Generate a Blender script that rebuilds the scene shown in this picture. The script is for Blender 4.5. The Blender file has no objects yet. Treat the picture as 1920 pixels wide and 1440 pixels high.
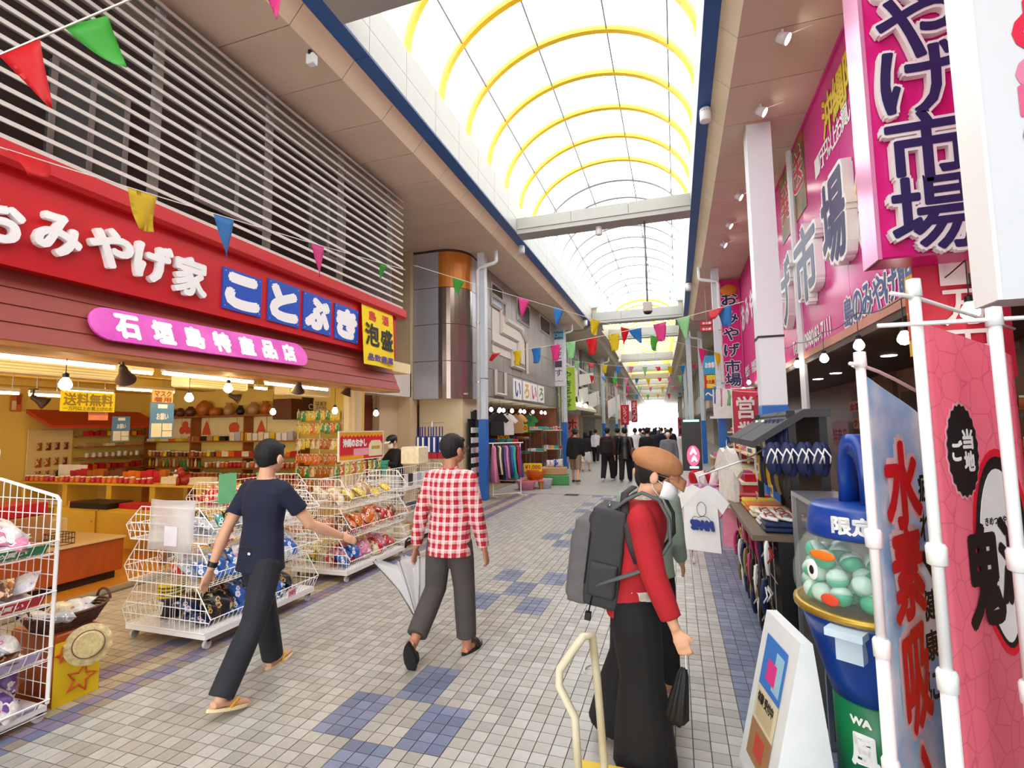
import bpy, bmesh, math, random
from mathutils import Vector as V, Matrix, Euler
random.seed(7)
SC = bpy.context.scene
COL = SC.collection
PI = math.pi

# ---------------------------------------------------------------- camera
F = 941.0
YAW, PITCH, ROLL = math.radians(-18.0), math.radians(5.05), math.radians(-0.82)
CAM = V((0, 0, 1.75))
_f = V((math.sin(YAW) * math.cos(PITCH), math.cos(YAW) * math.cos(PITCH), math.sin(PITCH)))
_r0 = V((math.cos(YAW), -math.sin(YAW), 0)); _u0 = _r0.cross(_f)
_r = _r0 * math.cos(ROLL) + _u0 * math.sin(ROLL)
_u = -_r0 * math.sin(ROLL) + _u0 * math.cos(ROLL)
cam = bpy.data.cameras.new('camera'); camo = bpy.data.objects.new('camera', cam)
cam.sensor_fit = 'HORIZONTAL'; cam.sensor_width = 36; cam.lens = F / 1920 * 36
cam.clip_start = .05; cam.clip_end = 500
mw = Matrix.Identity(4)
for i in range(3):
    mw[i][0] = _r[i]; mw[i][1] = _u[i]; mw[i][2] = -_f[i]; mw[i][3] = CAM[i]
camo.matrix_world = mw
COL.objects.link(camo); SC.camera = camo
# ---------------------------------------------------------------- world, exposure
wd = bpy.data.worlds.new('overcast_sky'); SC.world = wd; wd.use_nodes = True
_bg = wd.node_tree.nodes['Background']
_bg.inputs[0].default_value = (0.93, 0.965, 1.0, 1); _bg.inputs[1].default_value = 4.3
SC.view_settings.view_transform = 'Standard'; SC.view_settings.look = 'None'
SC.view_settings.exposure = 0.2; SC.view_settings.gamma = 1.0
SC.view_settings.use_curve_mapping = False

# ---------------------------------------------------------------- survey helpers (photo measurement -> metres)
def ray(x, y): return _r * ((x - 960) / F) - _u * ((y - 720) / F) + _f
def gz(x, y, z=0.0):
    d = ray(x, y); return CAM + d * ((z - CAM.z) / d.z)
def gy(x, y, Y):
    d = ray(x, y); return CAM + d * (Y / d.y)
def gx(x, y, X):
    d = ray(x, y); return CAM + d * (X / d.x)

# ---------------------------------------------------------------- materials
def lin(h):
    if isinstance(h, (tuple, list)): return tuple(h)[:3]
    h = h.lstrip('#'); o = []
    for i in (0, 2, 4):
        c = int(h[i:i + 2], 16) / 255
        o.append(c / 12.92 if c <= .04045 else ((c + .055) / 1.055) ** 2.4)
    return tuple(o)
_mats = {}
def M(name, col='#888888', rough=.6, metal=0, noise=.0, scale=6, bump=0, emit=0, alpha=1, trans=0, col2=None, stretch=(1, 1, 1)):
    if name in _mats: return _mats[name]
    m = bpy.data.materials.new(name); m.use_nodes = True
    nt = m.node_tree; p = nt.nodes['Principled BSDF']; c = lin(col)
    p.inputs['Base Color'].default_value = (*c, 1); p.inputs['Roughness'].default_value = rough
    p.inputs['Metallic'].default_value = metal
    if noise or bump or col2:
        tc = nt.nodes.new('ShaderNodeTexCoord'); mp = nt.nodes.new('ShaderNodeMapping')
        mp.inputs['Scale'].default_value = stretch
        nz = nt.nodes.new('ShaderNodeTexNoise'); nz.inputs['Scale'].default_value = scale; nz.inputs['Detail'].default_value = 4
        nt.links.new(tc.outputs['Object'], mp.inputs[0]); nt.links.new(mp.outputs[0], nz.inputs['Vector'])
        if noise or col2:
            rp = nt.nodes.new('ShaderNodeValToRGB')
            c2 = lin(col2) if col2 else tuple(x * (1 - noise) for x in c)
            rp.color_ramp.elements[0].color = (*c2, 1); rp.color_ramp.elements[0].position = .35
            rp.color_ramp.elements[1].color = (*c, 1); rp.color_ramp.elements[1].position = .62
            nt.links.new(nz.outputs['Fac'], rp.inputs[0]); nt.links.new(rp.outputs[0], p.inputs['Base Color'])
        if bump:
            b = nt.nodes.new('ShaderNodeBump'); b.inputs['Strength'].default_value = bump; b.inputs['Distance'].default_value = .01
            nt.links.new(nz.outputs['Fac'], b.inputs['Height']); nt.links.new(b.outputs[0], p.inputs['Normal'])
    if emit:
        p.inputs['Emission Color'].default_value = (*c, 1); p.inputs['Emission Strength'].default_value = emit
    if alpha < 1: p.inputs['Alpha'].default_value = alpha
    if trans: p.inputs['Transmission Weight'].default_value = trans
    _mats[name] = m; return m
def C(h, rough=.6):            # plain coloured material by hex
    return M('paint_' + h.strip('#'), h, rough, noise=.08, scale=9)
def sheer(name, col, op, rough=.3):
    """thin clear or milky sheet: part see-through, part translucent"""
    if name in _mats: return _mats[name]
    m = bpy.data.materials.new(name); m.use_nodes = True; nt = m.node_tree
    for n in list(nt.nodes): nt.nodes.remove(n)
    o = nt.nodes.new('ShaderNodeOutputMaterial'); mx = nt.nodes.new('ShaderNodeMixShader'); t = nt.nodes.new('ShaderNodeBsdfTransparent')
    a = nt.nodes.new('ShaderNodeAddShader'); tr = nt.nodes.new('ShaderNodeBsdfTranslucent'); df = nt.nodes.new('ShaderNodeBsdfPrincipled')
    m2 = nt.nodes.new('ShaderNodeMixShader'); m2.inputs[0].default_value = .5
    c = (*lin(col), 1); tr.inputs[0].default_value = c; df.inputs['Base Color'].default_value = c; df.inputs['Roughness'].default_value = rough
    mx.inputs[0].default_value = op
    nt.links.new(tr.outputs[0], m2.inputs[1]); nt.links.new(df.outputs[0], m2.inputs[2])
    nt.links.new(t.outputs[0], mx.inputs[1]); nt.links.new(m2.outputs[0], mx.inputs[2]); nt.links.new(mx.outputs[0], o.inputs[0])
    nt.nodes.remove(a); _mats[name] = m; return m

def thin_cloth(m, k=.5):
    nt = m.node_tree; p = nt.nodes['Principled BSDF']; o = nt.nodes['Material Output']; t = nt.nodes.new('ShaderNodeBsdfTranslucent'); x = nt.nodes.new('ShaderNodeMixShader'); x.inputs[0].default_value = k
    s = p.inputs['Base Color']
    if s.links: nt.links.new(s.links[0].from_socket, t.inputs[0])
    else: t.inputs[0].default_value = s.default_value
    nt.links.new(p.outputs[0], x.inputs[1]); nt.links.new(t.outputs[0], x.inputs[2]); nt.links.new(x.outputs[0], o.inputs[0]); return m
# ---------------------------------------------------------------- mesh building
class MB:
    def __init__(s): s.v = []; s.f = []; s.m = []; s.k = 0; s.T = None
    def add(s, vs, fs):
        n = len(s.v)
        s.v += [tuple(s.T @ V(p)) if s.T else tuple(p) for p in vs]
        s.f += [tuple(i + n for i in f) for f in fs]; s.m += [s.k] * len(fs); return s
    def box(s, x0, x1, y0, y1, z0, z1):
        vs = [(x, y, z) for z in (z0, z1) for y in (y0, y1) for x in (x0, x1)]
        return s.add(vs, [(0, 2, 3, 1), (4, 5, 7, 6), (0, 1, 5, 4), (2, 6, 7, 3), (0, 4, 6, 2), (1, 3, 7, 5)])
    def bevbox(s, x0, x1, y0, y1, z0, z1, b=.01):
        # box with chamfered vertical profile: bottom and top loops inset
        r = []
        for z, i in ((z0, b), (z0 + b, 0), (z1 - b, 0), (z1, b)):
            r.append([(x0 + i, y0 + i, z), (x1 - i, y0 + i, z), (x1 - i, y1 - i, z), (x0 + i, y1 - i, z)])
        return s.rings(r)
    def rings(s, r, close=True, caps=True):
        n = len(r[0]); vs = [p for q in r for p in q]; fs = []
        for i in range(len(r) - 1):
            for j in range(n if close else n - 1):
                a = i * n + j; b = i * n + (j + 1) % n
                fs.append((a, b, b + n, a + n))
        if caps: fs.append(tuple(range(n))[::-1]); fs.append(tuple((len(r) - 1) * n + j for j in range(n)))
        return s.add(vs, fs)
    def tube(s, pts, r, n=6, closed=False, flat=1.0, side=None):
        pts = [V(p) for p in pts]; N = len(pts); rs = r if isinstance(r, (list, tuple)) else [r] * N
        out = []; ref = V(side) if side else None
        for i, p in enumerate(pts):
            if closed: t = pts[(i + 1) % N] - pts[i - 1]
            else: t = pts[min(i + 1, N - 1)] - pts[max(i - 1, 0)]
            if t.length < 1e-9: t = V((0, 0, 1))
            t.normalize()
            if ref is None: ref = V((0, 0, 1)) if abs(t.z) < .9 else V((1, 0, 0))
            a = ref - t * ref.dot(t)
            if a.length < 1e-6: a = t.orthogonal()
            a.normalize(); b = t.cross(a)
            if side is None: ref = a
            out.append([tuple(p + (a * math.cos(2 * PI * k / n) + b * (flat * math.sin(2 * PI * k / n))) * rs[i]) for k in range(n)])
        if closed:
            out.append(out[0]); return s.rings(out, caps=False)
        return s.rings(out)
    def lathe(s, prof, n=14, c=(0, 0, 0), ang=2 * PI):
        full = abs(ang - 2 * PI) < 1e-6; k = n if full else n + 1
        r = [[(c[0] + p[0] * math.cos(ang * j / n), c[1] + p[0] * math.sin(ang * j / n), c[2] + p[1]) for j in range(k)] for p in prof]
        return s.rings(r, close=full, caps=full)
    def sphere(s, c, r, n=12, m=7, sc=(1, 1, 1)):
        rr = []
        for i in range(m + 1):
            a = -PI / 2 + PI * i / m; q = max(math.cos(a), .02)
            rr.append([(c[0] + r * sc[0] * q * math.cos(2 * PI * j / n), c[1] + r * sc[1] * q * math.sin(2 * PI * j / n), c[2] + r * sc[2] * math.sin(a)) for j in range(n)])
        return s.rings(rr)
    def prism(s, poly, z0, z1):
        n = len(poly)
        return s.add([(x, y, z0) for x, y in poly] + [(x, y, z1) for x, y in poly],
                     [tuple(range(n))[::-1], tuple(range(n, 2 * n))] + [(i, (i + 1) % n, (i + 1) % n + n, i + n) for i in range(n)])
    def grid(s, fn, nu, nv):
        vs = [fn(i / nu, j / nv) for j in range(nv + 1) for i in range(nu + 1)]; w = nu + 1
        return s.add(vs, [(j * w + i, j * w + i + 1, (j + 1) * w + i + 1, (j + 1) * w + i) for j in range(nv) for i in range(nu)])
    def slab(s, fn, nu, nv, th):
        """a grid surface given thickness along its normals"""
        P = [[V(fn(i / nu, j / nv)) for i in range(nu + 1)] for j in range(nv + 1)]; top = []; bot = []
        for j in range(nv + 1):
            for i in range(nu + 1):
                du = P[j][min(i + 1, nu)] - P[j][max(i - 1, 0)]; dv = P[min(j + 1, nv)][i] - P[max(j - 1, 0)][i]
                n = du.cross(dv)
                n = n.normalized() if n.length > 1e-9 else V((0, 0, 1))
                top.append(tuple(P[j][i] + n * th / 2)); bot.append(tuple(P[j][i] - n * th / 2))
        w = nu + 1; K = len(top); fs = []
        for j in range(nv):
            for i in range(nu):
                a, b, c, d = j * w + i, j * w + i + 1, (j + 1) * w + i + 1, (j + 1) * w + i
                fs.append((a, b, c, d)); fs.append((d + K, c + K, b + K, a + K))
        ed = [(i, i + 1) for i in range(nu)] + [(nv * w + i + 1, nv * w + i) for i in range(nu)] + [((j + 1) * w, j * w) for j in range(nv)] + [(j * w + nu, (j + 1) * w + nu) for j in range(nv)]
        fs += [(b, a, a + K, b + K) for a, b in ed]
        return s.add(top + bot, fs)
    def mesh(s, name, mats=(), smooth=False):
        me = bpy.data.meshes.new(name); me.from_pydata(s.v, [], s.f)
        mats = mats if isinstance(mats, (list, tuple)) else [mats]
        for m in mats: me.materials.append(m)
        if len(mats) > 1: me.polygons.foreach_set('material_index', s.m)
        if smooth: me.polygons.foreach_set('use_smooth', [True] * len(me.polygons))
        me.validate(); me.update(); return me
    def build(s, name, mats, parent=None, smooth=False, **kw):
        o = bpy.data.objects.new(name, s.mesh(name, mats, smooth)); COL.objects.link(o)
        if parent: o.parent = parent
        return tag(o, **kw)
def tag(o, label=None, cat=None, group=None, kind=None, loc=None, rz=None, rot=None):
    if label: o['label'] = label
    if cat: o['category'] = cat
    if group: o['group'] = group
    if kind: o['kind'] = kind
    if loc is not None: o.location = loc
    if rz is not None: o.rotation_euler = (0, 0, rz)
    if rot is not None: o.rotation_euler = rot
    return o
def thing(name, label, cat, loc=(0, 0, 0), rz=0, group=None):
    o = bpy.data.objects.new(name, None); COL.objects.link(o); o.empty_display_size = .1
    return tag(o, label, cat, group, loc=loc, rz=rz)
def put(me, name, loc, rot=(0, 0, 0), sc=1, parent=None, mat=None, **kw):
    o = bpy.data.objects.new(name, me); COL.objects.link(o)
    o.location = loc; o.rotation_euler = rot; o.scale = (sc,) * 3 if not isinstance(sc, (tuple, list)) else sc
    if parent: o.parent = parent
    if mat:
        sl = o.material_slots[0]; sl.link = 'OBJECT'; sl.material = mat
    return tag(o, **kw)
def frame(o, u, v):
    u = V(u).normalized(); v = V(v).normalized(); n = u.cross(v)
    return Matrix(((u.x, v.x, n.x, o[0]), (u.y, v.y, n.y, o[1]), (u.z, v.z, n.z, o[2]), (0, 0, 0, 1)))
TS = bpy.data.scenes.new('bench')          # scratch scene in which text and modifiers are turned into meshes; removed at the end
def evaluated(ob):
    TS.collection.objects.link(ob)
    with bpy.context.temp_override(scene=TS, view_layer=TS.view_layers[0]):
        return bpy.data.meshes.new_from_object(ob.evaluated_get(bpy.context.evaluated_depsgraph_get()))
_gl = {}
def glyphs(s):
    if s not in _gl:
        cu = bpy.data.curves.new('t', 'FONT'); cu.body = s; cu.size = 1; cu.resolution_u = 3; cu.space_line = .95; cu.align_x = 'CENTER'
        ob = bpy.data.objects.new('t', cu); me = evaluated(ob)
        vs = [v.co.copy() for v in me.vertices]; fs = [tuple(p.vertices) for p in me.polygons]
        bpy.data.objects.remove(ob); bpy.data.curves.remove(cu); bpy.data.meshes.remove(me)
        x0 = min(v.x for v in vs); x1 = max(v.x for v in vs); y0 = min(v.y for v in vs); y1 = max(v.y for v in vs)
        _gl[s] = ([((v.x - (x0 + x1) / 2) / (x1 - x0), (v.y - (y0 + y1) / 2) / (y1 - y0)) for v in vs], fs, (x1 - x0) / (y1 - y0))
    return _gl[s]
def text_mb(s, w, h, bold=0, depth=0, T=None, mb=None, n=8, z=0, shear=0):
    """lettering in the XY plane of T, w x h metres; bold thickens the strokes; depth>0 makes raised letters"""
    mb = mb or MB(); mb.T = T; vs, fs, asp = glyphs(s)
    offs = [(0, 0)] + ([(bold * math.cos(2 * PI * k / n), bold * math.sin(2 * PI * k / n)) for k in range(n)] if bold else [])
    for i, (ox, oy) in enumerate(offs):
        zz = z - i * .00004
        top = [(x * w + ox + shear * y * h, y * h + oy, depth + zz) for x, y in vs]
        if depth > .003:
            ec = {}
            for f in fs:
                for a, b in zip(f, f[1:] + f[:1]):
                    ec[(a, b)] = ec.get((a, b), 0) + 1
            K = len(top); bot = [(p[0], p[1], z) for p in top]
            side = [(b, a, a + K, b + K) for (a, b) in ec if (b, a) not in ec]
            mb.add(top + bot, fs + side)
        else: mb.add(top, fs)
    mb.T = None; return mb
def lettering(parent, s, T, w, h, mat, bold=0, depth=0, z=.004, name='lettering', shear=0):
    return text_mb(s, w, h, bold, depth, T, z=z, shear=shear).build(name, mat, parent)
def outlined(parent, s, T, w, h, m_in, m_out, b_in, b_out, depth=0, name='letter', shear=0, m_side=None):
    o = lettering(parent, s, T, w, h, m_out, b_out, depth, .004, name, shear)
    lettering(o, s, T, w, h, m_in, b_in, 0, .004 + depth + .004, 'letter_face', shear)
    return o
# common materials
WHITE = M('white_paint', '#eeeee8', .5, noise=.05)
WIRE = M('white_coated_wire', '#f2f0ea', .35)
BLACK = M('black_plastic', '#121214', .45)
DGREY = M('dark_grey', '#2b2b2e', .6)
STEEL = M('bare_steel', '#b8babd', .3, .9)
# ================================================================ SETTING
XL0, XL1, XL2 = -3.905, -3.72, -3.5          # left canopy: soffit edge, chamfer top, inner upstand
XR0, XR1, XR2 = .865, .675, .49
ZS = 6.25; MOD = .9235; Y0J = 5.124
XC = -1.505; VA = 1.995; VB = 1.5; ZV = 7.265
SOF = M('soffit_beige', '#d8c5ad', .55, noise=.06, scale=1.5)
CHAM = M('chamfer_cream', '#e6d3b0', .5, noise=.05, scale=2)
BLUE = M('gutter_blue', '#1f5a9e', .45, noise=.1, scale=3)
UPS = M('upstand_white', '#a3a29a', .5, noise=.04, scale=2)
YRIB = M('rib_yellow', '#f0c21a', .5)
WRIB = M('rib_white', '#a9adae', .5)
GLZ = sheer('skylight_sheet', '#ffffff', .12, .2)
GLZY = sheer('yellow_skylight_sheet', '#ffd21a', .55, .3)

# ---- floor
GROUT = M('grout', '#5a534b', .85, noise=.2, scale=30)
def brick_mat():
    m = bpy.data.materials.new('far_paving'); m.use_nodes = True; nt = m.node_tree; p = nt.nodes['Principled BSDF']
    tc = nt.nodes.new('ShaderNodeTexCoord'); b = nt.nodes.new('ShaderNodeTexBrick')
    b.offset = 0; b.inputs['Scale'].default_value = 1; b.inputs['Brick Width'].default_value = .0926; b.inputs['Row Height'].default_value = .0926
    b.inputs['Mortar Size'].default_value = .0035
    b.inputs['Color1'].default_value = (*lin('#b0ada6'), 1); b.inputs['Color2'].default_value = (*lin('#a19e96'), 1); b.inputs['Mortar'].default_value = (*lin('#7c756b'), 1)
    nt.links.new(tc.outputs['Object'], b.inputs['Vector']); nt.links.new(b.outputs[0], p.inputs['Base Color']); p.inputs['Roughness'].default_value = .42
    return m
mb = MB(); mb.box(-16, 8, -9, 13.2, -.2, -.006); mb.k = 1; mb.box(-16, 8, 13.2, 110, -.2, -.001)
floor = mb.build('floor', [GROUT, brick_mat()], kind='structure')
PT = .0926; TX0 = -1.836; TY0 = 3.515
beiges = [M('tile_beige_%d' % i, c, .38, noise=.12, scale=14) for i, c in enumerate(['#b1aea6', '#aaa79e', '#b8b5ad', '#a19e95', '#aea99e'])]
blues = [M('tile_blue_%d' % i, c, .38, noise=.15, scale=14) for i, c in enumerate(['#757e96', '#6b748c', '#7f88a0'])]
purps = [M('tile_mauve_%d' % i, c, .4, noise=.15, scale=14) for i, c in enumerate(['#7d738e', '#6c708a', '#8e8072', '#867889'])]
tans = [M('tile_tan_%d' % i, c, .4, noise=.15, scale=14) for i, c in enumerate(['#b3a48c', '#a8977d', '#bbac95'])]
allm = beiges + blues + purps + tans
def motif(i, j):
    # diamonds and quincunxes of 3 x 5 blue blocks down the middle of the street
    bi = math.floor(i / 3); bj = math.floor(-j / 5)          # block column, block row (away from A towards camera)
    dia = {(0, 0), (-1, 1), (1, 1), (0, 2)}
    if (bi, bj) in dia: return True
    return False
def blocks():
    s = set()
    def blk(ci, cj):
        for a in range(3):
            for b in range(5): s.add((ci + a, cj + b))
    def dia(ci, cj): blk(ci, cj); blk(ci - 3, cj - 5); blk(ci + 3, cj - 5); blk(ci, cj - 10)
    def qui(ci, cj):
        blk(ci, cj)
        for a in (-3, 3):
            for b in (-5, 5): blk(ci + a, cj + b)
    ja = 0
    dia(0, -5)
    qui(0, 18); dia(0, 52); qui(0, 80); dia(0, 105); dia(0, -53)
    return s
BLK = blocks()
def tile_kind(i, j, x):
    if x > .27: return random.choice(blues)
    if x < -3.64:
        c = int((-3.64 - x) / PT)
        if c in (0, 1, 4, 5): return random.choice(purps)
        return random.choice(tans)
    return random.choice(blues) if (i, j) in BLK else random.choice(beiges)
tiles = []
for i in range(int((-6.1 - TX0) / PT), int((1.0 - TX0) / PT) + 1):
    for j in range(int((.9 - TY0) / PT), int((13.15 - TY0) / PT)):
        x = TX0 + i * PT; y = TY0 + j * PT
        if x < -6.08: continue
        tiles.append((x, y, tile_kind(i, j, x + PT / 2)))
def infr(x, y):
    d = V((x, y, 0)) - CAM; q = d.dot(_f)
    return q > .2 and abs(d.dot(_r) / q * F) < 960 and abs(d.dot(_u) / q * F) < 720
G = .0028
tm = MB(); tm.box(G, PT - G, G, PT - G, -.02, 0); TILE = tm.mesh('tile', beiges[0])
cand = sorted([t for t in tiles if infr(t[0], t[1]) and -3.6 < t[0] < .26], key=lambda t: (t[0] + .02) ** 2 + t[1] ** 2)[:300]
cs = set((t[0], t[1]) for t in cand)
for t in cand: put(TILE, 'paving_tile', (t[0], t[1], random.uniform(-.0012, 0)), parent=floor, mat=t[2])
mb = MB(); idx = {m: k for k, m in enumerate(allm)}
for x, y, m in tiles:
    if (x, y) in cs: continue
    mb.k = idx[m]; z = random.uniform(-.0012, 0)
    mb.add([(x + G, y + G, z), (x + PT - G, y + G, z), (x + PT - G, y + PT - G, z), (x + G, y + PT - G, z),
            (x + G, y + G, -.01), (x + PT - G, y + G, -.01), (x + PT - G, y + PT - G, -.01), (x + G, y + PT - G, -.01)],
           [(0, 1, 2, 3), (4, 5, 1, 0), (5, 6, 2, 1), (6, 7, 3, 2), (7, 4, 0, 3)])
mb.build('paving_tiles', allm, floor, kind='stuff')
# steel drain cover and far mosaic bands
g = gz(1072, 928); mb = MB(); mb.box(-.18, .18, -.16, .16, -.002, .004)
for k in range(9): mb.box(-.16, .16, -.14 + k * .034, -.125 + k * .034, .004, .007)
mb.build('drain_cover', M('cast_iron', '#4a4a48', .6, .4), label='dark square drain cover set in the paving near the rail of dresses', cat='drain cover', loc=(g.x, g.y, 0))

# ---- canopy, left and right, with its panels
def canopy(side, y0, y1):
    s = -1 if side < 0 else 1
    if s < 0: x0, x1, x2, xo, xw = XL0, XL1, XL2, -16, -6.6
    else: x0, x1, x2, xo, xw = XR0, XR1, XR2, 8, 2.05
    mb = MB(); X = sorted
    mb.box(*X((xo, x0)), y0, y1, ZS + .03, 7.4); mb.box(*X((x0, x1 + s * .03)), y0, y1, 6.5, 7.4); mb.box(*X((x1 + s * .03, x2 + s * .03)), y0, y1, 6.5, 7.255)
    root = mb.build('ceiling', UPS, kind='structure')
    pl = MB(); pl.box(*X((xw, x0)), .006, MOD - .006, ZS, ZS + .03); A = pl.mesh('soffit_panel', SOF)
    pc = MB(); pts = [(x0, ZS), (x1, 6.455), (x1, 6.5), (x0, ZS + .04)]
    pc.rings([[(px, y, pz) for px, pz in pts] for y in (.006, MOD - .006)]); B = pc.mesh('chamfer_panel', CHAM)
    pu = MB(); pu.box(*X((x2, x2 + s * .03)), .004, MOD - .004, 6.47, 6.838); U1 = pu.mesh('upstand_panel', UPS)
    pv = MB(); pv.box(*X((x2, x2 + s * .03)), .004, MOD - .004, 6.844, ZV); U2 = pv.mesh('upstand_panel', UPS)
    pg = MB(); pg.box(*X((x1, x2)), .003, MOD * 3 - .003, 6.465, 6.5); GB = pg.mesh('gutter_panel', BLUE)
    k0 = math.ceil((y0 - Y0J) / MOD)
    k = k0
    while Y0J + (k + 1) * MOD < y1 + .3:
        y = Y0J + k * MOD
        put(A, 'soffit_panel', (0, y, 0), parent=root); put(B, 'chamfer_panel', (0, y, 0), parent=root)
        put(U1, 'upstand_panel', (0, y, 0), parent=root); put(U2, 'upstand_panel', (0, y, 0), parent=root)
        if (k - k0) % 3 == 0: put(GB, 'gutter_panel', (0, y, 0), parent=root)
        k += 1
    return root
canopy(-1, -6, 23.1); canopy(1, -6, 23.1)

# ---- barrel skylight
def vpt(t, r=0, cx=XC, va=VA, vb=VB):
    return (cx - math.cos(t) * (va + r), ZV + math.sin(t) * (vb + r))
SEG = [0, 36, 72, 108, 144, 180]
def skylight(y0, y1, step, rib_of, glz_of, cx=XC, va=VA, vb=VB, shear=0, name='window_1', n=30, rw=.05):
    root = bpy.data.objects.new(name, None); COL.objects.link(root); root['kind'] = 'structure'
    pm = {}
    for k in range(5):
        mb = MB(); a0, a1 = math.radians(SEG[k]), math.radians(SEG[k + 1])
        def fn(u, v):
            x, z = vpt(a0 + (a1 - a0) * u, .04, cx, va, vb); return (x, step * v, z)
        mb.grid(fn, 5, 1); pm[k] = mb
    rb = MB(); sec = []
    for i in range(n + 1):
        t = PI * i / n; p = vpt(t, 0, cx, va, vb); q = vpt(t, .09, cx, va, vb)
        sec.append([(p[0], -rw, p[1]), (p[0], rw, p[1]), (q[0], rw, q[1]), (q[0], -rw, q[1])])
    rb.rings(sec)
    bar = MB(); 
    for a in SEG[1:-1]:
        x, z = vpt(math.radians(a), .02, cx, va, vb); bar.box(x - .012, x + .012, 0, step, z - .015, z + .03)
    meshes = {}
    y = y0
    while y < y1 - .01:
        dx = shear * (y - y0); g = glz_of(y)
        for k in range(5):
            if (k, g) not in meshes: meshes[(k, g)] = pm[k].mesh('pane', g, True)
            put(meshes[(k, g)], 'pane', (dx, y, 0), parent=root)
        r = rib_of(y)
        if ('r', r) not in meshes: meshes[('r', r)] = rb.mesh('rib', r); 
        if 'b' not in meshes: meshes['b'] = bar.mesh('glazing_bars', M('bar_grey', '#8d8f90', .5))
        put(meshes[('r', r)], 'rib', (dx, y, 0), parent=root); put(meshes['b'], 'glazing_bars', (dx, y, 0), parent=root)
        y += step
    return root
RS = 1.135
ry0 = 9.531 - RS * 14
skylight(ry0, 23.0, RS, lambda y: YRIB if y < 13.3 else WRIB, lambda y: GLZ)
# end wall of the first barrel, a double arch ring
mb = MB(); ring = []
for i in range(31):
    t = PI * i / 30; p = vpt(t, -.28); q = vpt(t, .06); ring.append([(p[0], 22.95, p[1]), (p[0], 23.05, p[1]), (q[0], 23.05, q[1]), (q[0], 22.95, q[1])])
mb.rings(ring); mb.build('trim_1', WRIB, kind='structure')

# ---- cross beams
def beam(y0, y1, name, xl=XL2, xr=XR2, zb=6.46, h=.4):
    mb = MB(); w = xr - xl
    mb.box(xl, xr, y0 - .02, y1 + .02, zb + .0, zb + .11); mb.box(xl, xr, y0 - .04, y1 + .04, zb + .11, zb + .135)
    r = mb.build(name, UPS, kind='structure')
    for k in range(3):
        q = MB(); q.box(xl + w * k / 3 + .004, xl + w * (k + 1) / 3 - .004, y0, y1, zb + .135, zb + h); q.build('beam_panel', UPS, r)
    return r
beam(4.17, 4.573, 'trim_2'); beam(11.35, 11.75, 'trim_3'); beam(22.8, 23.3, 'trim_4', zb=6.5, h=.5)
# ---- far arcade, bending gently to the left
FS = -.032
def farx(x, y): return x + FS * (y - 27)
def far_canopy():
    for s, xin, xo in ((-1, -3.3, -14), (1, .3, 8)):
        mb = MB(); out = []
        for y in (23.1, 27, 108):
            d = FS * max(0, y - 27)
            if s < 0: out.append([(xo, y, 6.25), (xin - .4 + d, y, 6.25), (xin - .2 + d, y, 6.45), (xin + d, y, 6.45), (xin + d, y, 7.3), (xo, y, 7.3)])
            else: out.append([(xo, y, 7.3), (xin + d, y, 7.3), (xin + d, y, 6.45), (xin + .2 + d, y, 6.45), (xin + .4 + d, y, 6.25), (xo, y, 6.25)])
        mb.rings(out); mb.build('ceiling', M('far_soffit', '#b9ab94', .6, noise=.08), kind='structure')
far_canopy()
FARG = {0: GLZ, 1: GLZY}
def fg(y):
    if y < 37.3: return GLZ
    return GLZY if (45 < y < 52 or 62 < y < 70 or 78 < y < 84) else GLZ
skylight(23.3, 27.2, 1.3, lambda y: WRIB, lambda y: GLZ, cx=-1.5, va=1.8, vb=1.4, name='window_2', n=16)
skylight(27.5, 108, 1.15, lambda y: YRIB, fg, cx=-1.5, va=1.75, vb=1.25, shear=FS, name='window_3', n=16)
for k, y in enumerate((27.4, 37.2, 44.4, 52, 59, 67, 75, 84, 94)):
    d = FS * (y - 27); beam(y, y + .4, 'trim_%d' % (5 + k), -3.3 + d, .3 + d, 6.5, .55)
# bell-shaped white transition fascias where the roof narrows
for xa, xb, s in ((-3.9, -3.1, 1), (.85, .15, -1)):
    mb = MB(); mb.T = Matrix.Translation((0, 23.4, 0))
    prof = [(xa, 6.95), (xa, 6.5), (xa + s * .06, 6.42), (xa + s * .03, 6.33), (xa + s * .12, 6.25), (xb, 6.35), (xb, 6.95)]
    mb.rings([[(x, y, z) for x, z in prof] for y in (0, .5)]); mb.build('trim_20' if s > 0 else 'trim_21', UPS, kind='structure')
# ================================================================ GOODS: one mesh of each kind, copied many times
CW = {'red': '#c3182a', 'orange': '#e0701a', 'yellow': '#e8c51c', 'green': '#3a8f45', 'blue': '#2a62b5', 'white': '#e9e6df', 'pink': '#e58aa8',
      'brown': '#6e3d22', 'black': '#1c1a1c', 'silver': '#b9bcc2', 'purple': '#6d4a94', 'amber': '#b5651d', 'cream': '#eadcb6', 'teal': '#3aa79b', 'navy': '#1d2c57', 'tan': '#b98d5c'}
def gm(c): return M('goods_' + c, CW[c], .4, noise=.14, scale=16)
def bag_mesh():
    mb = MB()
    def side(sg):
        def fn(u, v):
            t = max(0, math.sin(PI * u)) ** .6 * max(0, math.sin(PI * v)) ** .5
            t *= 1 + .25 * math.sin(9 * u + 3) * math.sin(7 * v)
            return ((u - .5) * .16 * (1 - .08 * math.sin(PI * v)), sg * .048 * t, v * .22)
        return fn
    mb.grid(side(-1), 8, 9); mb.grid(side(1), 8, 9)
    return mb.mesh('snack_bag', gm('red'), True)
BAG = bag_mesh()
def lathe_mesh(name, prof, n=12, prof2=None, m2=None):
    mb = MB(); mb.lathe(prof, n)
    if prof2: mb.k = 1; mb.lathe(prof2, n)
    return mb.mesh(name, [gm('amber'), m2 or WHITE] if prof2 else gm('amber'), True)
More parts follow.
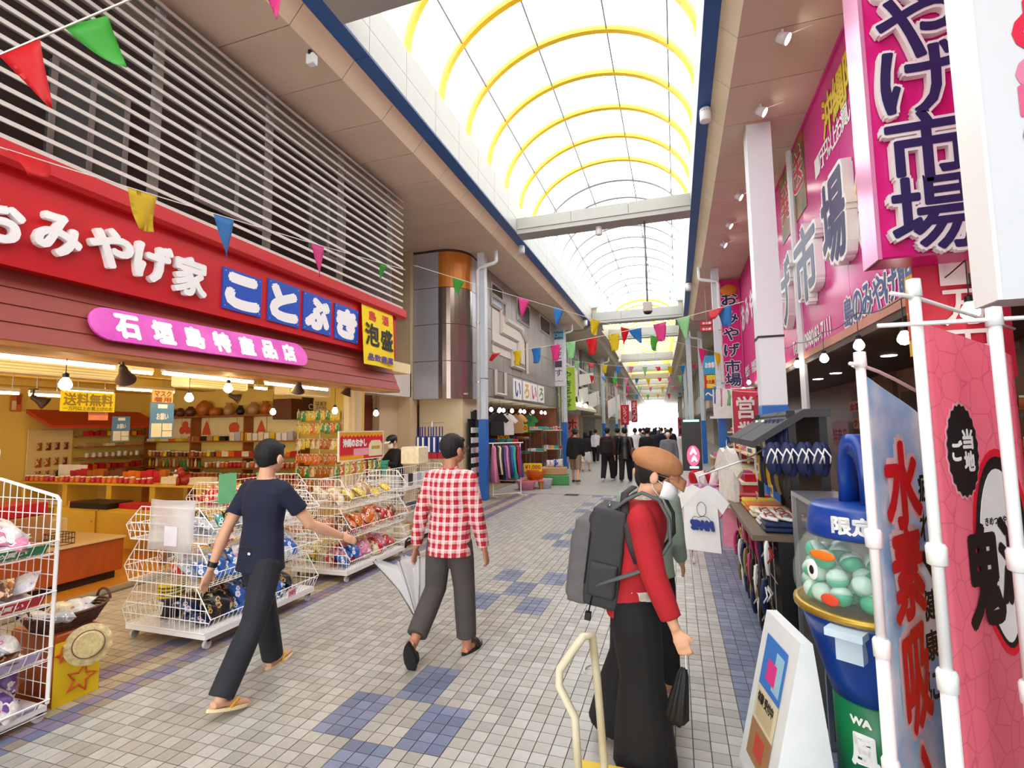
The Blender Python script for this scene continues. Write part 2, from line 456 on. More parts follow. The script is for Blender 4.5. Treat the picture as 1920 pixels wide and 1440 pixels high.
JAR = lathe_mesh('jar', [(.0, 0), (.036, 0), (.04, .008), (.04, .07), (.032, .08)], 12, [(.033, .08), (.035, .082), (.035, .1), (.0, .101)])
BOTTLE = lathe_mesh('bottle', [(0, 0), (.034, 0), (.036, .01), (.036, .15), (.013, .2), (.012, .25)], 12, [(.014, .245), (.014, .275), (0, .276)], BLACK)
POT = [lathe_mesh('clay_pot', p, 18) for p in (
    [(0, 0), (.09, 0), (.15, .1), (.16, .17), (.12, .26), (.07, .3), (.075, .33), (.05, .33), (.045, .3)],
    [(0, 0), (.1, 0), (.17, .14), (.15, .26), (.05, .36), (.03, .37), (0, .375)],
    [(0, 0), (.12, 0), (.16, .06), (.16, .14), (.13, .2), (.09, .21), (.08, .18)],
    [(0, 0), (.07, 0), (.12, .08), (.125, .15), (.08, .23), (.06, .26), (.08, .3), (.07, .3), (.05, .26)])]
def box_mesh(w, d, h, name='carton', m=None):
    mb = MB(); mb.bevbox(-w / 2, w / 2, -d / 2, d / 2, 0, h, min(w, d, h) * .06); return mb.mesh(name, m or gm('cream'))
BOXA = box_mesh(.16, .1, .11, 'gift_box'); BOXB = box_mesh(.22, .16, .06, 'gift_box'); BOXC = box_mesh(.12, .05, .17, 'gift_box')
def pack_mesh():           # flat packet hanging from a hook
    mb = MB()
    def fn(sg):
        return lambda u, v: ((u - .5) * .1, sg * .012 * math.sin(PI * u) * math.sin(PI * v) ** .6, -.18 + v * .15)
    mb.grid(fn(-1), 5, 5); mb.grid(fn(1), 5, 5); mb.box(-.05, .05, -.002, .002, -.03, 0); mb.tube([(0, .004, -.008), (0, .05, .004)], .003, 4)
    return mb.mesh('hanging_packet', gm('yellow'), True)
PACK = pack_mesh()
ACC = {'red': ('#f0e0c8', '#e8b020'), 'orange': ('#f6e6c0', '#b81c1c'), 'yellow': ('#f8f0d0', '#3a8f45'), 'green': ('#e8f0d8', '#e8c51c'), 'blue': ('#e6eef8', '#c8ccd8'), 'white': ('#c6b8c8', '#c25a6a'), 'pink': ('#f8e6ec', '#b8305a'),
       'brown': ('#d8b890', '#a83a20'), 'black': ('#c8b070', '#7a2a24'), 'silver': ('#eef0f2', '#5a6474'), 'purple': ('#e0d4ec', '#e8c040'), 'cream': ('#c89050', '#a83028'), 'teal': ('#e8f4f0', '#2a5a78'), 'navy': ('#c8d0e0', '#b83038'), 'tan': ('#f0dcb8', '#8a3a20'), 'amber': ('#f4d8a0', '#8a2c14')}
def printed(c):
    n = 'printed_' + c
    if n in _mats: return _mats[n]
    m = M(n, CW[c], .3, noise=.1, scale=15); nt = m.node_tree; rp = [x for x in nt.nodes if x.type == 'VALTORGB'][0]; e = rp.color_ramp.elements
    rp.color_ramp.interpolation = 'CONSTANT'; b = lin(CW[c]); e[0].color = (*b, 1); e[0].position = 0; e[1].color = (*lin(ACC[c][0]), 1); e[1].position = .54
    q = e.new(.61); q.color = (*lin(ACC[c][1]), 1); q = e.new(.66); q.color = (*b, 1); q = e.new(.40); q.color = (*[x * .8 for x in b], 1); return m
def item(me, name, loc, color, label, cat, group, rot=(0, 0, 0), sc=1):
    return put(me, name, loc, rot, sc, mat=printed(color) if me in (BAG, PACK) else gm(color), label=label, cat=cat, group=group)
def heap(me, name, cat, cols, place, x0, x1, y0, y1, z, n, lay=1, sc=(.8, 1.1), up=False, dz=.05, word=None):
    """a layer of loose goods lying (or standing) on a shelf"""
    for i in range(n):
        c = random.choice(cols); s = random.uniform(*sc)
        u = (i + .5) / n; k = i % 2
        x = x0 + (x1 - x0) * (random.uniform(.15, .85)); y = y0 + (y1 - y0) * u
        if up: rot = (random.uniform(-.25, .05), random.uniform(-.1, .1), random.uniform(-.3, .3) + PI / 2)
        else: rot = (PI / 2 + random.uniform(-.3, .3), random.uniform(-.25, .25), random.uniform(0, 6.28))
        zz = z + (.035 * s if not up else .004) + dz * random.random()
        item(me, name, (x, y, zz), c, '%s %s %s' % (c, word or name.replace('_', ' '), place), cat, '%s %s %s' % (c, plural(name), place), rot, s)
def plural(n):
    n = n.replace('_', ' '); return n + ('es' if n.endswith(('x', 's')) else 's')
def row(me, name, cat, cols, place, a, b, n, sc=(1, 1), rz=0, word=None, jit=.1, run=1):
    a = V(a); b = V(b); c = cols[0]
    for i in range(n):
        if i % run == 0: c = cols[(i // run) % len(cols)] if run > 1 else random.choice(cols)
        p = a.lerp(b, (i + .5) / n); s = random.uniform(*sc)
        item(me, name, p, c, '%s %s %s' % (c, word or name.replace('_', ' '), place), cat, '%s %s %s' % (c, plural(name), place), (0, 0, rz + random.uniform(-jit, jit)), s)
# lamps shared by several places
BULBM = M('lit_bulb', (1, .74, .38), .3, emit=26)
BULBW = M('lit_bulb_pale', (1, .9, .74), .3, emit=14)
TUBEM = M('lit_tube', (1, .76, .34), .3, emit=44)
def bulb(p, label, group=None, cord=.25, r=.042, m=BULBM, shade=True, k=1.0):
    t = thing('light_bulb', label, 'light bulb', p, 0, group)
    mb = MB(); mb.lathe([(.004, -r * 1.9), (r * .55, -r * 1.75), (r * .95, -r * 1.25), (r, -r * .8), (r * .8, -r * .25), (r * .42, r * .35), (r * .36, r * .5)], 14); mb.build('glass_bulb', m, t, True)
    mb = MB(); mb.lathe([(r * .4, r * .35), (r * .5, r * .4), (r * .5, r * 1.1), (r * .2, r * 1.3)], 10); mb.build('lamp_holder', BLACK, t)
    mb = MB(); mb.tube([(0, 0, r * 1.2), (0, 0, cord)], .004, 5); mb.build('cord', BLACK, t)
    return t
def tube_light(a, b, label, group, r=.016, m=TUBEM):
    a = V(a); b = V(b); t = thing('fluorescent_lamp', label, 'light', a, 0, group); d = b - a
    mb = MB(); mb.tube([(0, 0, 0), tuple(d)], r, 8); mb.build('glowing_tube', m, t, True)
    n = d.normalized(); s = V((-n.y, n.x, 0)) * .04
    mb = MB(); mb.rings([[tuple(q + s + V((0, 0, .02))), tuple(q - s + V((0, 0, .02))), tuple(q - s * .6 + V((0, 0, .07))), tuple(q + s * .6 + V((0, 0, .07)))] for q in (V((0, 0, 0)), d)])
    mb.build('batten', M('batten_white', '#efe9da', .5), t)
    for u in (.2, .8):
        q = d * u; mb = MB(); mb.tube([(q.x, q.y, .06), (q.x, q.y, max(.1, 2.86 - a.z))], .006, 5); mb.build('hanger_rod', STEEL, t)
    return t
def clamp_spot(p, label, aim, group=None, k=1.0):
    t = thing('clip_spotlight', label, 'spotlight', p, 0, group); br = M('lamp_brown', '#4b3024', .5)
    T = V((0, 0, -1)).rotation_difference(V(aim).normalized()).to_matrix().to_4x4()
    mb = MB(); mb.T = T; mb.lathe([(.02, .03), (.035, .0), (.04, -.05), (.085, -.15), (.088, -.155), (.08, -.15), (.036, -.06)], 16); mb.T = None; mb.build('lamp_shade', br, t, True)
    mb = MB(); mb.box(-.05, .05, -.03, .03, .1, .115); mb.tube([(0, 0, .02), (0, 0, .11)], .014, 6); mb.tube([(-.05, 0, .1), (-.05, 0, .04), (.0, 0, .03)], .006, 5); mb.build('bracket', br, t)
    return t
def pole_thing(): pass
# ================================================================ LEFT SHOP: louvres, red sign, awning
XF = -4.814
LVR = M('louvre_greige', '#cfc8bd', .5, noise=.06, scale=3)
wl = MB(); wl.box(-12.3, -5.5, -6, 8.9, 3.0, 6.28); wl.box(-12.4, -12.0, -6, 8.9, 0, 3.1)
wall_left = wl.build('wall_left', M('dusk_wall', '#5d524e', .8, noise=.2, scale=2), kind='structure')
# pale window bands and vents seen between the slats
for k, (a, b, z0, z1) in enumerate(((1.2, 1.75, 4.9, 5.9), (2.9, 3.6, 4.3, 5.3), (4.4, 5.6, 4.6, 5.5), (6.4, 7.3, 4.7, 5.7))):
    mb = MB(); mb.box(-5.5, -5.46, a, b, z0, z1); w = mb.build('window_%d' % (10 + k), M('old_glass', '#7e8483', .2), kind='structure')
    mb = MB()
    for u in (a, (a + b) / 2 - .02, b - .04): mb.box(-5.46, -5.43, u, u + .04, z0, z1)
    mb.box(-5.46, -5.43, a, b, z0 - .04, z0); mb.box(-5.46, -5.43, a, b, z1, z1 + .04); mb.build('window_frame', LVR, w)
lv = thing('louvre_screen', 'grey horizontal louvre screen across the facade above the red sign', 'louvre', (XF, -5, 4.0))
NS = 17; PZ = (ZS - .03 - 4.02) / NS
sl = MB(); sl.rings([[(.0, y, 0), (.0, y, .036), (-.02, y, .04), (-.13, y, .075), (-.13, y, .066), (-.02, y, .026), (-.012, y, 0)] for y in (0, 13.22)])
SLAT = sl.mesh('slat', LVR)
for k in range(NS): put(SLAT, 'slat', (0, 0, .02 + k * PZ), parent=lv)
pm = MB(); pm.box(-.2, -.13, -.035, .035, 0, ZS - 4.0); POST = pm.mesh('post', LVR)
for y in (8.0, 6.55, 5.05, 3.55, 2.05, .6, -1, -2.5): put(POST, 'post', (0, y + 5, 0), parent=lv)
# red sign board
RED = M('sign_red', '#c40f16', .42, noise=.06, scale=2)
sg = thing('shop_sign', 'long red shop sign with white raised letters and blue plaques', 'sign', (0, 0, 0))
YE = 7.98
mb = MB(); mb.box(-5.2, XF, -5, YE, 3.05, 3.8); mb.build('sign_board', RED, sg)
mb = MB(); mb.rings([[(-5.2, y, 3.8), (XF + .07, y, 3.8), (XF + .1, y, 3.84), (XF + .1, y, 3.97), (XF - .05, y, 3.99), (-5.2, y, 3.99)] for y in (-5, YE + .2)]); mb.build('cornice', RED, sg)
LW = M('letter_white', '#f4f4f0', .45)
def on_left(px0, py0, px1, py1, X):
    a = gx(px0, (py0 + py1) / 2, X); b = gx(px1, (py0 + py1) / 2, X); xc = (px0 + px1) / 2
    t = gx(xc, py0, X).z; d = gx(xc, py1, X).z
    return V((X, (a.y + b.y) / 2, (t + d) / 2)), abs(b.y - a.y), t - d
UL, VL = (0, 1, 0), (0, 0, 1)
for ch, bb in (('お', (-48, 372, 44, 455)), ('み', (62, 402, 152, 480)), ('や', (164, 428, 248, 504)), ('げ', (250, 456, 322, 530)), ('家', (325, 482, 386, 556))):
    c, w, h = on_left(*bb, XF + .03)
    text_mb(ch, w * .92, h * .92, .017, .055, frame((XF, c.y, c.z), UL, VL)).build('letter', LW, sg)
SB = M('plaque_blue', '#1450b8', .4)
for ch, bb in (('こ', (418, 514, 491, 584)), ('と', (503, 533, 562, 606)), ('ぶ', (569, 556, 621, 622)), ('き', (628, 577, 672, 638))):
    c, w, h = on_left(*bb, XF + .02)
    mb = MB(); mb.box(XF, XF + .018, c.y - w / 2, c.y + w / 2, c.z - h / 2 - .015, c.z + h / 2 + .015); p = mb.build('blue_plaque', SB, sg)
    text_mb(ch, w * .76, h * .76, .042, .0, frame((XF + .02, c.y, c.z), UL, VL)).build('letter', LW, p)
    for sy in (-1, 1):
        for sz in (-1, 1): sm = MB(); sm.sphere((XF + .02, c.y + sy * (w / 2 - .03), c.z + sz * (h / 2 - .02)), .008, 6, 4); sm.build('screw', STEEL, p)
# yellow cloth banner at the sign's end
c, w, h = on_left(677, 582, 736, 686, XF + .05)
yb = thing('cloth_banner', 'yellow hanging cloth banner for island spirits at the red sign end', 'banner', (XF + .05, c.y, c.z))
mb = MB(); mb.slab(lambda u, v: (.02 * math.sin(5 * u) * (1 - v) + .06 * (1 - v), (u - .5) * w, (v - .5) * h * 1.04), 10, 8, .004)
mb.build('cloth', M('banner_yellow', '#f2d400', .7, noise=.05), yb)
def ybt(s, u, v, ww, hh, m, b): text_mb(s, ww, hh, b, 0, frame((.012 + .06 * (.5 - v) + .02 * math.sin(5 * (u + .5)) * (.5 - v), u * w, v * h), (0, 1, 0), (-.06, 0, 1))).build('lettering', m, yb)
RT = M('print_red', '#cf2318', .6); KT = M('print_black', '#17120f', .6); PT_ = M('print_purple', '#5b3f8f', .6)
ybt('島', -.2, .36, w * .22, h * .17, RT, .004); ybt('酒', .22, .36, w * .22, h * .17, RT, .004)
ybt('泡', -.24, .02, w * .4, h * .38, KT, .012); ybt('盛', .24, .0, w * .4, h * .36, KT, .012)
ybt('品数豊富', 0, -.38, w * .8, h * .12, PT_, .005)
# mansard awning in four lapped boards
AWB = M('awning_brown', '#9a4438', .6, noise=.12, scale=1.5)
aw = thing('sloping_awning', 'sloping red-brown board awning under the red sign', 'awning', (0, 0, 0))
A0 = V((-4.97, 3.06)); A1 = V((-4.72, 2.47))
for k in range(4):
    p = A0.lerp(A1, k / 4); q = A0.lerp(A1, (k + 1) / 4 + .012)
    mb = MB(); mb.rings([[(p.x - .03, y, p.y), (p.x, y, p.y), (q.x + .012, y, q.y), (q.x - .03, y, q.y)] for y in (-5, 7.95)]); mb.build('awning_board', AWB, aw)
mb = MB(); mb.box(-5.1, -4.71, -5, 7.95, 2.42, 2.475); mb.build('awning_soffit', M('warm_timber', '#b07436', .6, noise=.2, scale=4), aw)
# pink plaque on the awning
a = gx(165, 603, -4.77); b = gx(574, 668, -4.77); L = b.y - a.y; hh = .33; cz = (a.z + b.z) / 2 - .0; zsl = (b.z - a.z) / L
pk = thing('pink_plaque', 'long pink plaque with rounded ends and white lettering on the brown awning', 'sign', (-4.775, (a.y + b.y) / 2, cz))
T = frame((0, 0, 0), (0, 1, zsl), (-.4, 0, 1))
mb = MB(); mb.T = T; r = hh / 2
mb.prism([(L / 2 - r + r * math.cos(t), r * math.sin(t)) for t in [PI * k / 10 - PI / 2 for k in range(11)]] + [(-L / 2 + r - r * math.cos(t), -r * math.sin(t)) for t in [PI * k / 10 - PI / 2 for k in range(11)]], 0, .02)
mb.T = None; mb.build('plaque_board', M('plaque_pink', '#e95cc4', .5, col2='#d52fb0', scale=2.5), pk)
for k, ch in enumerate('石垣島特産品店'):
    T2 = T @ Matrix.Translation((-L / 2 + L * (k + .95) / 7.95, 0, .022))
    text_mb(ch, .2, .225, .016, .0, T2).build('letter', LW, pk)
for k in range(9):
    for sgn in (-1, 1): mb = MB(); mb.T = T; mb.sphere((-L / 2 + L * (k + .5) / 9, sgn * hh * .42, .02), .008, 6, 4); mb.T = None; mb.build('screw', STEEL, pk)

# ================================================================ LEFT SHOP INTERIOR
YW = M('shop_wall_cream', '#f0cf66', .7, noise=.06, scale=2); WOOD = M('shop_floor_wood', '#cf8a28', .35, noise=.2, scale=5, stretch=(1, 6, 1))
mb = MB(); mb.box(-12.0, -6.1, -6, 8.75, -.05, .035); mb.build('floor', WOOD, kind='structure')
mb = MB(); mb.box(-6.13, -6.08, -6, 8.4, -.02, .045); mb.build('trim_30', M('sill_metal', '#d9c9a0', .3, .6), kind='structure')
mb = MB(); mb.box(-12, -6.1, 8.72, 8.9, 0, 3.0); mb.build('wall_far', YW, kind='structure')
mb = MB(); mb.box(-12.02, -11.94, -6, 8.75, 0, 3.0); mb.build('wall_back', YW, kind='structure')
mb = MB(); mb.box(-12, -4.98, -6, 8.8, 2.85, 3.04); ceil = mb.build('ceiling', M('shop_ceiling', '#efdda4', .7), kind='structure')
for k in range(4):
    mb = MB(); mb.box(-12 + k * 1.7, -11.6 + k * 1.7, -6, 8.7, 2.68, 2.85); mb.build('ceiling_beam', YW, ceil)
mb = MB(); mb.box(-6.16, -6.04, 8.3, 8.42, 0, 2.9); mb.box(-6.16, -6.04, 8.52, 8.72, 0, 2.9); mb.box(-6.13, -6.0, 8.4, 8.46, 0, 2.9); mb.build('trim_31', M('frame_cream', '#e8d9ae', .5), kind='structure')
# fluorescent tubes
g = 'fluorescent tubes in the left shop'
for k, (a, b, X) in enumerate((((-40, 661), (214, 692), -5.35), ((306, 701), (474, 716), -5.35), ((498, 719), (614, 731), -5.35), ((-20, 700), (60, 690), -6.6), ((240, 697), (285, 700), -6.4), ((55, 742), (118, 741), -8.6), ((128, 737), (212, 736), -8.6), ((220, 733), (326, 732), -8.6), ((-30, 737), (35, 736), -8.6), ((478, 728), (500, 729), -7.0))):
    p = gx(*a, X); q = gx(*b, X); zz = min((p.z + q.z) / 2, 2.74); p.z = q.z = zz
    tube_light(p, q, ['lit fluorescent tube behind the awning, leftmost of the front row', 'lit fluorescent tube behind the awning, middle of the front row', 'lit fluorescent tube behind the awning, nearest the right post'][k] if k < 3 else 'lit fluorescent tube deep in the left shop above the shelves', g)
# air conditioners
for k, (x, y, w) in enumerate(((-6.2, 3.55, 1.3), (-6.2, 5.4, 1.0), (-6.2, 7.25, 1.1))):
    t = thing('air_conditioner', ['cream wall air conditioner above the free shipping poster', 'cream air conditioner above the blue tag posters', 'cream air conditioner above the hanging snack packets'][k], 'air conditioner', (x, y, 2.36))
    mb = MB(); mb.bevbox(-.14, .12, -w / 2, w / 2, 0, .28, .02); mb.build('body', M('aircon_cream', '#efe3bf', .4), t)
    mb = MB()
    for j in range(3): mb.box(.11, .135, -w / 2 + .05, w / 2 - .05, .03 + j * .03, .042 + j * .03)
    mb.build('vent_slats', M('aircon_vent_tan', '#c9b98f', .5), t)  # slats in a darker cream than the body
# bulbs under the awning
for k, (px, py, X, lb) in enumerate(((123, 712, -5.15, 'bare lit bulb under the awning, nearest the left picture edge'), (428, 722, -5.15, 'bare lit bulb under the awning beside the clay pots'), (355, 740, -6.0, 'bare lit bulb hanging above the dark jars'), (512, 768, -6.8, 'bare lit bulb hanging in front of the dark speaker box'), (628, 766, -5.6, 'bare lit bulb beside the cream door frame'), (705, 771, -5.4, 'bare lit bulb in front of the brown shutter'))):
    p = gx(px, py, X); bulb(p, lb, 'bare bulbs of the left shop', (2.86 if X < -5.1 and p.y < 8.6 else 2.5) - p.z, .05)
for k, (px, py, X, lb, aim) in enumerate(((230, 690, -4.9, 'brown clip-on spotlight under the awning left of the pink plaque end', (-.5, .55, -.6)), (560, 716, -4.9, 'brown clip-on spotlight under the awning, second from the right', (-.4, .4, -.8)), (655, 724, -4.9, 'brown clip-on spotlight under the right end of the awning', (-.3, -.2, -.9)), (62, 745, -8, 'brown spotlight far inside the shop beside the picture', (.5, .6, -.5)), (432, 742, -7.2, 'brown spotlight inside the shop above the clay pots', (.7, .5, -.3)))):
    clamp_spot(gx(px, py, X), lb, aim)
# posters hanging in the shop
def poster(name, label, px0, py0, px1, py1, X, col, parts=(), tilt=0):
    c, w, h = on_left(px0, py0, px1, py1, X)
    t = thing(name, label, 'poster', c)
    mb = MB(); mb.box(-.004, .004, -w / 2, w / 2, -h / 2, h / 2); mb.build('sheet', col if not isinstance(col, str) else C(col), t)
    for (u0, v0, u1, v1, m) in parts:
        if isinstance(m, tuple):
            text_mb(m[0], (u1 - u0) * w, (v1 - v0) * h, m[2], 0, frame((.008, ((u0 + u1) / 2 - .5) * w, ((v0 + v1) / 2 - .5) * h), UL, VL)).build('lettering', C(m[1]), t)
        else:
            q = MB(); q.box(.0041, .006, (u0 - .5) * w, (u1 - .5) * w, (v0 - .5) * h, (v1 - .5) * h); q.build('printed_panel', C(m), t)
    return t
poster('shipping_poster', 'yellow handwritten free shipping poster hanging in the left shop', 113, 735, 215, 772, -6.0, '#f0d000', ((.05, .3, .95, .9, ('送料無料', '#8c7412', .004)), (.05, .05, .95, .25, ('一万円以上お買上げの方', '#6e7a20', .001))))
bl = '#4f82b8'
for lb, bb, X in (('larger blue and white tag poster hanging before the shelves', (281, 755, 325, 822), -6.3), ('smaller blue and white tag poster hanging before the snack shelves', (210, 781, 243, 828), -7.2)):
    poster('tag_poster', lb, *bb, X, bl, ((.06, .04, .48, .42, '#e8e2cc'), (.52, .22, .94, .42, '#e8e2cc'), (.52, .04, .94, .2, '#e8e2cc'), (.3, .84, .7, .95, '#e8ecf0'), (.25, .52, .75, .7, ('お願い', '#e8ecf0', .002))))
poster('price_poster', 'small orange price poster above the larger blue tag poster', 285, 731, 324, 756, -6.3, '#f0a668', ((.1, .5, .9, .92, ('マスク', '#7a3a10', .003)), (.1, .08, .9, .45, ('着用', '#7a3a10', .003))))
poster('notice_card', 'small salmon notice under the yellow shipping poster', 166, 773, 202, 788, -6.05, '#e08468')
poster('calendar_picture', 'framed orange picture on the far left shop wall', 20, 738, 41, 772, -11.9, '#d06a20', ((.1, .1, .5, .6, '#e8d8b0'), (.5, .4, .9, .9, '#a83a18')))
poster('sale_card', 'cream handwritten price card above the hanging packets', 588, 752, 622, 770, -6.9, '#eadfae', ((.1, .5, .9, .9, ('はまぐり', '#6e5a2a', .002)), (.1, .1, .9, .45, ('ストラップ', '#6e5a2a', .002))))
poster('sale_card', 'orange price card on the top of the hanging packet display', 597, 770, 624, 782, -6.9, '#e88a3a', ((.1, .15, .9, .85, ('100円', '#a01c10', .004)),))
poster('chalk_card', 'dark brown menu card beside the dark speaker box', 566, 744, 588, 770, -7.0, '#3a2216', ((.55, .1, .9, .5, ('C', '#e8d8c0', .002)),))
# shelving on the far wall with goods
SHW = M('shelf_wood', '#a35b24', .5, noise=.25, scale=4, stretch=(6, 1, 1))
sh = thing('wall_shelves', 'long wooden wall shelves of jars and boxes at the end of the left shop', 'shelf', (0, 8.4, 0))
zs_ = [2.12, 1.57, 1.23, 1.0, .76]; xr_ = [-7.95, -7.35, -7.3, -7.3, -7.3]
for z, xr in zip(zs_, xr_):
    mb = MB(); mb.box(-11.7, xr, 0, .32, z - .03, z); mb.build('shelf_board', SHW, sh)
for x in (-11.7, -10.3, -8.8, -7.32):
    mb = MB(); mb.box(x, x + .03, .05, .32, .1, 1.57 if x > -8 else 2.12); mb.build('upright', SHW, sh)
for k in range(5):
    mb = MB(); mb.box(-11.68 + k * .82, -10.88 + k * .82, .30, .315, 1.6, 2.08); mb.build('back_panel', M('panel_cream', '#ead69a', .7), sh)
SUIT = M('suit_red', '#d8522a', .6)
def suit(kind, x, z):
    mb = MB(); mb.T = frame((x, 8.4 - 8.4 + .29, z), (1, 0, 0), (0, 0, 1)); n = 14
    if kind == 'club':
        for cx, cy in ((0, .08), (-.085, -.05), (.085, -.05)): mb.prism([(cx + .085 * math.cos(2 * PI * k / n), cy + .085 * math.sin(2 * PI * k / n)) for k in range(n)], 0, .008)
    elif kind == 'spade': mb.prism([(-.13, -.14), (.13, -.14), (.1, -.03), (.05, .08), (0, .18), (-.05, .08), (-.1, -.03)], 0, .008)
    else: mb.prism([(.15 * math.cos(t) * (1 if math.sin(t) > 0 else .9), .12 * math.sin(t) * (1 if math.sin(t) > 0 else 1.5)) for t in [2 * PI * k / 18 for k in range(18)]], 0, .008)
    mb.build('suit_emblem', SUIT, sh)
suit('club', -10.75, 1.86); suit('spade', -10.1, 1.84); suit('heart', -9.3, 1.85); suit('spade', -8.55, 1.83)
for k, (x, m_, s, c) in enumerate(((-11.0, 0, .62, 'brown'), (-10.72, 0, .6, 'brown'), (-10.42, 0, .68, 'brown'), (-10.02, 1, .95, 'amber'), (-9.68, 2, .85, 'amber'), (-9.3, 3, .92, 'tan'), (-8.98, 3, .7, 'black'), (-8.62, 0, .82, 'tan'), (-8.3, 3, .95, 'amber'), (-8.05, 2, .85, 'amber'))):
    lbs = ['dark clay jar with a card, first of the three on the top shelf', 'dark clay jar with a card, second of the three on the top shelf', 'dark clay jar with a card, third of the three on the top shelf', 'tallest brown clay vase on the top shelf', 'low red-brown crock beside the tallest vase', 'round olive clay pot on the top shelf', 'small black teapot on the top shelf', 'round tan clay pot right of the black teapot', 'waisted brown vase near the lit bulb', 'low brown crock at the right end of the top shelf']
    item(POT[m_], 'clay_pot', (x, 8.54, 2.12), c, lbs[k], 'pot', 'clay pots on the top shelf', sc=s)
mb = MB(); mb.box(-7.88, -7.42, 8.3, 8.7, 2.0, 2.42); mb.build('speaker_box', M('speaker_brown', '#5a2e1a', .6), label='dark brown box mounted beside the clay pots', cat='box')
P1 = 'on the suit-panel shelf of the left shop'
row(BOXB, 'gift_box', 'box', ['cream', 'tan', 'orange', 'yellow'], P1, (-11.6, 8.52, 1.57), (-10.5, 8.52, 1.57), 5)
row(BOXA, 'gift_box', 'box', ['yellow', 'tan', 'black', 'amber'], P1, (-10.4, 8.52, 1.57), (-9.3, 8.52, 1.57), 6, (.7, 1))
row(BOXC, 'gift_box', 'box', ['cream', 'yellow', 'silver', 'white'], P1, (-9.2, 8.5, 1.57), (-7.5, 8.5, 1.57), 11, (.9, 1.2))
P2 = 'on the third shelf of the left shop wall'
row(JAR, 'jar', 'jar', ['cream', 'yellow', 'brown', 'amber'], P2, (-11.6, 8.5, 1.23), (-9.6, 8.5, 1.23), 17, (1, 1.4))
row(BOXA, 'gift_box', 'box', ['red', 'orange', 'cream'], P2, (-9.55, 8.5, 1.23), (-7.35, 8.5, 1.23), 12, (.8, 1.1))
P3 = 'on the fourth shelf of the left shop wall'
row(BOTTLE, 'bottle', 'bottle', ['yellow', 'cream', 'amber', 'green'], P3, (-11.6, 8.5, 1.0), (-10.0, 8.5, 1.0), 15, (.6, .8))
row(JAR, 'jar', 'jar', ['orange', 'red', 'white', 'amber'], P3, (-9.9, 8.5, 1.0), (-7.35, 8.5, 1.0), 22, (1, 1.4))
P4 = 'on the lowest wall shelf of the left shop'
row(JAR, 'jar', 'jar', ['red', 'orange', 'amber'], P4, (-11.6, 8.5, .76), (-7.35, 8.5, .76), 34, (1.1, 1.4))
# packets hanging by the door frame
P5 = 'hanging on the rack by the door frame'
hr = thing('packet_rack', 'yellow lit rack of hanging snack packets by the cream door frame', 'rack', (-6.7, 8.3, 0))
mb = MB()
for z in (.8, 1.05, 1.3, 1.6, 1.9, 2.15): mb.tube([(-.55, 0, z), (.5, 0, z)], .006, 5)
for x in (-.55, -.02, .5): mb.tube([(x, .02, 0), (x, .02, 2.2)], .009, 5)
mb.box(-.58, .53, -.2, .2, 0, .03); mb.build('rack_frame', WIRE, hr)
for z in (.8, 1.05, 1.3, 1.6, 1.9, 2.15):
    row(PACK, 'hanging_packet', 'packet', [['amber', 'tan', 'orange'], ['amber', 'green', 'cream'], ['tan', 'amber', 'orange'], ['yellow', 'amber', 'cream'], ['orange', 'yellow', 'green'], ['yellow', 'cream', 'green']][[.8, 1.05, 1.3, 1.6, 1.9, 2.15].index(z)], P5, (-7.23, 8.24, z), (-6.2, 8.24, z), 9, (.95, 1.2))
# red-roofed display on the back wall
ds = thing('roofed_display', 'snack display with a red sloping roof on the back wall of the left shop', 'display', (-11.9, 7.3, 0))
mb = MB(); mb.rings([[(0, y, 2.25), (.75, y, 1.93), (.75, y, 1.88), (0, y, 2.18)] for y in (-1.0, 1.15)]); mb.build('red_roof', M('roof_red', '#c23a1c', .5), ds)
for z in (1.72, 1.5, 1.27, 1.03, .8):
    mb = MB(); mb.box(0, .42, -.15, 1.1, z - .025, z); mb.build('shelf_board', SHW, ds)
mb = MB(); mb.box(0, .03, -.95, -.2, .8, 1.85); mb.build('peg_board', M('peg_cream', '#e6cf8e', .7), ds)
for z in (1.72, 1.5, 1.27, 1.03, .8):
    row(random.choice([BOXA, JAR, BOXB]), 'snack_pack', 'snack', [['red', 'yellow'], ['tan', 'cream'], ['white', 'cream'], ['orange', 'red'], ['red', 'brown']][[1.72, 1.5, 1.27, 1.03, .8].index(z)], 'under the red roof display', (-11.68, 7.2, z), (-11.68, 8.35, z), 9, (.8, 1.1))
for z in (1.6, 1.3, 1.05): row(PACK, 'hanging_packet', 'packet', ['brown', 'amber'], 'on the peg board left of the red roof display', (-11.85, 6.45, z), (-11.85, 7.05, z), 4, (.8, 1), PI / 2)
# yellow counter with jars
ct = thing('display_counter', 'long yellow counter crowded with red jars in the left shop', 'counter', (-9.2, 6.3, 0))
CY = M('counter_yellow', '#e2b63a', .5, noise=.06)
mb = MB(); mb.bevbox(-2.3, 2.3, -.3, .3, .89, .92, .006); mb.build('counter_top', CY, ct)
for x in (-2.2, -1.1, 0, 1.0, 2.0): mb = MB(); mb.box(x, x + .12, -.25, .25, .03, .89); mb.build('leg', CY, ct)
mb = MB(); mb.box(-2.25, 2.25, -.28, .28, .48, .51); mb.build('lower_shelf', CY, ct)
P6 = 'on the yellow counter of the left shop'
row(JAR, 'jar', 'jar', ['red', 'orange'], P6, (-11.4, 6.1, .92), (-8.2, 6.1, .92), 24, (.9, 1.2))
row(BOXC, 'gift_box', 'box', ['red', 'amber', 'brown', 'orange'], P6, (-10.6, 6.35, .92), (-8.2, 6.35, .92), 16, (1, 1.3), run=3)
row(BOXA, 'gift_box', 'box', ['cream', 'yellow', 'tan'], P6, (-8.1, 6.2, .92), (-7.0, 6.2, .92), 6, (.9, 1.3))
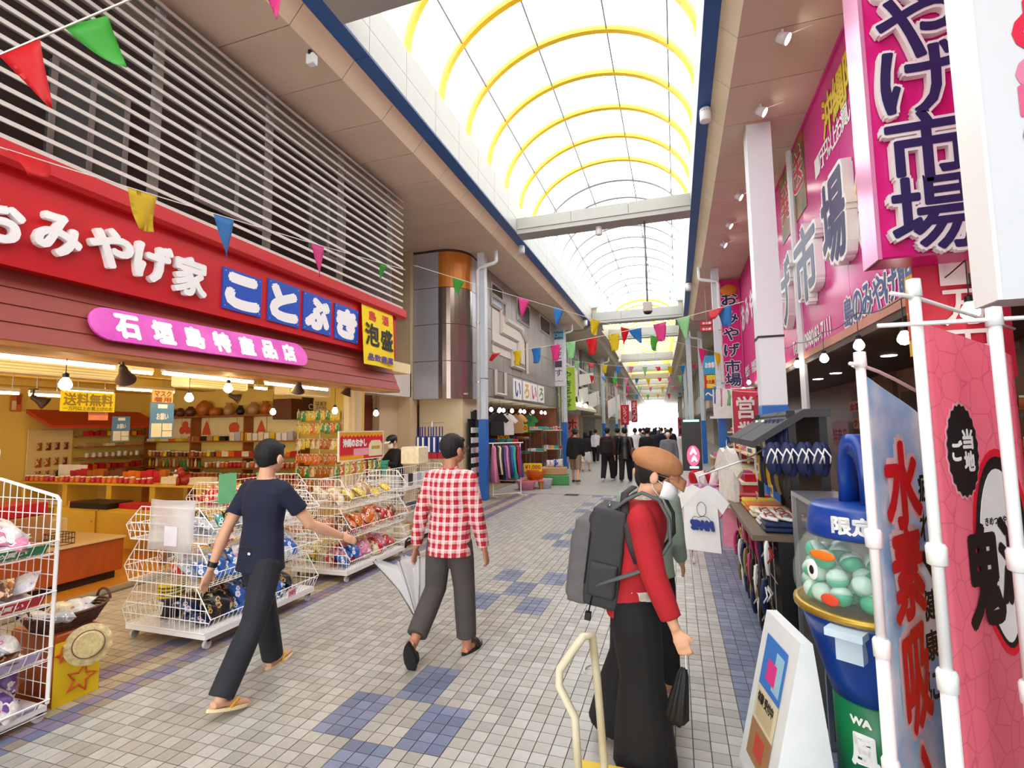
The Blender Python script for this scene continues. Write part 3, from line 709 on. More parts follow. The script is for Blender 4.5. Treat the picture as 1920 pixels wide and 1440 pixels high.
mb = MB(); mb.box(-10.95, -10.2, 6.35, 6.37, .92, 1.2); mb.build('notice_board', C('#efe6c8'), label='long blank cream board standing among jars on the yellow counter', cat='board')
P7 = 'on the lower shelf of the yellow counter'
row(BOXB, 'gift_box', 'box', ['red', 'orange', 'tan', 'cream', 'brown'], P7, (-11.3, 6.2, .51), (-7.1, 6.2, .51), 15, (1, 1.4))
# carved shisa-style lion, small red and black figure
t = thing('lion_figure', 'red and black carved guardian lion figure on the yellow counter', 'figure', (-7.55, 6.15, .92), -.7)
mb = MB(); mb.sphere((0, 0, .08), .1, 12, 8, (.8, 1.1, .9)); mb.sphere((0, -.06, .2), .085, 12, 8, (1, .95, 1)); mb.tube([(-.06, -.1, 0), (-.06, -.1, .12)], .028, 7); mb.tube([(.06, -.1, 0), (.06, -.1, .12)], .028, 7); mb.build('lion_body', M('lion_red', '#9c2416', .4), t, True)
mb = MB(); mb.box(-.06, .06, -.16, -.1, .15, .18); mb.sphere((-.035, -.135, .23), .018, 8, 5); mb.sphere((.035, -.135, .23), .018, 8, 5); mb.build('teeth_and_eyes', WHITE, t)
mb = MB(); mb.sphere((0, .0, .25), .075, 10, 6, (1.1, .7, .6)); mb.build('mane', BLACK, t, True)
# yellow cabinets, brown plinth and boxes
for k in range(3):
    t = thing('low_cabinet', 'low yellow cabinet in front of the counter, %s' % ['farthest from the wire carts', 'middle of the three', 'nearest the wire carts'][k], 'cabinet', (-8.9 + k * 1.0, 5.65, .035), group='low yellow cabinets')
    mb = MB(); mb.box(-.49, .49, -.22, .25, 0, .58); mb.build('body', CY, t)
    mb = MB(); mb.bevbox(-.47, .47, -.245, -.22, .04, .56, .008); mb.build('door', CY, t)
    mb = MB(); mb.sphere((.4, -.25, .4), .012, 8, 5); mb.build('knob', STEEL, t)
t = thing('goods_tray', 'black tray of goods on the low yellow cabinets', 'tray', (-8.6, 5.6, .615)); mb = MB(); mb.bevbox(-.4, .4, -.2, .2, 0, .09, .01); mb.build('tray', BLACK, t)
row(BOXB, 'gift_box', 'box', ['cream', 'red', 'orange', 'tan'], 'standing on the low yellow cabinets', (-8.1, 5.65, .615), (-6.6, 5.65, .615), 8, (1, 1.3))
t = thing('wooden_plinth', 'orange-brown wooden display plinth behind the leftmost wire rack', 'plinth', (-7.1, 4.0, .035))
PLW = M('plinth_wood', '#b5521a', .4, noise=.2, scale=4, stretch=(1, 4, 1))
mb = MB(); mb.box(-.75, .6, -1.0, .42, 0, .09); mb.build('kick_base', M('kick_dark', '#2c1608', .7), t)
mb = MB(); mb.bevbox(-.8, .65, -1.05, .47, .09, .46, .008); mb.build('body', PLW, t)
mb = MB(); mb.bevbox(-.82, .67, -1.07, .49, .46, .485, .006); mb.build('top', M('plinth_top', '#d6b684', .4), t)
for k, (x, y, z, w, d, h, c, lb) in enumerate(((-7.3, 3.7, .52, .5, .7, .3, 'tan', 'cardboard display box on the wooden plinth'), (-7.0, 3.4, .52, .3, .25, .34, 'orange', 'orange wooden crate on the wooden plinth'), (-7.5, 4.2, .52, .45, .3, .2, 'cream', 'cream box at the back of the wooden plinth'), (-7.35, 3.72, .825, .55, .6, .14, 'red', 'red patterned package on top of the cardboard display box'))):
    put(box_mesh(w, d, h), 'display_box', (x, y, z), mat=gm(c), label=lb, cat='box')
mb = MB()
for x in range(5):
    mb.tube([(-.1 + x * .05, -.1, 0), (-.1 + x * .05, -.1, .12)], .004, 4); mb.tube([(-.1 + x * .05, .1, 0), (-.1 + x * .05, .1, .12)], .004, 4)
for z in (0, .06, .12): mb.tube([(-.1, -.1, z), (.1, -.1, z), (.1, .1, z), (-.1, .1, z)], .004, 4, closed=True)
mb.build('wire_basket', BLACK, label='small black wire basket on the wooden plinth', cat='basket', loc=(-6.65, 3.9, .525))
# ================================================================ WIRE CARTS AND RACK IN FRONT OF THE LEFT SHOP
def caster(parent, x, y, r=.035):
    t = MB(); t.T = frame((x, y, r), (0, 1, 0), (0, 0, 1)); t.lathe([(0, -.012), (r, -.012), (r, .012), (0, .012)], 14); t.T = None
    o = t.build('caster', M('caster_grey', '#cfcfca', .4), parent)
    f = MB(); f.box(x - .02, x + .02, y - .018, y + .018, r * 1.6, .085); f.box(x - .02, x - .014, y - .012, y + .02, r, .08); f.box(x + .014, x + .02, y - .012, y + .02, r, .08); f.build('caster_fork', STEEL, o)
def wire_cart(label, x0, x1, y0, y1, tiers=(.13, .49, .84), top=1.12, double=True):
    cx = (x0 + x1) / 2; hw = (x1 - x0) / 2; L = y1 - y0
    t = thing('wire_display_cart', label, 'cart', (cx, y0, 0))
    b = MB(); b.box(-hw + .05, hw - .05, 0, L, .085, .125); b.build('base_frame', WIRE, t)
    for sx in (-1, 1):
        for yy in (.05, L - .05): caster(t, sx * (hw - .09), yy)
    zz = list(tiers) + [top]; R = .0042
    for k in range(len(tiers)):
        z0, z1 = zz[k], zz[k + 1]; dz = z1 - z0; lip = .12
        def w(z):
            u = (z - z0)
            if u < lip: return hw - .06 + .06 * u / lip
            return hw - .17 * (u - lip) / (dz - lip)
        fl = MB()
        for i in range(int(2 * hw / .05)): x = -hw + .08 + i * .05; fl.tube([(x, 0, z0), (x, L, z0)], .0025, 4) if x < hw - .06 else None
        for y in (0, L / 2, L): fl.tube([(-hw + .06, y, z0), (hw - .06, y, z0)], R, 4)
        fl.build('tier_floor', WIRE, t)
        for y in (0, L):
            e = MB(); out = []
            for sx in (1, -1): 
                q = [(sx * w(z0), y, z0), (sx * w(z0 + lip), y, z0 + lip), (sx * w(z1), y, z1)]
                out += q if sx > 0 else q[::-1]
            e.tube(out, .005, 5, closed=True)
            for j in range(1, 4): z = z0 + dz * j / 4; e.tube([(-w(z), y, z), (w(z), y, z)], R, 4)
            n = int(2 * hw / .055)
            for j in range(1, n):
                x = -hw + 2 * hw * j / n
                za = z0 + max(0, (abs(x) - hw + .06) * 2); zb = z1 if abs(x) < w(z1) else z1 - (abs(x) - w(z1)) / .17 * (dz - lip)
                if zb > za + .02: e.tube([(x, y, za), (x, y, zb)], .003, 4)
            e.build('end_panel', WIRE, t)
        for sx in (1, -1):
            f = MB(); n = int(L / .045)
            for j in range(n + 1): y = L * j / n; f.tube([(sx * w(z0), y, z0), (sx * w(z0 + lip), y, z0 + lip)], .003, 4)
            for z in (z0 + .005, z0 + lip): f.tube([(sx * w(z), 0, z), (sx * w(z), L, z)], R, 4)
            f.build('front_grille', WIRE, t)
    m = MB()
    for j in range(int(L / .07) + 1): m.tube([(0, j * .07, .13), (0, j * .07, top)], .003, 4)
    for z in (.4, .7, 1.0, top): m.tube([(0, 0, z), (0, L, z)], R, 4)
    m.build('middle_panel', WIRE, t)
    return t, cx, hw
def card(label, c, w, h, col, s=None, sc='#222222', u=UL, v=VL, bold=.001, name='price_card', rod=0):
    t = thing(name, label, 'card', c)
    mb = MB(); mb.T = frame((0, 0, 0), u, v); mb.box(-w / 2, w / 2, -h / 2, h / 2, -.0015, .0015); mb.T = None; mb.build('sheet', C(col), t)
    if rod: q = MB(); q.tube([(0, 0, -h / 2), (0, .004, -h / 2 - rod)], .004, 5); q.build('card_holder', STEEL, t)
    if s: text_mb(s, w * .85, h * .55, bold, 0, frame((0, 0, 0), u, v), z=.003).build('lettering', C(sc), t)
    return t
def bags(cols, place, x0, x1, y0, y1, z, n, sc=(.75, 1.05), rows=2):
    for r in range(rows * 2):
        r, ly = r % rows, r // rows; xa = x0 + (x1 - x0) * r / rows; xb = x0 + (x1 - x0) * (r + 1) / rows
        for i in range(n):
            c = random.choice(cols); s = random.uniform(*sc); y = y0 + .07 + (y1 - y0 - .14) * (i + .5) / n
            item(BAG, 'snack_bag', (random.uniform(xa + .03, xb - .03), y + .03 * ly, z + .02 + .06 * ly), c, '%s snack bag %s' % (c, place), 'snack bag', '%s snack bags %s' % (c, place),
                 (-random.uniform(.6, 1.3), random.uniform(-.25, .25), PI / 2 + random.uniform(-.6, .6)), s)
# nearest cart
a = gz(390, 1218); b = gz(570, 1130)
c1, cx1, h1 = wire_cart('white wire snack cart nearest the camera, behind the man in navy', -4.62, -3.62, 3.22, 4.5)
bags(['silver', 'white', 'blue', 'silver'], 'on the middle tier of the nearest wire cart', cx1, cx1 + h1 - .1, 3.28, 4.45, .49, 12, rows=2)
bags(['brown', 'blue', 'navy', 'black'], 'on the bottom tier of the nearest wire cart', cx1, cx1 + h1 - .1, 3.28, 4.45, .13, 10, rows=2)
bags(['silver', 'white', 'black', 'teal'], 'on the top tier of the nearest wire cart', cx1, cx1 + h1 - .14, 3.28, 4.45, .84, 10, rows=1, sc=(.7, .9))
bags(['red', 'brown', 'yellow'], 'on the shop side of the nearest wire cart', cx1 - h1 + .12, cx1 - .05, 3.3, 4.4, .49, 6, rows=1, sc=(.7, .9))
TB = M('tub_black', '#1d1a16', .4)
for k, y in enumerate((3.45, 3.85)):
    t = thing('stacked_tub', 'black tub with yellow rims low in the nearest wire cart, %s one' % ['nearer', 'farther'][k], 'tub', (cx1 - .22, y, .14))
    mb = MB(); mb.lathe([(0, 0), (.085, 0), (.1, .26), (.0, .26)], 16); mb.build('tub_body', TB, t, True)
    for j in range(4):
        mb = MB(); mb.lathe([(.101, .17 + j * .03), (.108, .175 + j * .03), (.108, .185 + j * .03), (.101, .19 + j * .03)], 16); mb.build('yellow_rim', gm('yellow'), t, True)
    for j in range(2):
        text_mb('77', .06, .1, .006, 0, frame((.0, -.1, .09), (1, 0, 0), (0, 0, 1))).build('lettering', gm('white'), t) if j == 0 else None
clr = sheer('clear_sheet', '#f2f4f6', .45, .15)
t = thing('plastic_sleeve', 'milky plastic sleeve hung on the end of the nearest wire cart', 'sleeve', (cx1 + .05, 3.19, .98))
mb = MB(); mb.slab(lambda u, v: ((u - .5) * .5, .02 * math.sin(6 * u + 2 * v), (v - .5) * .42), 8, 6, .004); mb.build('sheet', clr, t, True)
mb = MB(); mb.box(-.02, .12, -.03, -.026, -.16, .0); mb.build('white_card', C('#eceaf0'), t)
card('small red print price card on the nearest wire cart', (-3.6, 3.32, .93), .16, .07, '#f3e4e0', '¥648', '#c02020', bold=.003)
card('pink price card on the lowest grille of the nearest wire cart', (-3.6, 4.1, .2), .1, .08, '#f0b8c0', '350円', '#a03050')
card('cream price card on the middle grille of the nearest wire cart', (-3.6, 3.95, .55), .08, .08, '#e8d49a', '¥', '#333333')
for k, (y, hgt) in enumerate(((3.75, 1.22), (4.2, 1.2))):
    card('green blank card standing above the nearest wire cart, %s one' % ['left', 'right'][k], (cx1 + .05, y, hgt), .2, .28, '#79c98c', name='green_card', rod=.2)
# second cart
c2, cx2, h2 = wire_cart('white wire snack cart with yellow bags between the two walking men', -4.5, -3.62, 5.05, 6.35, top=1.18)
bags(['orange', 'red', 'brown', 'orange'], 'on the middle tier of the second wire cart', cx2, cx2 + h2 - .1, 5.1, 6.3, .49, 12)
bags(['pink', 'red', 'blue', 'cream'], 'on the bottom tier of the second wire cart', cx2, cx2 + h2 - .1, 5.1, 6.3, .13, 12)
bags(['yellow', 'cream', 'yellow', 'tan'], 'on the top tier of the second wire cart', cx2 - .1, cx2 + h2 - .14, 5.1, 6.3, .84, 12, rows=1)
bags(['yellow', 'yellow', 'green'], 'on the shop side of the second wire cart', cx2 - h2 + .1, cx2 - .05, 5.1, 6.3, .13, 9, rows=1)
# shop-side companion cart with bread-like red snacks and green basket
c3, cx3, h3 = wire_cart('white wire cart of red and orange snacks close to the shop threshold', -5.75, -4.95, 4.7, 5.9, top=1.15)
bags(['red', 'orange', 'red', 'cream'], 'on the top tier of the cart by the threshold', cx3 - h3 + .12, cx3 + h3 - .12, 4.75, 5.85, .84, 13, rows=2)
bags(['green', 'brown', 'green'], 'on the middle tier of the cart by the threshold', cx3 - h3 + .12, cx3 + h3 - .12, 4.75, 5.85, .49, 10, rows=2)
bags(['orange', 'amber', 'red'], 'on the bottom tier of the cart by the threshold', cx3 - h3 + .12, cx3 + h3 - .12, 4.75, 5.85, .13, 10, rows=2)
# third cart with cartons, farther
c4, cx4, h4 = wire_cart('farthest white wire cart stacked with cartons beside the plaid-shirted man', -4.6, -3.85, 6.7, 8.2, top=1.15)
P8 = 'in the farthest wire cart'
row(BOXA, 'gift_box', 'box', ['tan', 'cream', 'white', 'brown'], P8, (-4.05, 6.8, .14), (-4.05, 8.1, .14), 6, (1.3, 1.6), PI / 2)
row(BOXB, 'gift_box', 'box', ['orange', 'teal', 'tan', 'navy'], P8, (-4.08, 6.8, .5), (-4.08, 8.1, .5), 5, (1.1, 1.3), PI / 2)
row(BOXC, 'gift_box', 'box', ['black', 'silver', 'white', 'red'], P8, (-4.15, 6.8, .85), (-4.15, 8.1, .85), 9, (1, 1.2), PI / 2)
put(box_mesh(.34, .34, .3), 'carton', (-4.35, 7.85, 1.16), mat=gm('cream'), label='plain cream carton on top of the farthest wire cart', cat='box')
put(box_mesh(.5, .4, .42), 'carton', (-4.2, 8.75, 0), (0, 0, .2), mat=gm('tan'), label='large brown carton on the paving behind the farthest cart', cat='box')
put(box_mesh(.42, .36, .34), 'carton', (-4.22, 8.76, .425), (0, 0, .05), mat=gm('cream'), label='cream carton stacked on the large brown carton', cat='box')
# snack signboard above the second cart
c, w, h = on_left(634, 808, 718, 862, -5.2)
t = thing('snack_signboard', 'red and yellow snack signboard standing behind the second wire cart', 'sign', (-5.2, c.y, c.z))
mb = MB(); mb.box(-.012, .012, -w / 2, w / 2, -h / 2, h / 2); mb.build('board', C('#f4ece0'), t)
q = MB(); q.box(.0121, .014, -w * .48, w * .48, -h * .46, h * .46); q.build('red_panel', C('#d8202a'), t)
q = MB()
for sgn in (1, -1):
    pts = [(-.48, .46 * sgn)] + [(-.48 + (.5 if sgn < 0 else .96) * k / 24, sgn * (.36 if k % 2 else .28)) for k in range(25)] + [(.02 if sgn < 0 else .48, .46 * sgn)]
    q.T = frame((.0145, 0, 0), UL, VL); q.prism([(x * w, y * h) for x, y in (pts if sgn < 0 else pts[::-1])], 0, .001)
q.T = None; q.build('zigzag_border', C('#f0a818'), t)
text_mb('沖縄のおかし', w * .5, h * .26, .008, 0, frame((.017, -w * .17, h * .1), UL, VL)).build('lettering', LW, t)
q = MB(); q.box(.0145, .016, -w * .2, w * .14, -h * .34, -h * .1); q.build('pink_panel', C('#f0a8b4'), t)
q = MB(); q.T = frame((.0145, w * .3, -h * .1), UL, VL); q.prism([(-.16 * w, -.3 * h), (.16 * w, -.3 * h), (.16 * w, .12 * h), (.1 * w, .26 * h), (-.1 * w, .26 * h), (-.16 * w, .12 * h)], 0, .002); q.T = None; q.build('bread_picture', C('#f0e4b8'), t)
q = MB(); q.box(.0168, .018, w * .2, w * .4, -h * .16, -h * .04); q.build('label_picture', C('#c8a038'), t)
q = MB()
for y in (-w * .42, w * .42): q.tube([(0, y, -h / 2), (0, y, -c.z)], .012, 6)
q.build('post', WIRE, t)
hook = thing('packet_grid', 'wire grid of yellow packets below the snack signboard', 'rack', (-5.24, c.y, 0))
mb = MB()
for k in range(11): y = -w / 2 + w * k / 10; mb.tube([(0, y, .0), (0, y, c.z - h / 2)], .003, 4)
for k in range(9): z = .15 + (c.z - h / 2 - .2) * k / 8; mb.tube([(0, -w / 2, z), (0, w / 2, z)], .003, 4)
mb.build('wire_grid', WIRE, hook)
row(PACK, 'hanging_packet', 'packet', ['yellow', 'yellow', 'green', 'orange', 'yellow'], 'below the snack signboard', (-5.17, c.y - w * .5, c.z - h * .55), (-5.17, c.y + w * .45, c.z - h * .55), 8, (1.1, 1.2), PI / 2)
row(JAR, 'jar', 'jar', ['yellow', 'amber'], 'standing before the snack signboard grid', (-4.98, c.y - w * .4, 1.155), (-4.98, c.y + w * .1, 1.155), 4, (1.2, 1.3), PI / 2) if False else None
card('green handwritten card below the right end of the snack signboard', (-5.1, c.y + w * .42, c.z - h * .9), .24, .3, '#3fb48e', 'ここで\n食べて', '#12402e', bold=.003)
# blue, white and red folding bag display by the alley
t = thing('bag_stand', 'rotating stand of blue, white and red striped bags beside the alley', 'display', (-4.55, 8.9, 0))
mb = MB(); mb.tube([(0, 0, 0), (0, 0, 1.9)], .015, 8); mb.lathe([(0, 0), (.22, 0), (.22, .02), (0, .03)], 16); mb.tube([(-.25, 0, 1.88), (.25, 0, 1.88)], .006, 5); mb.tube([(0, -.25, 1.88), (0, .25, 1.88)], .006, 5); mb.build('stand_frame', STEEL, t)
bm = [M('bag_navy', '#22307a', .6), M('bag_white', '#e8e8ea', .6), M('bag_red', '#b81c2c', .6)]
for k in range(5):
    x = -.24 + k * .12; y = -.1 - .02 * (k % 2)
    mb = MB(); mb.k = 0; mb.box(x - .05, x + .05, y - .03, y + .03, 1.2, 1.62); mb.tube([(x - .03, y, 1.62), (x - .03, y, 1.8), (x + .03, y, 1.8), (x + .03, y, 1.62)], .012, 5)
    mb.k = 1; mb.box(x - .018, x + .018, y - .033, y - .03, 1.32, 1.6)
    mb.k = 2; mb.box(x - .051, x + .051, y - .032, y + .031, 1.19, 1.3); mb.build('striped_bag', bm, t, rot=(0, .12 * (k - 2), 0)) if False else mb.build('striped_bag', bm, t)
# ---------------- leftmost wire rack
XR_ = -3.76
zt = gx(103, 932, XR_).z; tz = [gx(98, y, XR_).z for y in (1332, 1236, 1134, 1040)]
rk = thing('wire_gondola', 'tall white wire rack of bagged goods at the left picture edge', 'rack', (0, 0, 0))
RB = -4.4; YN, YF = .55, 2.2
for y in (YN, YF):
    mb = MB(); mb.tube([(XR_, y, .1), (XR_, y, zt - .03), (XR_ - .03, y, zt), (RB + .03, y, zt + .1), (RB, y, zt + .07), (RB, y, .1)], .011, 6); mb.build('upright', WIRE, rk)
for y in (YN, YF):
    mb = MB()
    for k in range(1, 9): x = XR_ + (RB - XR_) * k / 9; mb.tube([(x, y, .12), (x, y, zt + .1 * k / 9)], .003, 4)
    for k in range(14): z = .12 + (zt - .14) * k / 13; mb.tube([(XR_, y, z), (RB, y, z)], .003, 4)
    mb.build('end_panel', WIRE, rk)
mb = MB()
for k in range(17): y = YN + (YF - YN) * k / 16; mb.tube([(RB, y, .1), (RB, y, zt + .3)], .003, 4)
for k in range(10): z = .12 + (zt + .15) * k / 9; mb.tube([(RB, YN, z), (RB, YF, z)], .003, 4)
mb.build('back_panel', WIRE, rk)
mb = MB(); mb.box(RB, XR_, YN, YF, .06, .09); mb.build('base', WIRE, rk)
for k, (x, y) in enumerate(((XR_ - .03, YF - .03), (XR_ - .03, YN + .03), (RB + .03, YF - .03), (RB + .03, YN + .03))): caster(rk, x, y, .03)
STG = M('strip_green', '#1f8a55', .5); STR = M('strip_red', '#c41f2c', .5); STB = M('strip_lilac', '#b8aed0', .5)
for k, z in enumerate(tz):
    mb = MB()
    for j in range(13): x = RB + (XR_ - RB) * j / 12; mb.tube([(x, YN, z), (x, YF, z)], .0025, 4)
    n = 26
    for j in range(n + 1): y = YN + (YF - YN) * j / n; mb.tube([(XR_ - .03, y, z), (XR_ + .02, y, z + .085)], .003, 4)
    mb.tube([(XR_ + .02, YN, z + .085), (XR_ + .02, YF, z + .085)], .0055, 5); mb.tube([(XR_ - .03, YN, z), (XR_ - .03, YF, z)], .0045, 5)
    s = mb.build('wire_shelf', WIRE, rk)
    q = MB(); q.T = frame((XR_ - .012, (YN + YF) / 2, z + .042), UL, (.5, 0, .85)); q.box(-.8, .78, -.032, .032, -.001, .001); q.T = None
    q.build('label_strip', [STB, STB, STR, STG][k], s)
    if k in (2, 3): text_mb('おみやげ  まとめ買い', .5, .035, .002, 0, frame((XR_ - .009, 1.8, z + .042), UL, (.5, 0, .85))).build('lettering', LW, s)
pl = ['on the bottom shelf of the left edge rack', 'on the second lowest shelf of the left edge rack', 'on the second highest shelf of the left edge rack', 'on the top shelf of the left edge rack']
cl = [['white', 'orange', 'yellow', 'purple', 'white'], ['white', 'black', 'green', 'brown', 'silver'], ['brown', 'black', 'white', 'silver', 'orange'], ['pink', 'white', 'white', 'silver', 'pink']]
for k, z in enumerate(tz):
    for r in range(5):
        for i in range(11):
            c = random.choice(cl[k]); s = random.uniform(.75, 1.05); x = XR_ - .03 - (r % 3) * .16 + random.uniform(-.03, .03); ly = r // 3; y = .75 + 1.36 * (i + .5) / 11
            item(BAG, 'bagged_goods', (x, y, z + .05 + ly * .06 + (r % 3) * .01), c, '%s bag %s' % (c, pl[k]), 'bag', '%s bags %s' % (c, pl[k]), (-random.uniform(.8, 1.5), random.uniform(-.35, .35), PI / 2 + random.uniform(-.9, .9)), s)
# ---------------- small stand with star poster, basket and straw hat
a = gx(100, 1342, -3.86); b = gx(184, 1306, -3.86); ta = gx(101, 1222, -3.86); tb = gx(186, 1172, -3.86)
zb = (a.z + b.z) / 2; zt2 = (ta.z + tb.z) / 2; ya, yb_ = a.y, b.y
st = thing('display_stand', 'low brown stand with a yellow star poster beside the left edge rack', 'stand', (-3.88, (ya + yb_) / 2, 0)); w = yb_ - ya
mb = MB(); mb.bevbox(-.45, 0, -w / 2, w / 2, zb + .02, zt2 + .05, .01); mb.build('body', PLW, st)
mb = MB()
for x in (-.42, -.06):
    for y in (-w / 2 + .03, w / 2 - .07): mb.box(x, x + .05, y, y + .05, 0, zb + .04)
mb.build('leg', M('leg_brown', '#4a2c1c', .6), st)
mb = MB(); mb.box(.002, .008, -w / 2 - .005, w / 2 + .005, zb, zt2); ps = mb.build('star_poster', M('poster_yellow', '#f0cf0e', .5, noise=.05), st)
def star(r, c, rot):
    pts = []
    for k in range(10):
        q = r if k % 2 == 0 else r * .42; t = rot + PI / 2 + PI * k / 5; pts.append((.01, c[0] + q * math.cos(t), c[1] + q * math.sin(t)))
    mb = MB(); mb.tube(pts, .0085, 4, closed=True); mb.build('star_outline', C('#d8561c'), st)
star(min(w, zt2 - zb) * .36, (w * .08, zb + (zt2 - zb) * .38), -.3); star(.05, (-w * .33, zb + (zt2 - zb) * .82), .2)
# basket
bk = thing('wicker_basket', 'brown oval wicker basket of bagged goods on the star poster stand', 'basket', (-4.05, (ya + yb_) / 2 + .02, zt2 + .052)); bk.scale = (.85, .85, .85)
WK = M('wicker_brown', '#5d3621', .6, noise=.4, scale=40)
mb = MB()
for k in range(7):
    z = .006 + k * .02; r = 1 + k * .07; mb.tube([(.15 * r * math.cos(t), .2 * r * math.sin(t), z) for t in [2 * PI * j / 24 for j in range(24)]], .011, 6, closed=True)
mb.lathe([(0, 0), (.17, 0), (.17, .01), (0, .01)], 20); mb.build('basket_body', WK, bk, True)
mb = MB()
for j in range(24):
    t = 2 * PI * j / 24; mb.tube([(.155 * math.cos(t), .205 * math.sin(t), 0), (.215 * math.cos(t), .285 * math.sin(t), .13)], .006, 4)
mb.build('basket_staves', WK, bk)
for sy in (-1, 1):
    mb = MB(); mb.tube([(.08 * math.cos(t), sy * .28, .125 + .08 * math.sin(t)) for t in [PI * j / 8 for j in range(9)]], .01, 6); mb.build('handle', WK, bk, True)
for i in range(5):
    c = ['white', 'silver', 'white', 'cream', 'white'][i]
    item(BAG, 'bagged_goods', (-4.03 + random.uniform(-.05, .05), (ya + yb_) / 2 - .08 + i * .055, zt2 + .12), c, '%s bag in the brown wicker basket' % c, 'bag', '%s bags in the wicker basket' % c, (1.3, random.uniform(-.3, .3), random.uniform(0, 6)), .85)
# hat
hp = gx(166, 1208, -3.79)
ht = thing('straw_hat', 'pale straw hat hanging at the corner of the star poster stand', 'hat', hp)
ax = V((.8, -.45, .25)).normalized(); T = V((0, 0, 1)).rotation_difference(ax).to_matrix().to_4x4() @ Matrix.Scale(.66, 4); ST = M('straw', '#d8c48c', .7, noise=.25, scale=60)
T = T @ Matrix.Scale(1.2, 4)
mb = MB(); mb.T = T; mb.lathe([(0, .055), (.085, .054), (.1, .045), (.108, -.01), (.1, -.012), (.0, .04)], 30); mb.T = None; mb.build('hat_crown', ST, ht)
for k in range(1, 10):
    mb = MB(); mb.T = T; mb.tube([(.0098 * k * math.cos(a_), .0098 * k * math.sin(a_), .055) for a_ in [2 * PI * j / 26 for j in range(26)]], .004, 5, closed=True); mb.T = None; mb.build('straw_coil', ST, ht, True)
mb = MB(); mb.T = T; mb.slab(lambda u, v: ((.1 + .062 * v) * math.cos(2 * PI * u), (.1 + .062 * v) * math.sin(2 * PI * u), -.008 - .018 * v + .006 * v * math.sin(22 * PI * u)), 66, 3, .004); mb.T = None; mb.build('hat_brim', ST, ht)
mb = MB(); mb.T = T; mb.lathe([(.106, .004), (.111, .004), (.11, .02), (.105, .02)], 28); mb.T = None; mb.build('hat_band', M('band_brown', '#6a4a2a', .7), ht)
# ================================================================ ALLEY, CLAD CORNER TOWER, LEFT BUILDINGS
CRM = M('wall_cream', '#dcc7a0', .7, noise=.06, scale=2)
mb = MB(); mb.box(-9.5, -6.2, 10.95, 11.3, 0, 6.25); mb.build('wall_alley', CRM, kind='structure')
mb = MB(); mb.box(-6.6, -6.2, 8.9, 11.0, 2.55, 3.15); mb.build('trim_32', M('lintel_white', '#efe9e0', .6), kind='structure')
mb = MB(); mb.box(-6.9, -6.75, 8.85, 10.2, 0, 2.6); d1 = mb.build('door_1', M('shutter_brown', '#7a3520', .6, noise=.1), kind='structure')
for k in range(14): q = MB(); q.box(-6.75, -6.73, 8.9, 10.15, 1.1 + k * .1, 1.19 + k * .1); q.build('shutter_slat', M('shutter_brown'), d1)
mb = MB(); mb.box(-6.75, -6.55, 10.15, 11.0, 0, 2.6); mb.build('wall_recess', CRM, kind='structure')
mb = MB(); mb.box(-7.6, -7.5, 8.9, 11.0, 3.1, 6.25); ww = mb.build('wall_upper', M('wall_pale', '#d9dade', .6), kind='structure')
for k in range(5): q = MB(); q.box(-7.5, -7.46, 9.0 + k * .4, 9.34 + k * .4, 3.9, 5.9); q.build('window_pane', M('pale_glass', '#9fb0b8', .15), ww)
for z in (4.5, 5.2): q = MB(); q.box(-7.46, -7.44, 8.9, 11, z, z + .05); q.build('transom', C('#c85a50'), ww)
# clad tower: flat front, rounded corner, side
YT = 11.12; XS = -4.88; RC = .62
CLD = M('cladding_steel', '#b9b9c0', .3, .25); CLB = M('cladding_bronze', '#8f7f74', .16, .7); ORG = M('cladding_orange', '#c8782a', .35, .3, noise=.1)
tw = MB(); tw.box(-6.2, XS - .12, YT + .3, 12.4, 0, 2.52); tw.prism([(-6.2, YT + .05), (XS - RC, YT + .05)] + [(XS - RC + (RC - .06) * math.sin(PI / 2 * j / 8), YT + RC - (RC - .06) * math.cos(PI / 2 * j / 8)) for j in range(9)] + [(XS - .06, 12.4), (-6.2, 12.4)], 2.5, 6.25); tower = tw.build('wall_tower', CRM, kind='structure')
zr = [gy(770, y, YT).z for y in (750, 680, 612, 545)] + [6.2]
def arc(t): return (XS - RC + RC * math.sin(t), YT + RC - RC * math.cos(t))
for k in range(4):
    z0, z1 = zr[k] + .008, zr[k + 1] - .008
    q = MB(); q.box(-6.2, XS - RC - .006, YT - .02, YT + .1, z0, z1); q.build('cladding_panel', CLD, tower)
    q = MB(); n = 10; q.rings([[(arc(t)[0] + .02 * math.sin(t), arc(t)[1] - .02 * math.cos(t), z) for t in [PI / 2 * j / n for j in range(n + 1)]] + [(arc(PI / 2 * (n - j) / n)[0] - .05, arc(PI / 2 * (n - j) / n)[1] + .05, z) for j in range(n + 1)] for z in (z0, z1)])
    q.build('cladding_panel', ORG if k == 3 else CLB, tower)
    q = MB(); q.box(XS - .05, XS + .02, YT + RC + .006, 12.4, z0, z1); q.build('cladding_panel', CLD, tower)
q = MB(); n = 10
q.rings([[(arc(t)[0] + .025 * math.sin(t), arc(t)[1] - .025 * math.cos(t), z) for t in [PI / 2 * j / n for j in range(n + 1)]] + [(XS, 12.4, z), (-6.22, 12.4, z), (-6.22, YT - .025, z)] for z in (6.2, 6.26)]); q.build('cap_band', C('#3a2c24'), tower)
q = MB(); q.box(-6.22, -6.2, YT - .03, YT + .1, zr[0], 6.2); q.build('edge_strip', STEEL, tower)

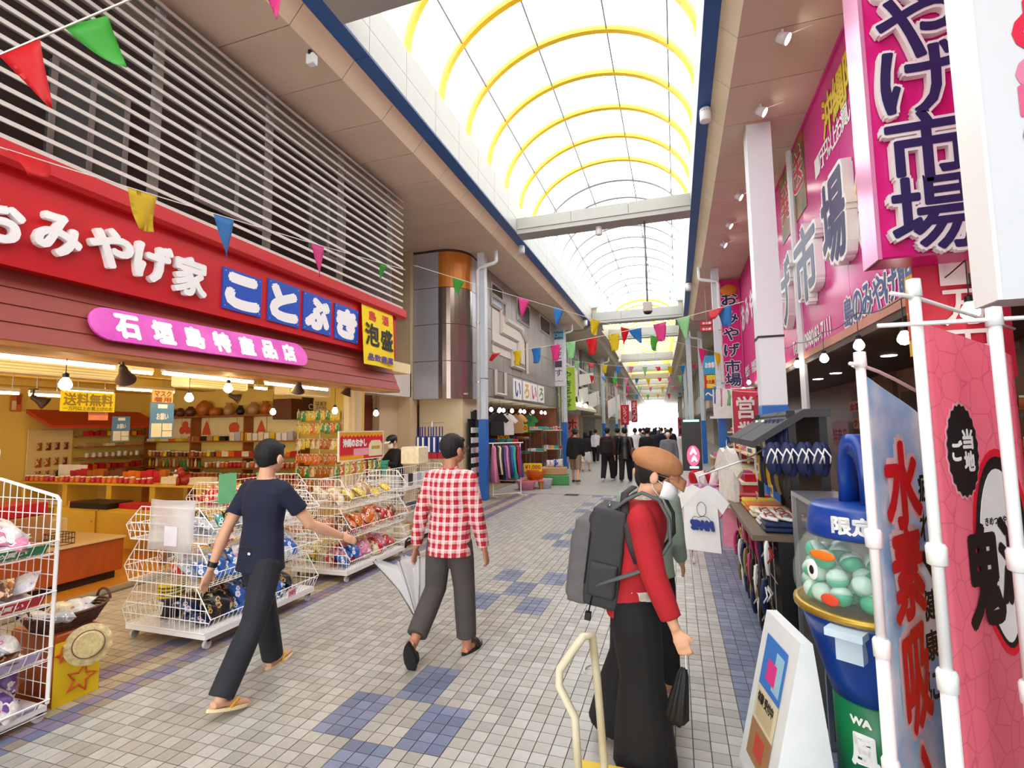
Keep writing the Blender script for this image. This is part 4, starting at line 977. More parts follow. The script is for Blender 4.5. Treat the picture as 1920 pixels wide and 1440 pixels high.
# ---- steel columns with blue foot and downpipe
GPA = M('column_grey', '#cdd4d8', .45, noise=.05); CBL = M('column_blue', '#1a64b8', .4, noise=.06); PIPE = M('downpipe_white', '#e4e6e4', .4)
def column(x, y, label, w=.19, zblue=1.98, side=1, group=None, sh=0, pipe=True):
    t = thing('steel_column', label, 'column', (x, y, 0), 0, group)
    mb = MB(); mb.bevbox(-w / 2, w / 2, -w / 2, w / 2, zblue, ZS, .012); mb.build('shaft', GPA, t)
    mb = MB(); mb.bevbox(-w / 2 - .004, w / 2 + .004, -w / 2 - .004, w / 2 + .004, 0, zblue, .012); mb.build('blue_foot', CBL, t)
    if pipe:
        mb = MB(); mb.tube([(side * .42, -.1, ZS + .05), (side * .42, -.1, ZS - .28), (side * .37, -.12, ZS - .33), (-side * .02, -.15, ZS - .42), (-side * .07, -.15, ZS - .5), (-side * .07, -.15, zblue)], .048, 8); mb.build('downpipe', PIPE, t, True)
        mb = MB()
        for z in (2.9, 4.4): mb.lathe([(.055, z), (.055, z + .03)], 8, (-side * .07, -.15, 0))
        mb.box(-w / 2 - .01, w / 2 + .01, -w / 2 - .01, w / 2 + .01, 3.0, 3.02); mb.build('pipe_clips', STEEL, t)
    return t
column(-4.58, 11.75, 'white steel column with blue foot and downpipe before the clothes shop, nearest on the left')
y2 = gx(1056, 640, -4.58).y
column(-4.58, y2, 'white column with blue foot behind the hanging white guest house sign')
for k, (px, lb) in enumerate(((1128, 'white column with blue foot beside the white hanging panels'), (1152, 'white column left of the small red hanging banner'), (1168, 'white column just right of the small red hanging banner'))):
    p = gx(px, 650, -4.4 - k * .05); column(p.x, p.y, lb, pipe=k < 1)
# ---- grey clad building with clothes shop
GC = M('clad_grey', '#a29c93', .4, .35, noise=.12, scale=1.5)
XB = -4.9; YB0, YB1 = 12.42, 21.6
mb = MB(); mb.box(-9, XB - .03, YB0, YB1, 2.62, 6.25); cb = mb.build('wall_clad', M('clad_back', '#5e5a55', .7), kind='structure')
ny = 10
for i in range(ny):
    ya = YB0 + (YB1 - YB0) * i / ny + .008; yb2 = YB0 + (YB1 - YB0) * (i + 1) / ny - .008
    for z0, z1 in ((2.62, 3.42), (3.435, 4.55), (4.565, 6.24)):
        q = MB(); q.box(XB - .03, XB, ya, yb2, z0, z1); q.build('cladding_panel', GC, cb)
for k, bb in enumerate(((921, 537, 941, 577), (969, 568, 992, 606), (1012, 597, 1030, 624))):
    c, w, h = on_left(*bb, XB + .01)
    q = MB(); q.box(XB, XB + .03, c.y - w / 2, c.y + w / 2, c.z - h / 2, c.z + h / 2); wo = q.build('window_%d' % (20 + k), M('black_glass', '#0d0d0e', .15), kind='structure')
    q = MB(); q.tube([(XB + .02, c.y - w / 2, c.z - h / 2), (XB + .02, c.y + w / 2, c.z - h / 2), (XB + .02, c.y + w / 2, c.z + h / 2), (XB + .02, c.y - w / 2, c.z + h / 2)], .04, 4, closed=True); q.build('window_frame', M('frame_pale', '#c9c3b6', .5), wo)
rl = thing('wall_relief', 'pale angular relief ornament on the grey clad wall', 'relief', (XB, 0, 0)); PB = M('relief_cream', '#cfc8b8', .6)
c, w, h = on_left(922, 575, 985, 690, XB)
def rp(u, v): return (.04, c.y + (u - .5) * w, c.z + (v - .5) * h)
for pts in ([(0, 1), (.35, 1), (.35, .72), (.8, .72), (1, .55), (1, 0)], [(0, .85), (.2, .85), (.2, .5), (.7, .5), (.7, .2)], [(0, .3), (.5, .3), (.5, .05), (.9, .05)], [(.05, -.1), (.05, -.45), (.3, -.45), (.3, -.1)]):
    q = MB(); q.tube([rp(*p) for p in pts], .06, 4); q.build('relief_bar', PB, rl)
q = MB(); q.box(0, .02, c.y - w / 2, c.y + w * .45, c.z - h * .35, c.z + h * .3); q.build('relief_field', PB, rl)
# iro iro boards
lbs = ['white sign board with a blue letter above the clothes shop', 'white sign board with a yellow letter above the clothes shop', 'white sign board with a red letter above the clothes shop', 'white sign board with a green letter above the clothes shop']
for k, (ch, col, bb) in enumerate((('い', '#24408c', (964, 711, 979, 749)), ('ろ', '#e0b020', (982, 716, 995, 751)), ('い', '#c83038', (996, 720, 1008, 753)), ('ろ', '#6a9a3a', (1010, 724, 1021, 755)))):
    c, w, h = on_left(*bb, XB + .05)
    t = thing('letter_board', lbs[k], 'sign', (XB + .036, c.y, c.z)); q = MB(); q.box(-.03, 0, -w / 2, w / 2, -h / 2, h / 2); q.build('board', C('#f2f0ea'), t)
    text_mb(ch, w * .66, h * .7, .02, 0, frame((.004, 0, 0), UL, VL)).build('letter', C(col), t)
# clothes shop interior
mb = MB(); mb.box(-8.6, -8.5, 11.4, 21.6, 0, 2.7); mb.build('wall_shop_rear', M('brown_rear', '#6b4230', .7, noise=.2), kind='structure')
mb = MB(); mb.box(-8.6, -4.95, 21.4, 21.6, 0, 2.7); mb.build('wall_shop_end', M('brown_end', '#8a5236', .7, noise=.2), kind='structure')
mb = MB(); mb.box(-8.6, -4.9, 11.4, 21.6, 2.6, 2.64); mb.build('ceiling', M('shop2_ceiling', '#c8bda6', .7), kind='structure')
mb = MB(); mb.box(-8.6, -5.0, 12.4, 21.6, 0, .02); mb.build('floor', M('shop2_floor', '#9c8468', .5), kind='structure')
for k in range(10):
    p = gx(905 + k * 13 + (k % 3) * 3, 764 + k * .9, -5.05 - .25 * (k % 2)); bulb(p, 'round lit bulb under the grey clad wall of the clothes shop', 'bulbs of the clothes shop', 2.6 - p.z, .06, BULBW)
def shirt_mesh():
    mb = MB()
    out = [(-.09, 0), (-.2, -.06), (-.36, -.24), (-.26, -.32), (-.2, -.25), (-.21, -.68), (.21, -.68), (.2, -.25), (.26, -.32), (.36, -.24), (.2, -.06), (.09, 0), (0, -.05)]
    n = len(out); mb.add([(x, -.03 - .02 * math.cos(x * 8), z) for x, z in out] + [(x, .03 + .02 * math.cos(x * 8), z) for x, z in out], [tuple(range(n)), tuple(range(n, 2 * n))[::-1]] + [(i + n, (i + 1) % n + n, (i + 1) % n, i) for i in range(n)])
    mb.k = 1; mb.tube([(-.16, 0, -.05), (0, 0, .02), (.16, 0, -.05)], .008, 5); mb.tube([(0, 0, .02), (0, 0, .08), (.02, 0, .1)], .004, 5)
    return mb.mesh('hanging_shirt', [gm('black'), STEEL])
SHIRT = shirt_mesh()
for k, (px, py, c, s, lb) in enumerate(((884, 768, 'black', 1.1, 'large black T-shirt hanging left of the blue column foot'), (932, 774, 'black', 1, 'black T-shirt hanging just right of the blue column'), (951, 776, 'white', 1, 'white T-shirt hanging between black and beige shirts'), (971, 776, 'tan', 1, 'beige T-shirt hanging in the clothes shop'), (993, 778, 'green', 1, 'green T-shirt hanging in the clothes shop'))):
    p = gx(px, py, -5.0 - .1 * k); item(SHIRT, 'hanging_shirt', (p.x, p.y, min(p.z, 2.5)), c, lb, 'shirt', 'T-shirts hanging in the clothes shop', (0, 0, .5), s)
# rack of carded goods left of the column
t = thing('card_rack', 'black rack of white carded accessories left of the blue column foot', 'rack', (-4.72, 11.98, 0), PI / 2); mb = MB(); mb.box(-.42, .4, .18, .22, .1, 2.0); mb.box(-.42, .4, -.02, .22, 0, .1); mb.build('rack_panel', BLACK, t)
for r in range(6):
    for k in range(6): item(BOXC, 'carded_item', (-4.84, 11.64 + k * .13, .4 + r * .25), random.choice(['white', 'white', 'silver', 'pink']), 'white carded item on the black rack', 'accessory', 'carded items on the black rack', (0, 0, PI / 2), .8)
# clothes rail
a = gz(925, 935); b = gz(977, 931)
t = thing('clothes_rail', 'white clothes rail of patterned dresses on the paving by the blue column', 'clothes rail', a); d = b - a; Lr = d.length; ang = math.atan2(d.y, d.x); t.rotation_euler = (0, 0, ang)
mb = MB()
for x in (0, Lr): mb.tube([(x, 0, .06), (x, 0, 1.38)], .014, 6); mb.tube([(x, -.3, .06), (x, .3, .06)], .014, 6)
mb.tube([(-.12, 0, 1.38), (Lr + .08, 0, 1.38)], .014, 6); mb.tube([(0, 0, .1), (Lr, 0, .1)], .01, 6); mb.build('rail_frame', WIRE, t)
def dress_mesh():
    mb = MB(); R = []
    for z, a_, b_ in ((0, .06, .03), (-.06, .15, .04), (-.25, .13, .06), (-.4, .14, .07), (-.9, .26, .1)):
        R.append([(a_ * math.cos(u) * (1 + .12 * math.sin(5 * u) * (z < -.5)), b_ * math.sin(u) * (1 + .2 * math.sin(5 * u) * (z < -.5)), z) for u in [2 * PI * k / 20 for k in range(20)]])
    mb.rings(R); mb.k = 1; mb.tube([(0, 0, 0), (0, 0, .06), (.02, 0, .07)], .004, 4); return mb.mesh('hanging_dress', [gm('pink'), STEEL], True)
DRESS = dress_mesh()
for k, c in enumerate(['pink', 'black', 'cream', 'black', 'purple', 'pink', 'navy', 'blue', 'teal', 'black', 'red', 'purple']):
    p = a + d * ((k + .4) / 12); item(DRESS, 'hanging_dress', (p.x, p.y, 1.31), c, '%s patterned dress on the white clothes rail, %s from the blue column' % (c, ['first', 'second', 'third', 'fourth', 'fifth', 'sixth', 'seventh', 'eighth', 'ninth', 'tenth', 'eleventh', 'twelfth'][k]), 'dress', 'dresses on the clothes rail', (0, 0, ang + PI / 2 + random.uniform(-.3, .3)), 1 if k == 0 else random.uniform(.75, .95))
# tubs, crates and tables before the clothes shop
TUBM = MB(); TUBM.lathe([(0, 0), (.2, 0), (.27, .26), (.29, .27), (.28, .24), (.22, .05)], 20); TUBO = TUBM.mesh('round_tub', gm('orange'), True)
p = gz(1004, 915); tt = thing('tub_stool', 'low orange stool under the orange tub', 'stool', (p.x, p.y, 0)); mb = MB()
mb.box(-.3, .3, -.3, .3, .22, .25)
for x in (-.27, .22):
    for y in (-.27, .22): mb.box(x, x + .05, y, y + .05, 0, .22)
mb.build('stool_frame', gm('orange'), tt)
item(TUBO, 'round_tub', (p.x, p.y, .255), 'orange', 'large orange round tub with a yellow price sign', 'tub', None, sc=1.1)
card('yellow price sign standing in the orange tub', (p.x, p.y - .25, .62), .55, .24, '#f0cc10', '¥1,000', '#c02018', (1, 0, 0), VL, .004, rod=.2)
p = gz(987, 918); item(TUBO, 'round_tub', (p.x, p.y, .0), 'pink', 'pale pink round tub beside the clothes rail', 'tub', None, sc=1.0)
p = gz(1040, 908); mb = MB(); mb.bevbox(-.45, .45, -.3, .3, 0, .3, .02); t = thing('plastic_crate', 'green plastic crate on the paving at the shop corner', 'crate', (p.x, p.y, 0), .2); mb.build('crate', gm('green'), t)
put(box_mesh(.8, .5, .22), 'carton', (p.x, p.y, .305), (0, 0, .2), mat=gm('tan'), label='tan open carton stacked on the green crate', cat='box')
row(BAG, 'folded_cloth', 'cloth', ['blue', 'white'], 'on the tan carton by the green crate', (p.x - .25, p.y, .54), (p.x + .25, p.y, .54), 4, (.9, 1.1))
p = gz(1022, 915); put(TUBO, 'goods_bag', (p.x, p.y, 0), (0, 0, 0), (.8, .8, 1), mat=gm('silver'), label='grey patterned sack between the orange tub and the green crate', cat='bag')
for k, (px, py, hgt, w, c, lb) in enumerate(((948, 905, 1.25, .9, 'brown', 'brown display table behind the clothes rail'), (1010, 890, 1.7, .5, 'silver', 'silver wire tower of small goods in the clothes shop'), (1038, 880, 1.65, .7, 'cream', 'cream display stand at the shop corner'), (970, 880, 1.3, 1.0, 'tan', 'tan table of folded clothes deep in the shop'))):
    p = gz(px, py); t = thing('goods_table', lb, 'table', (p.x, p.y, .02)); mb = MB(); mb.box(-w / 2, w / 2, -.3, .3, hgt - .05, hgt); mb.box(-w / 2, w / 2, -.3, .3, hgt * .5, hgt * .5 + .03); mb.box(-w / 2, w / 2, -.3, .3, .1, .13); mb.build('table_boards', gm(c), t)
    mb = MB()
    for x in (-w / 2 + .02, w / 2 - .02):
        for y in (-.28, .28): mb.tube([(x, y, 0), (x, y, hgt)], .015, 5)
    mb.build('table_legs', STEEL, t)
    pl_ = 'on the %s' % lb.split(' in ')[0].split(' at ')[0].split(' behind ')[0]
    for z in (hgt, hgt * .5 + .03, .13):
        row(random.choice([BOXA, JAR, BOXB]), 'shop_ware', 'goods', ['red', 'yellow', 'white', 'teal', 'pink', 'blue'], pl_, (p.x - w / 2, p.y - .1, .02 + z), (p.x + w / 2, p.y - .1, .02 + z), 6, (1, 1.5))
card('yellow price sign over the brown display table', (gz(950, 900).x, gz(950, 900).y - .3, 1.45), .4, .25, '#f0d020', '500', '#c02018', (1, 0, 0), VL, .004, rod=.25)
card('yellow price sign deeper in the clothes shop', (gz(985, 890).x, gz(985, 890).y - .3, 1.75), .4, .3, '#f0d020', '390', '#c02018', (1, 0, 0), VL, .004, rod=.45)
# ---- hanging white guest house sign
c = gy(1044, 672, y2 - .3); w = .68; h = 2.45; t = thing('hanging_sign', 'tall white hanging guest house sign with ink brush letters', 'sign', (c.x, y2 - .3, c.z))
mb = MB(); mb.bevbox(-w / 2, w / 2, -.04, .04, -h / 2, h / 2, .01); mb.build('sign_panel', C('#e4e2e4'), t)
q = MB(); q.box(-w / 2, w / 2, -.045, -.04, h / 2 - .42, h / 2); q.build('header_band', C('#6fb4c8'), t)
UF = (1, 0, 0)
text_mb('Guest House\n&\nBackpackers', w * .9, .36, .004, 0, frame((0, -.05, h / 2 - .22), UF, VL)).build('lettering', KT, t)
for k, ch in enumerate('んだーす'): text_mb(ch, .3, .3, .004, 0, frame((.08, -.046, .5 - k * .38), UF, VL)).build('lettering', C('#5a3a5a'), t)
text_mb('〜〜', .5, .05, .002, 0, frame((0, -.046, -1.0), UF, VL)).build('lettering', KT, t)
# ---- farther left buildings
FW = [M('far_wall_%d' % k, c, .7, noise=.12, scale=1.2) for k, c in enumerate(['#c9c4b6', '#8f8a80', '#b9a58c', '#a9adad', '#cfc0a4', '#97928c'])]
yy = 21.8; k = 0
for L_, x, zb_ in ((7, -5.2, 2.5), (6, -5.0, 2.7), (8, -5.1, 2.6), (9, -5.2, 2.7), (12, -5.0, 2.6), (18, -5.1, 2.8), (22, -5.2, 2.8)):
    d = FS * max(0, yy - 27)
    mb = MB(); mb.box(-14, x + d, yy, yy + L_ - .1, zb_, 6.25); o = mb.build('wall_row', FW[k % 6], kind='structure')
    mb = MB(); mb.box(-14, x - 2.2 + d, yy, yy + L_ - .1, 0, zb_); mb.build('wall_row_back', FW[(k + 2) % 6], kind='structure')
    for j in range(max(2, int(L_ / 2.2))):
        q = MB(); y0_ = yy + .4 + j * 2.2; q.box(x + d, x + d + .04, y0_, y0_ + 1.4, 4.0, 5.6); w_ = q.build('window_pane', M('far_glass', '#4a4f50', .2), o)
        q = MB(); q.box(x + d, x + d + .06, y0_ + .66, y0_ + .72, 4.0, 5.6); q.box(x + d, x + d + .08, y0_ - .05, y0_ + 1.45, 3.92, 4.0); q.build('window_frame', PB, w_)
    yy += L_; k += 1
# white panels hung along the third building and the balcony rail
for k, (px0, px1, py0, py1) in enumerate(((1064, 1084, 690, 745), (1086, 1112, 700, 720), (1084, 1103, 728, 756), (1104, 1124, 736, 762), (1140, 1162, 745, 775))):
    c, w, h = on_left(px0, py0, px1, py1, -4.75)
    t = thing('hung_panel', 'pale panel on the third left building, %s from the white guest house sign' % ['first', 'second', 'third', 'fourth', 'fifth'][k], 'panel', c, group='pale panels on the third left building')
    q = MB(); q.box(-.04, 0, -w / 2, w / 2, -h / 2, h / 2); q.build('panel_board', C('#dcd8cc' if k != 4 else '#e6d8d4'), t, rot=(.12, 0, 0))
    q = MB(); q.box(-.05, -.04, -w / 2 + .1, w / 2 - .1, h / 2, h / 2 + .12); q.build('bracket', STEEL, t)
# awning over third shop and its boards
mb = MB(); mb.rings([[(-5.1, y, 3.3), (-4.5, y, 2.75), (-4.5, y, 2.62), (-5.1, y, 2.7)] for y in (22.2, 30)]); mb.build('shop_awning', M('awning_cream', '#e2d6ba', .6), label='long cream awning over the third shop on the left', cat='awning')
def nobori(label, p, w, h, col, s, scol, u=UF, zb=.0, vertical=True, bold=.004, pole=True):
    t = thing('street_banner', label, 'banner', p)
    mb = MB(); mb.slab(lambda a_, b_: ((a_ - .5) * w, .02 * math.sin(7 * a_ + 3 * b_), zb + b_ * h), 6, 8, .004); T = Matrix(((u[0], -u[1], 0, 0), (u[1], u[0], 0, 0), (0, 0, 1, 0), (0, 0, 0, 1)))
    mb.v = [tuple(T @ V(q)) for q in mb.v]; mb.build('cloth', C(col), t)
    n = V(u).cross(V((0, 0, 1))); ch = h * .86 / max(1, len(s))
    for k, c_ in enumerate(s): text_mb(c_, min(w * .7, ch * .9), ch * .86, bold, 0, frame(tuple(n * .035 + V((0, 0, zb + h * .93 - ch * (k + .5)))), u, VL)).build('letter', C(scol), t)
    if pole: q = MB(); q.tube([tuple(V(u) * (-w / 2 - .02)), tuple(V(u) * (-w / 2 - .02) + V((0, 0, zb + h + .06)))], .014, 6); q.tube([tuple(V(u) * (-w / 2 - .02) + V((0, 0, zb + h + .03))), tuple(V(u) * (w / 2) + V((0, 0, zb + h + .03)))], .008, 5); q.build('banner_pole', WIRE, t)
    return t
p = gx(1076, 880, -5.0); nobori('red-lettered firefly tour banner beside the second blue column foot', (p.x, p.y, .0), .6, 2.35, '#e89a90', 'ホタル', '#b01c1c', bold=.02)
p = gx(1076, 880, -4.5); p.y -= 1; nobori('yellow-green banner hanging high beside the second blue column', (p.x, p.y, 0), .7, 1.9, '#a8c838', 'やきそば', '#3a6a20', zb=2.5, pole=True)
p = gx(1174, 850, -4.1); nobori('red hanging banner with white writing in the distance', (p.x, p.y, 0), .7, 1.7, '#d01c34', 'いらっしゃ', '#f0e8e8', zb=1.9)
p = gx(1192, 850, -4.3); nobori('narrow red far banner near the bright street end', (p.x, p.y, 0), .6, 2.4, '#c83048', 'まつり', '#f0e8e8', zb=2.2)
p = gx(1092, 800, -4.6)
t = thing('arm_lamp', 'double arm spotlight on the cream awning of the third shop', 'lamp', (p.x, p.y, 2.9)); mb = MB(); mb.tube([(0, -.7, 0), (.1, 0, .05), (0, .9, -.05)], .02, 6); mb.tube([(-.3, 0, 0), (.1, 0, .05)], .02, 6); mb.build('lamp_arm', BLACK, t)
for y in (-.75, .95): mb = MB(); mb.sphere((0, y, -.02), .13, 12, 8); mb.build('lamp_globe', BULBW, t, True)
# ================================================================ RIGHT SHOP: pink signs
XP = 2.0; UR = (0, -1, 0)
PINK = M('sign_magenta', '#dc1f8e', .22, noise=.06, scale=1); NAVY = M('letter_navy', '#23245c', .4)
def on_right(px0, py0, px1, py1, X):
    yc = (py0 + py1) / 2; a = gx(px0, yc, X); b = gx(px1, yc, X); xc = (px0 + px1) / 2
    t = gx(xc, py0, X).z; d = gx(xc, py1, X).z
    return V((X, (a.y + b.y) / 2, (t + d) / 2)), abs(b.y - a.y), t - d
mb = MB(); mb.box(2.12, 8, -6, 23, 2.86, 6.28); mb.box(7.5, 8, -6, 23, 0, 3); mb.build('wall_right', M('wall_mauve', '#b98a90', .7), kind='structure')
ps = thing('pink_shop_sign', 'huge glossy pink sign wall with raised navy market letters on the right', 'sign', (0, 0, 0))
for k in range(5):
    mb = MB(); ya = 3.0 + k * 1.86; mb.box(XP, 2.12, ya + .004, ya + 1.856, 2.88, 6.24); mb.build('sign_panel', PINK, ps)
mb = MB(); mb.box(XP - .03, 2.12, 3.0, 12.3, 2.78, 2.88); mb.build('lower_trim', M('trim_salmon', '#c98a78', .5), ps)
mb = MB(); mb.box(XP - .02, 2.1, 3.0, 12.3, 6.2, 6.25); mb.build('upper_trim', C('#d43a8c'), ps)
for ch, bb in (('場', (1544, 300, 1602, 512)), ('市', (1492, 398, 1546, 580)), ('げ', (1462, 470, 1494, 625))):
    c, w, h = on_right(*bb, XP - .06)
    outlined(ps, ch, frame((XP, c.y, c.z), UR, VL), w * .78, h * .8, NAVY, LW, .03, .085, .11, 'letter')
def run_right(s, pa, pb, w, h, m_in, m_out, bi, bo, depth=0):
    a = gx(*pa, XP); b = gx(*pb, XP); z = (a.z + b.z) / 2
    for k, ch in enumerate(s):
        y = a.y + (b.y - a.y) * (k / max(1, len(s) - 1))
        T = frame((XP - .002, y, z), UR, VL)
        if m_out: outlined(ps, ch, T, w, h, m_in, m_out, bi, bo, depth)
        else: lettering(ps, ch, T, w, h, m_in, bi, 0, .004, 'letter')
run_right('島のみやげ館', (1592, 590), (1698, 508), .3, .34, M('letter_slate', '#3d4f86', .4), LW, .008, .035)
run_right('沖縄限定', (1552, 212), (1622, 72), .42, .5, C('#e8cc20'), C('#8a5a10'), .014, .03)
run_right('一万円以上お買い上げ', (1532, 300), (1618, 175), .22, .26, LW, None, .006, 0)
a = gx(1488, 660, XP); b = gx(1558, 612, XP)
text_mb('Tel/fax (0980)83-7111', abs(a.y - b.y), .3, .008, 0, frame((XP - .002, (a.y + b.y) / 2, (a.z + b.z) / 2), UR, VL), z=.004).build('lettering', LW, ps)
# picture panel with the dispatch letters
c, w, h = on_right(1462, 275, 1512, 430, XP)
mb = MB(); mb.box(XP - .01, XP, c.y - w / 2, c.y + w / 2, c.z - h / 2, c.z + h / 2); pp = mb.build('picture_panel', M('picture_food', '#4c5a30', .4, col2='#a86a20', scale=3), ps)
for k, ch in enumerate('発送'): outlined(pp, ch, frame((XP - .012, c.y + w * (.24 - .48 * k), c.z + .1 * k), UR, VL), w * .44, h * .5, C('#c81c24'), LW, .012, .035)
for k, (px, py, r, col) in enumerate(((1625, 235, .34, '#3f9a7a'), (1625, 340, .3, '#e0a860'), (1630, 415, .28, '#e8c8b0'), (1445, 500, .25, '#d8a050'))):
    p = gx(px, py, XP); mb = MB(); mb.T = frame((XP - .002, p.y, p.z), UR, VL); mb.prism([(r * 1.15 * math.cos(2 * PI * j / 20), r * 1.15 * math.sin(2 * PI * j / 20)) for j in range(20)], 0, .006); mb.T = None; o = mb.build('printed_picture', LW, ps)
    mb = MB(); mb.T = frame((XP - .009, p.y, p.z), UR, VL); mb.prism([(r * math.cos(2 * PI * j / 20), r * math.sin(2 * PI * j / 20)) for j in range(20)], 0, .003); mb.T = None; mb.build('picture_fill', C(col), o)
# projecting box signs
def box_sign(label, x0, x1, y0, y1, z0, z1, s, cw, ch_h, zc, name='projecting_sign', xs=None, bo=.031, bi=.01, dep=.05):
    t = thing(name, label, 'sign', ((x0 + x1) / 2, y0, z0)); w = x1 - x0; h = z1 - z0
    mb = MB(); mb.bevbox(-w / 2, w / 2, 0, y1 - y0, 0, h, .012); mb.build('sign_box', M('sign_magenta_face', '#d8127c', .3), t)
    mb = MB(); mb.box(-w / 2 - .006, -w / 2 + .02, -.006, y1 - y0, 0, h); mb.build('edge_strip', M('edge_pink', '#ec9ac4', .2, .3), t)
    for k, c_ in enumerate(s): outlined(t, c_, frame((0, -.004, zc[k] - z0), UF, VL), cw, ch_h, NAVY, LW, bi, bo, dep)
    return t
zc = [gy(1740, y, 3.99).z for y in (-62, 48, 152, 280, 404)]
xb_ = gy(1648, 492, 3.99).x
box_sign('large projecting pink box sign with navy raised letters at upper right', xb_, 1.99, 3.99, 4.27, 2.87, 6.24, 'みやげ市場', .46, .5, zc)
zc = [gy(1372, y, 16.4).z for y in (560, 595, 626, 656, 687, 712)]
t2 = box_sign('narrow pink hanging sign of the souvenir market farther down the street', gy(1351, 620, 16.4).x, 1.98, 16.4, 16.6, 2.92, 6.2, 'おみやげ市場', .42, .38, zc, bo=.03, bi=.012, dep=.02)
mb = MB(); mb.sphere((0, -.02, 2.95), .2, 14, 8, (1.2, .2, .9)); mb.build('emblem', C('#e08a20'), t2, True)
text_mb('全国発送', .55, .14, .006, 0, frame((0, -.01, 2.58), UF, VL)).build('lettering', C('#e8a8b8'), t2)
# second pink wall run beyond the column
ps2 = thing('pink_wall_sign', 'second pink sign wall with white lettering beyond the white column', 'sign', (0, 0, 0)); mb = MB(); mb.box(XP + .02, 2.12, 12.4, 23, 2.5, 6.24); mb.build('sign_panel', C('#d8247e'), ps2)
for k, ch in enumerate('おみやげ'): outlined(ps2, ch, frame((XP + .015, 15.9 - k * .85, 4.9 - .0 * k), UR, VL), .6, .7, LW, C('#f0a0c8'), .02, .05, .02)
for k in range(3): text_mb('特産品', .8, .3, .01, 0, frame((XP + .01, 13.2 + k * 1.3, 3.3), UR, VL)).build('lettering', LW, ps2)
# ---- columns and pipe on the right
t = thing('box_column', 'broad white box column in front of the pink sign wall', 'column', (1.345, 8.1, 0))
mb = MB(); mb.bevbox(-.165, .165, -.165, .165, 2.02, ZS, .012); mb.build('shaft', M('column_white', '#e6e8ec', .4), t)
mb = MB(); mb.bevbox(-.17, .17, -.17, .17, 0, 2.02, .012); mb.build('blue_foot', CBL, t)
mb = MB(); mb.box(-.175, .175, -.175, .175, 3.0, 3.03); mb.build('strap', DGREY, t)
mb = MB(); mb.tube([(.62, .9, ZS), (.62, .9, .05)], .06, 8); mb.box(.5, .7, .85, 1.0, 4.3, 4.35); mb.build('downpipe', PIPE, t)
for k, (px, lb, w) in enumerate(((1346, 'white column with downpipe left of the narrow pink hanging sign', .2), (1312, 'white column behind the pale green bunting pennant on the right', .2), (1290, 'distant white column on the right, second beyond the pink hanging sign', .22), (1281, 'distant white column on the right, third beyond the pink hanging sign', .22))):
    p = gx(px, 640, 1.22 - (.0 if k < 2 else .5)); column(p.x, p.y, lb, w, side=-1, pipe=k < 2)
# ---- shop front under the pink sign
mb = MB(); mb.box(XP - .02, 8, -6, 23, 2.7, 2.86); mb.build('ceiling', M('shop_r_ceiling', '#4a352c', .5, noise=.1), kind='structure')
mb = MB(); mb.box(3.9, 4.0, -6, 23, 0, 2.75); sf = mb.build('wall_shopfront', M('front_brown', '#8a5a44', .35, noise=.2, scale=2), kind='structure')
gl = sheer('shop_glass', '#c8a890', .18, .05)
for k in range(9):
    y = 2.2 + k * 1.25
    q = MB(); q.box(3.82, 3.9, y, y + .1, 0, 2.7); q.build('mullion', M('mullion_bronze', '#5a3a2c', .3, .5), sf)
    q = MB(); q.box(3.87, 3.88, y + .1, y + 1.25, .1, 2.6); q.build('glass_pane', gl, sf)
    if k in (2, 5, 6):
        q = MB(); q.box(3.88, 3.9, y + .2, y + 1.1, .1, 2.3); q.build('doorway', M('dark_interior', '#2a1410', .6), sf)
for k in range(7):
    t = thing('recessed_downlight', 'recessed lit downlight in the dark shop ceiling under the pink sign', 'light', (2.9, 4.6 + k * 1.25, 2.69), group='downlights under the pink sign'); q = MB(); q.lathe([(0, 0), (.09, 0), (.1, .012), (0, .012)], 16); q.build('lens', M('downlight_lit', (1, .85, .7), .3, emit=9), t)
for k, (px, py, lb) in enumerate(((1610, 640, 'hanging bulb with dark holder right of the phone number'), (1545, 666, 'hanging bulb with dark holder below the phone number'), (1495, 678, 'hanging bulb with dark holder left of the phone number'), (1461, 683, 'hanging bulb with dark holder right beside the white column'), (1695, 625, 'hanging bulb with dark holder beside the yellow card'), (1818, 572, 'hanging bulb with dark holder over the pink banner'), (1404, 714, 'hanging bulb left of the white box column, nearest it'), (1394, 727, 'hanging bulb left of the white box column, second from it'), (1386, 731, 'hanging bulb left of the white box column, third from it'), (1366, 748, 'hanging bulb before the white arrow sign'), (1356, 745, 'hanging bulb at the foot of the narrow pink sign'))):
    p = gx(px, py, 1.85); bulb(p, lb, 'bulbs strung along the right shop', .3, .052, BULBW)
ws = [gx(px, py, 1.85) + V((0, 0, .3)) for px, py in ((1818, 572), (1695, 625), (1610, 640), (1545, 666), (1495, 678), (1461, 683), (1404, 714), (1394, 727), (1386, 731), (1366, 748), (1356, 745))]
mb = MB(); pts = []
for a, b in zip(ws, ws[1:]):
    for j in range(5): q = a.lerp(b, j / 5); q.z -= .05 * math.sin(PI * j / 5); pts.append(tuple(q))
mb.tube(pts, .006, 4); mb.build('lamp_cable', BLACK, label='black cable carrying the bulbs along the right shop', cat='cable')
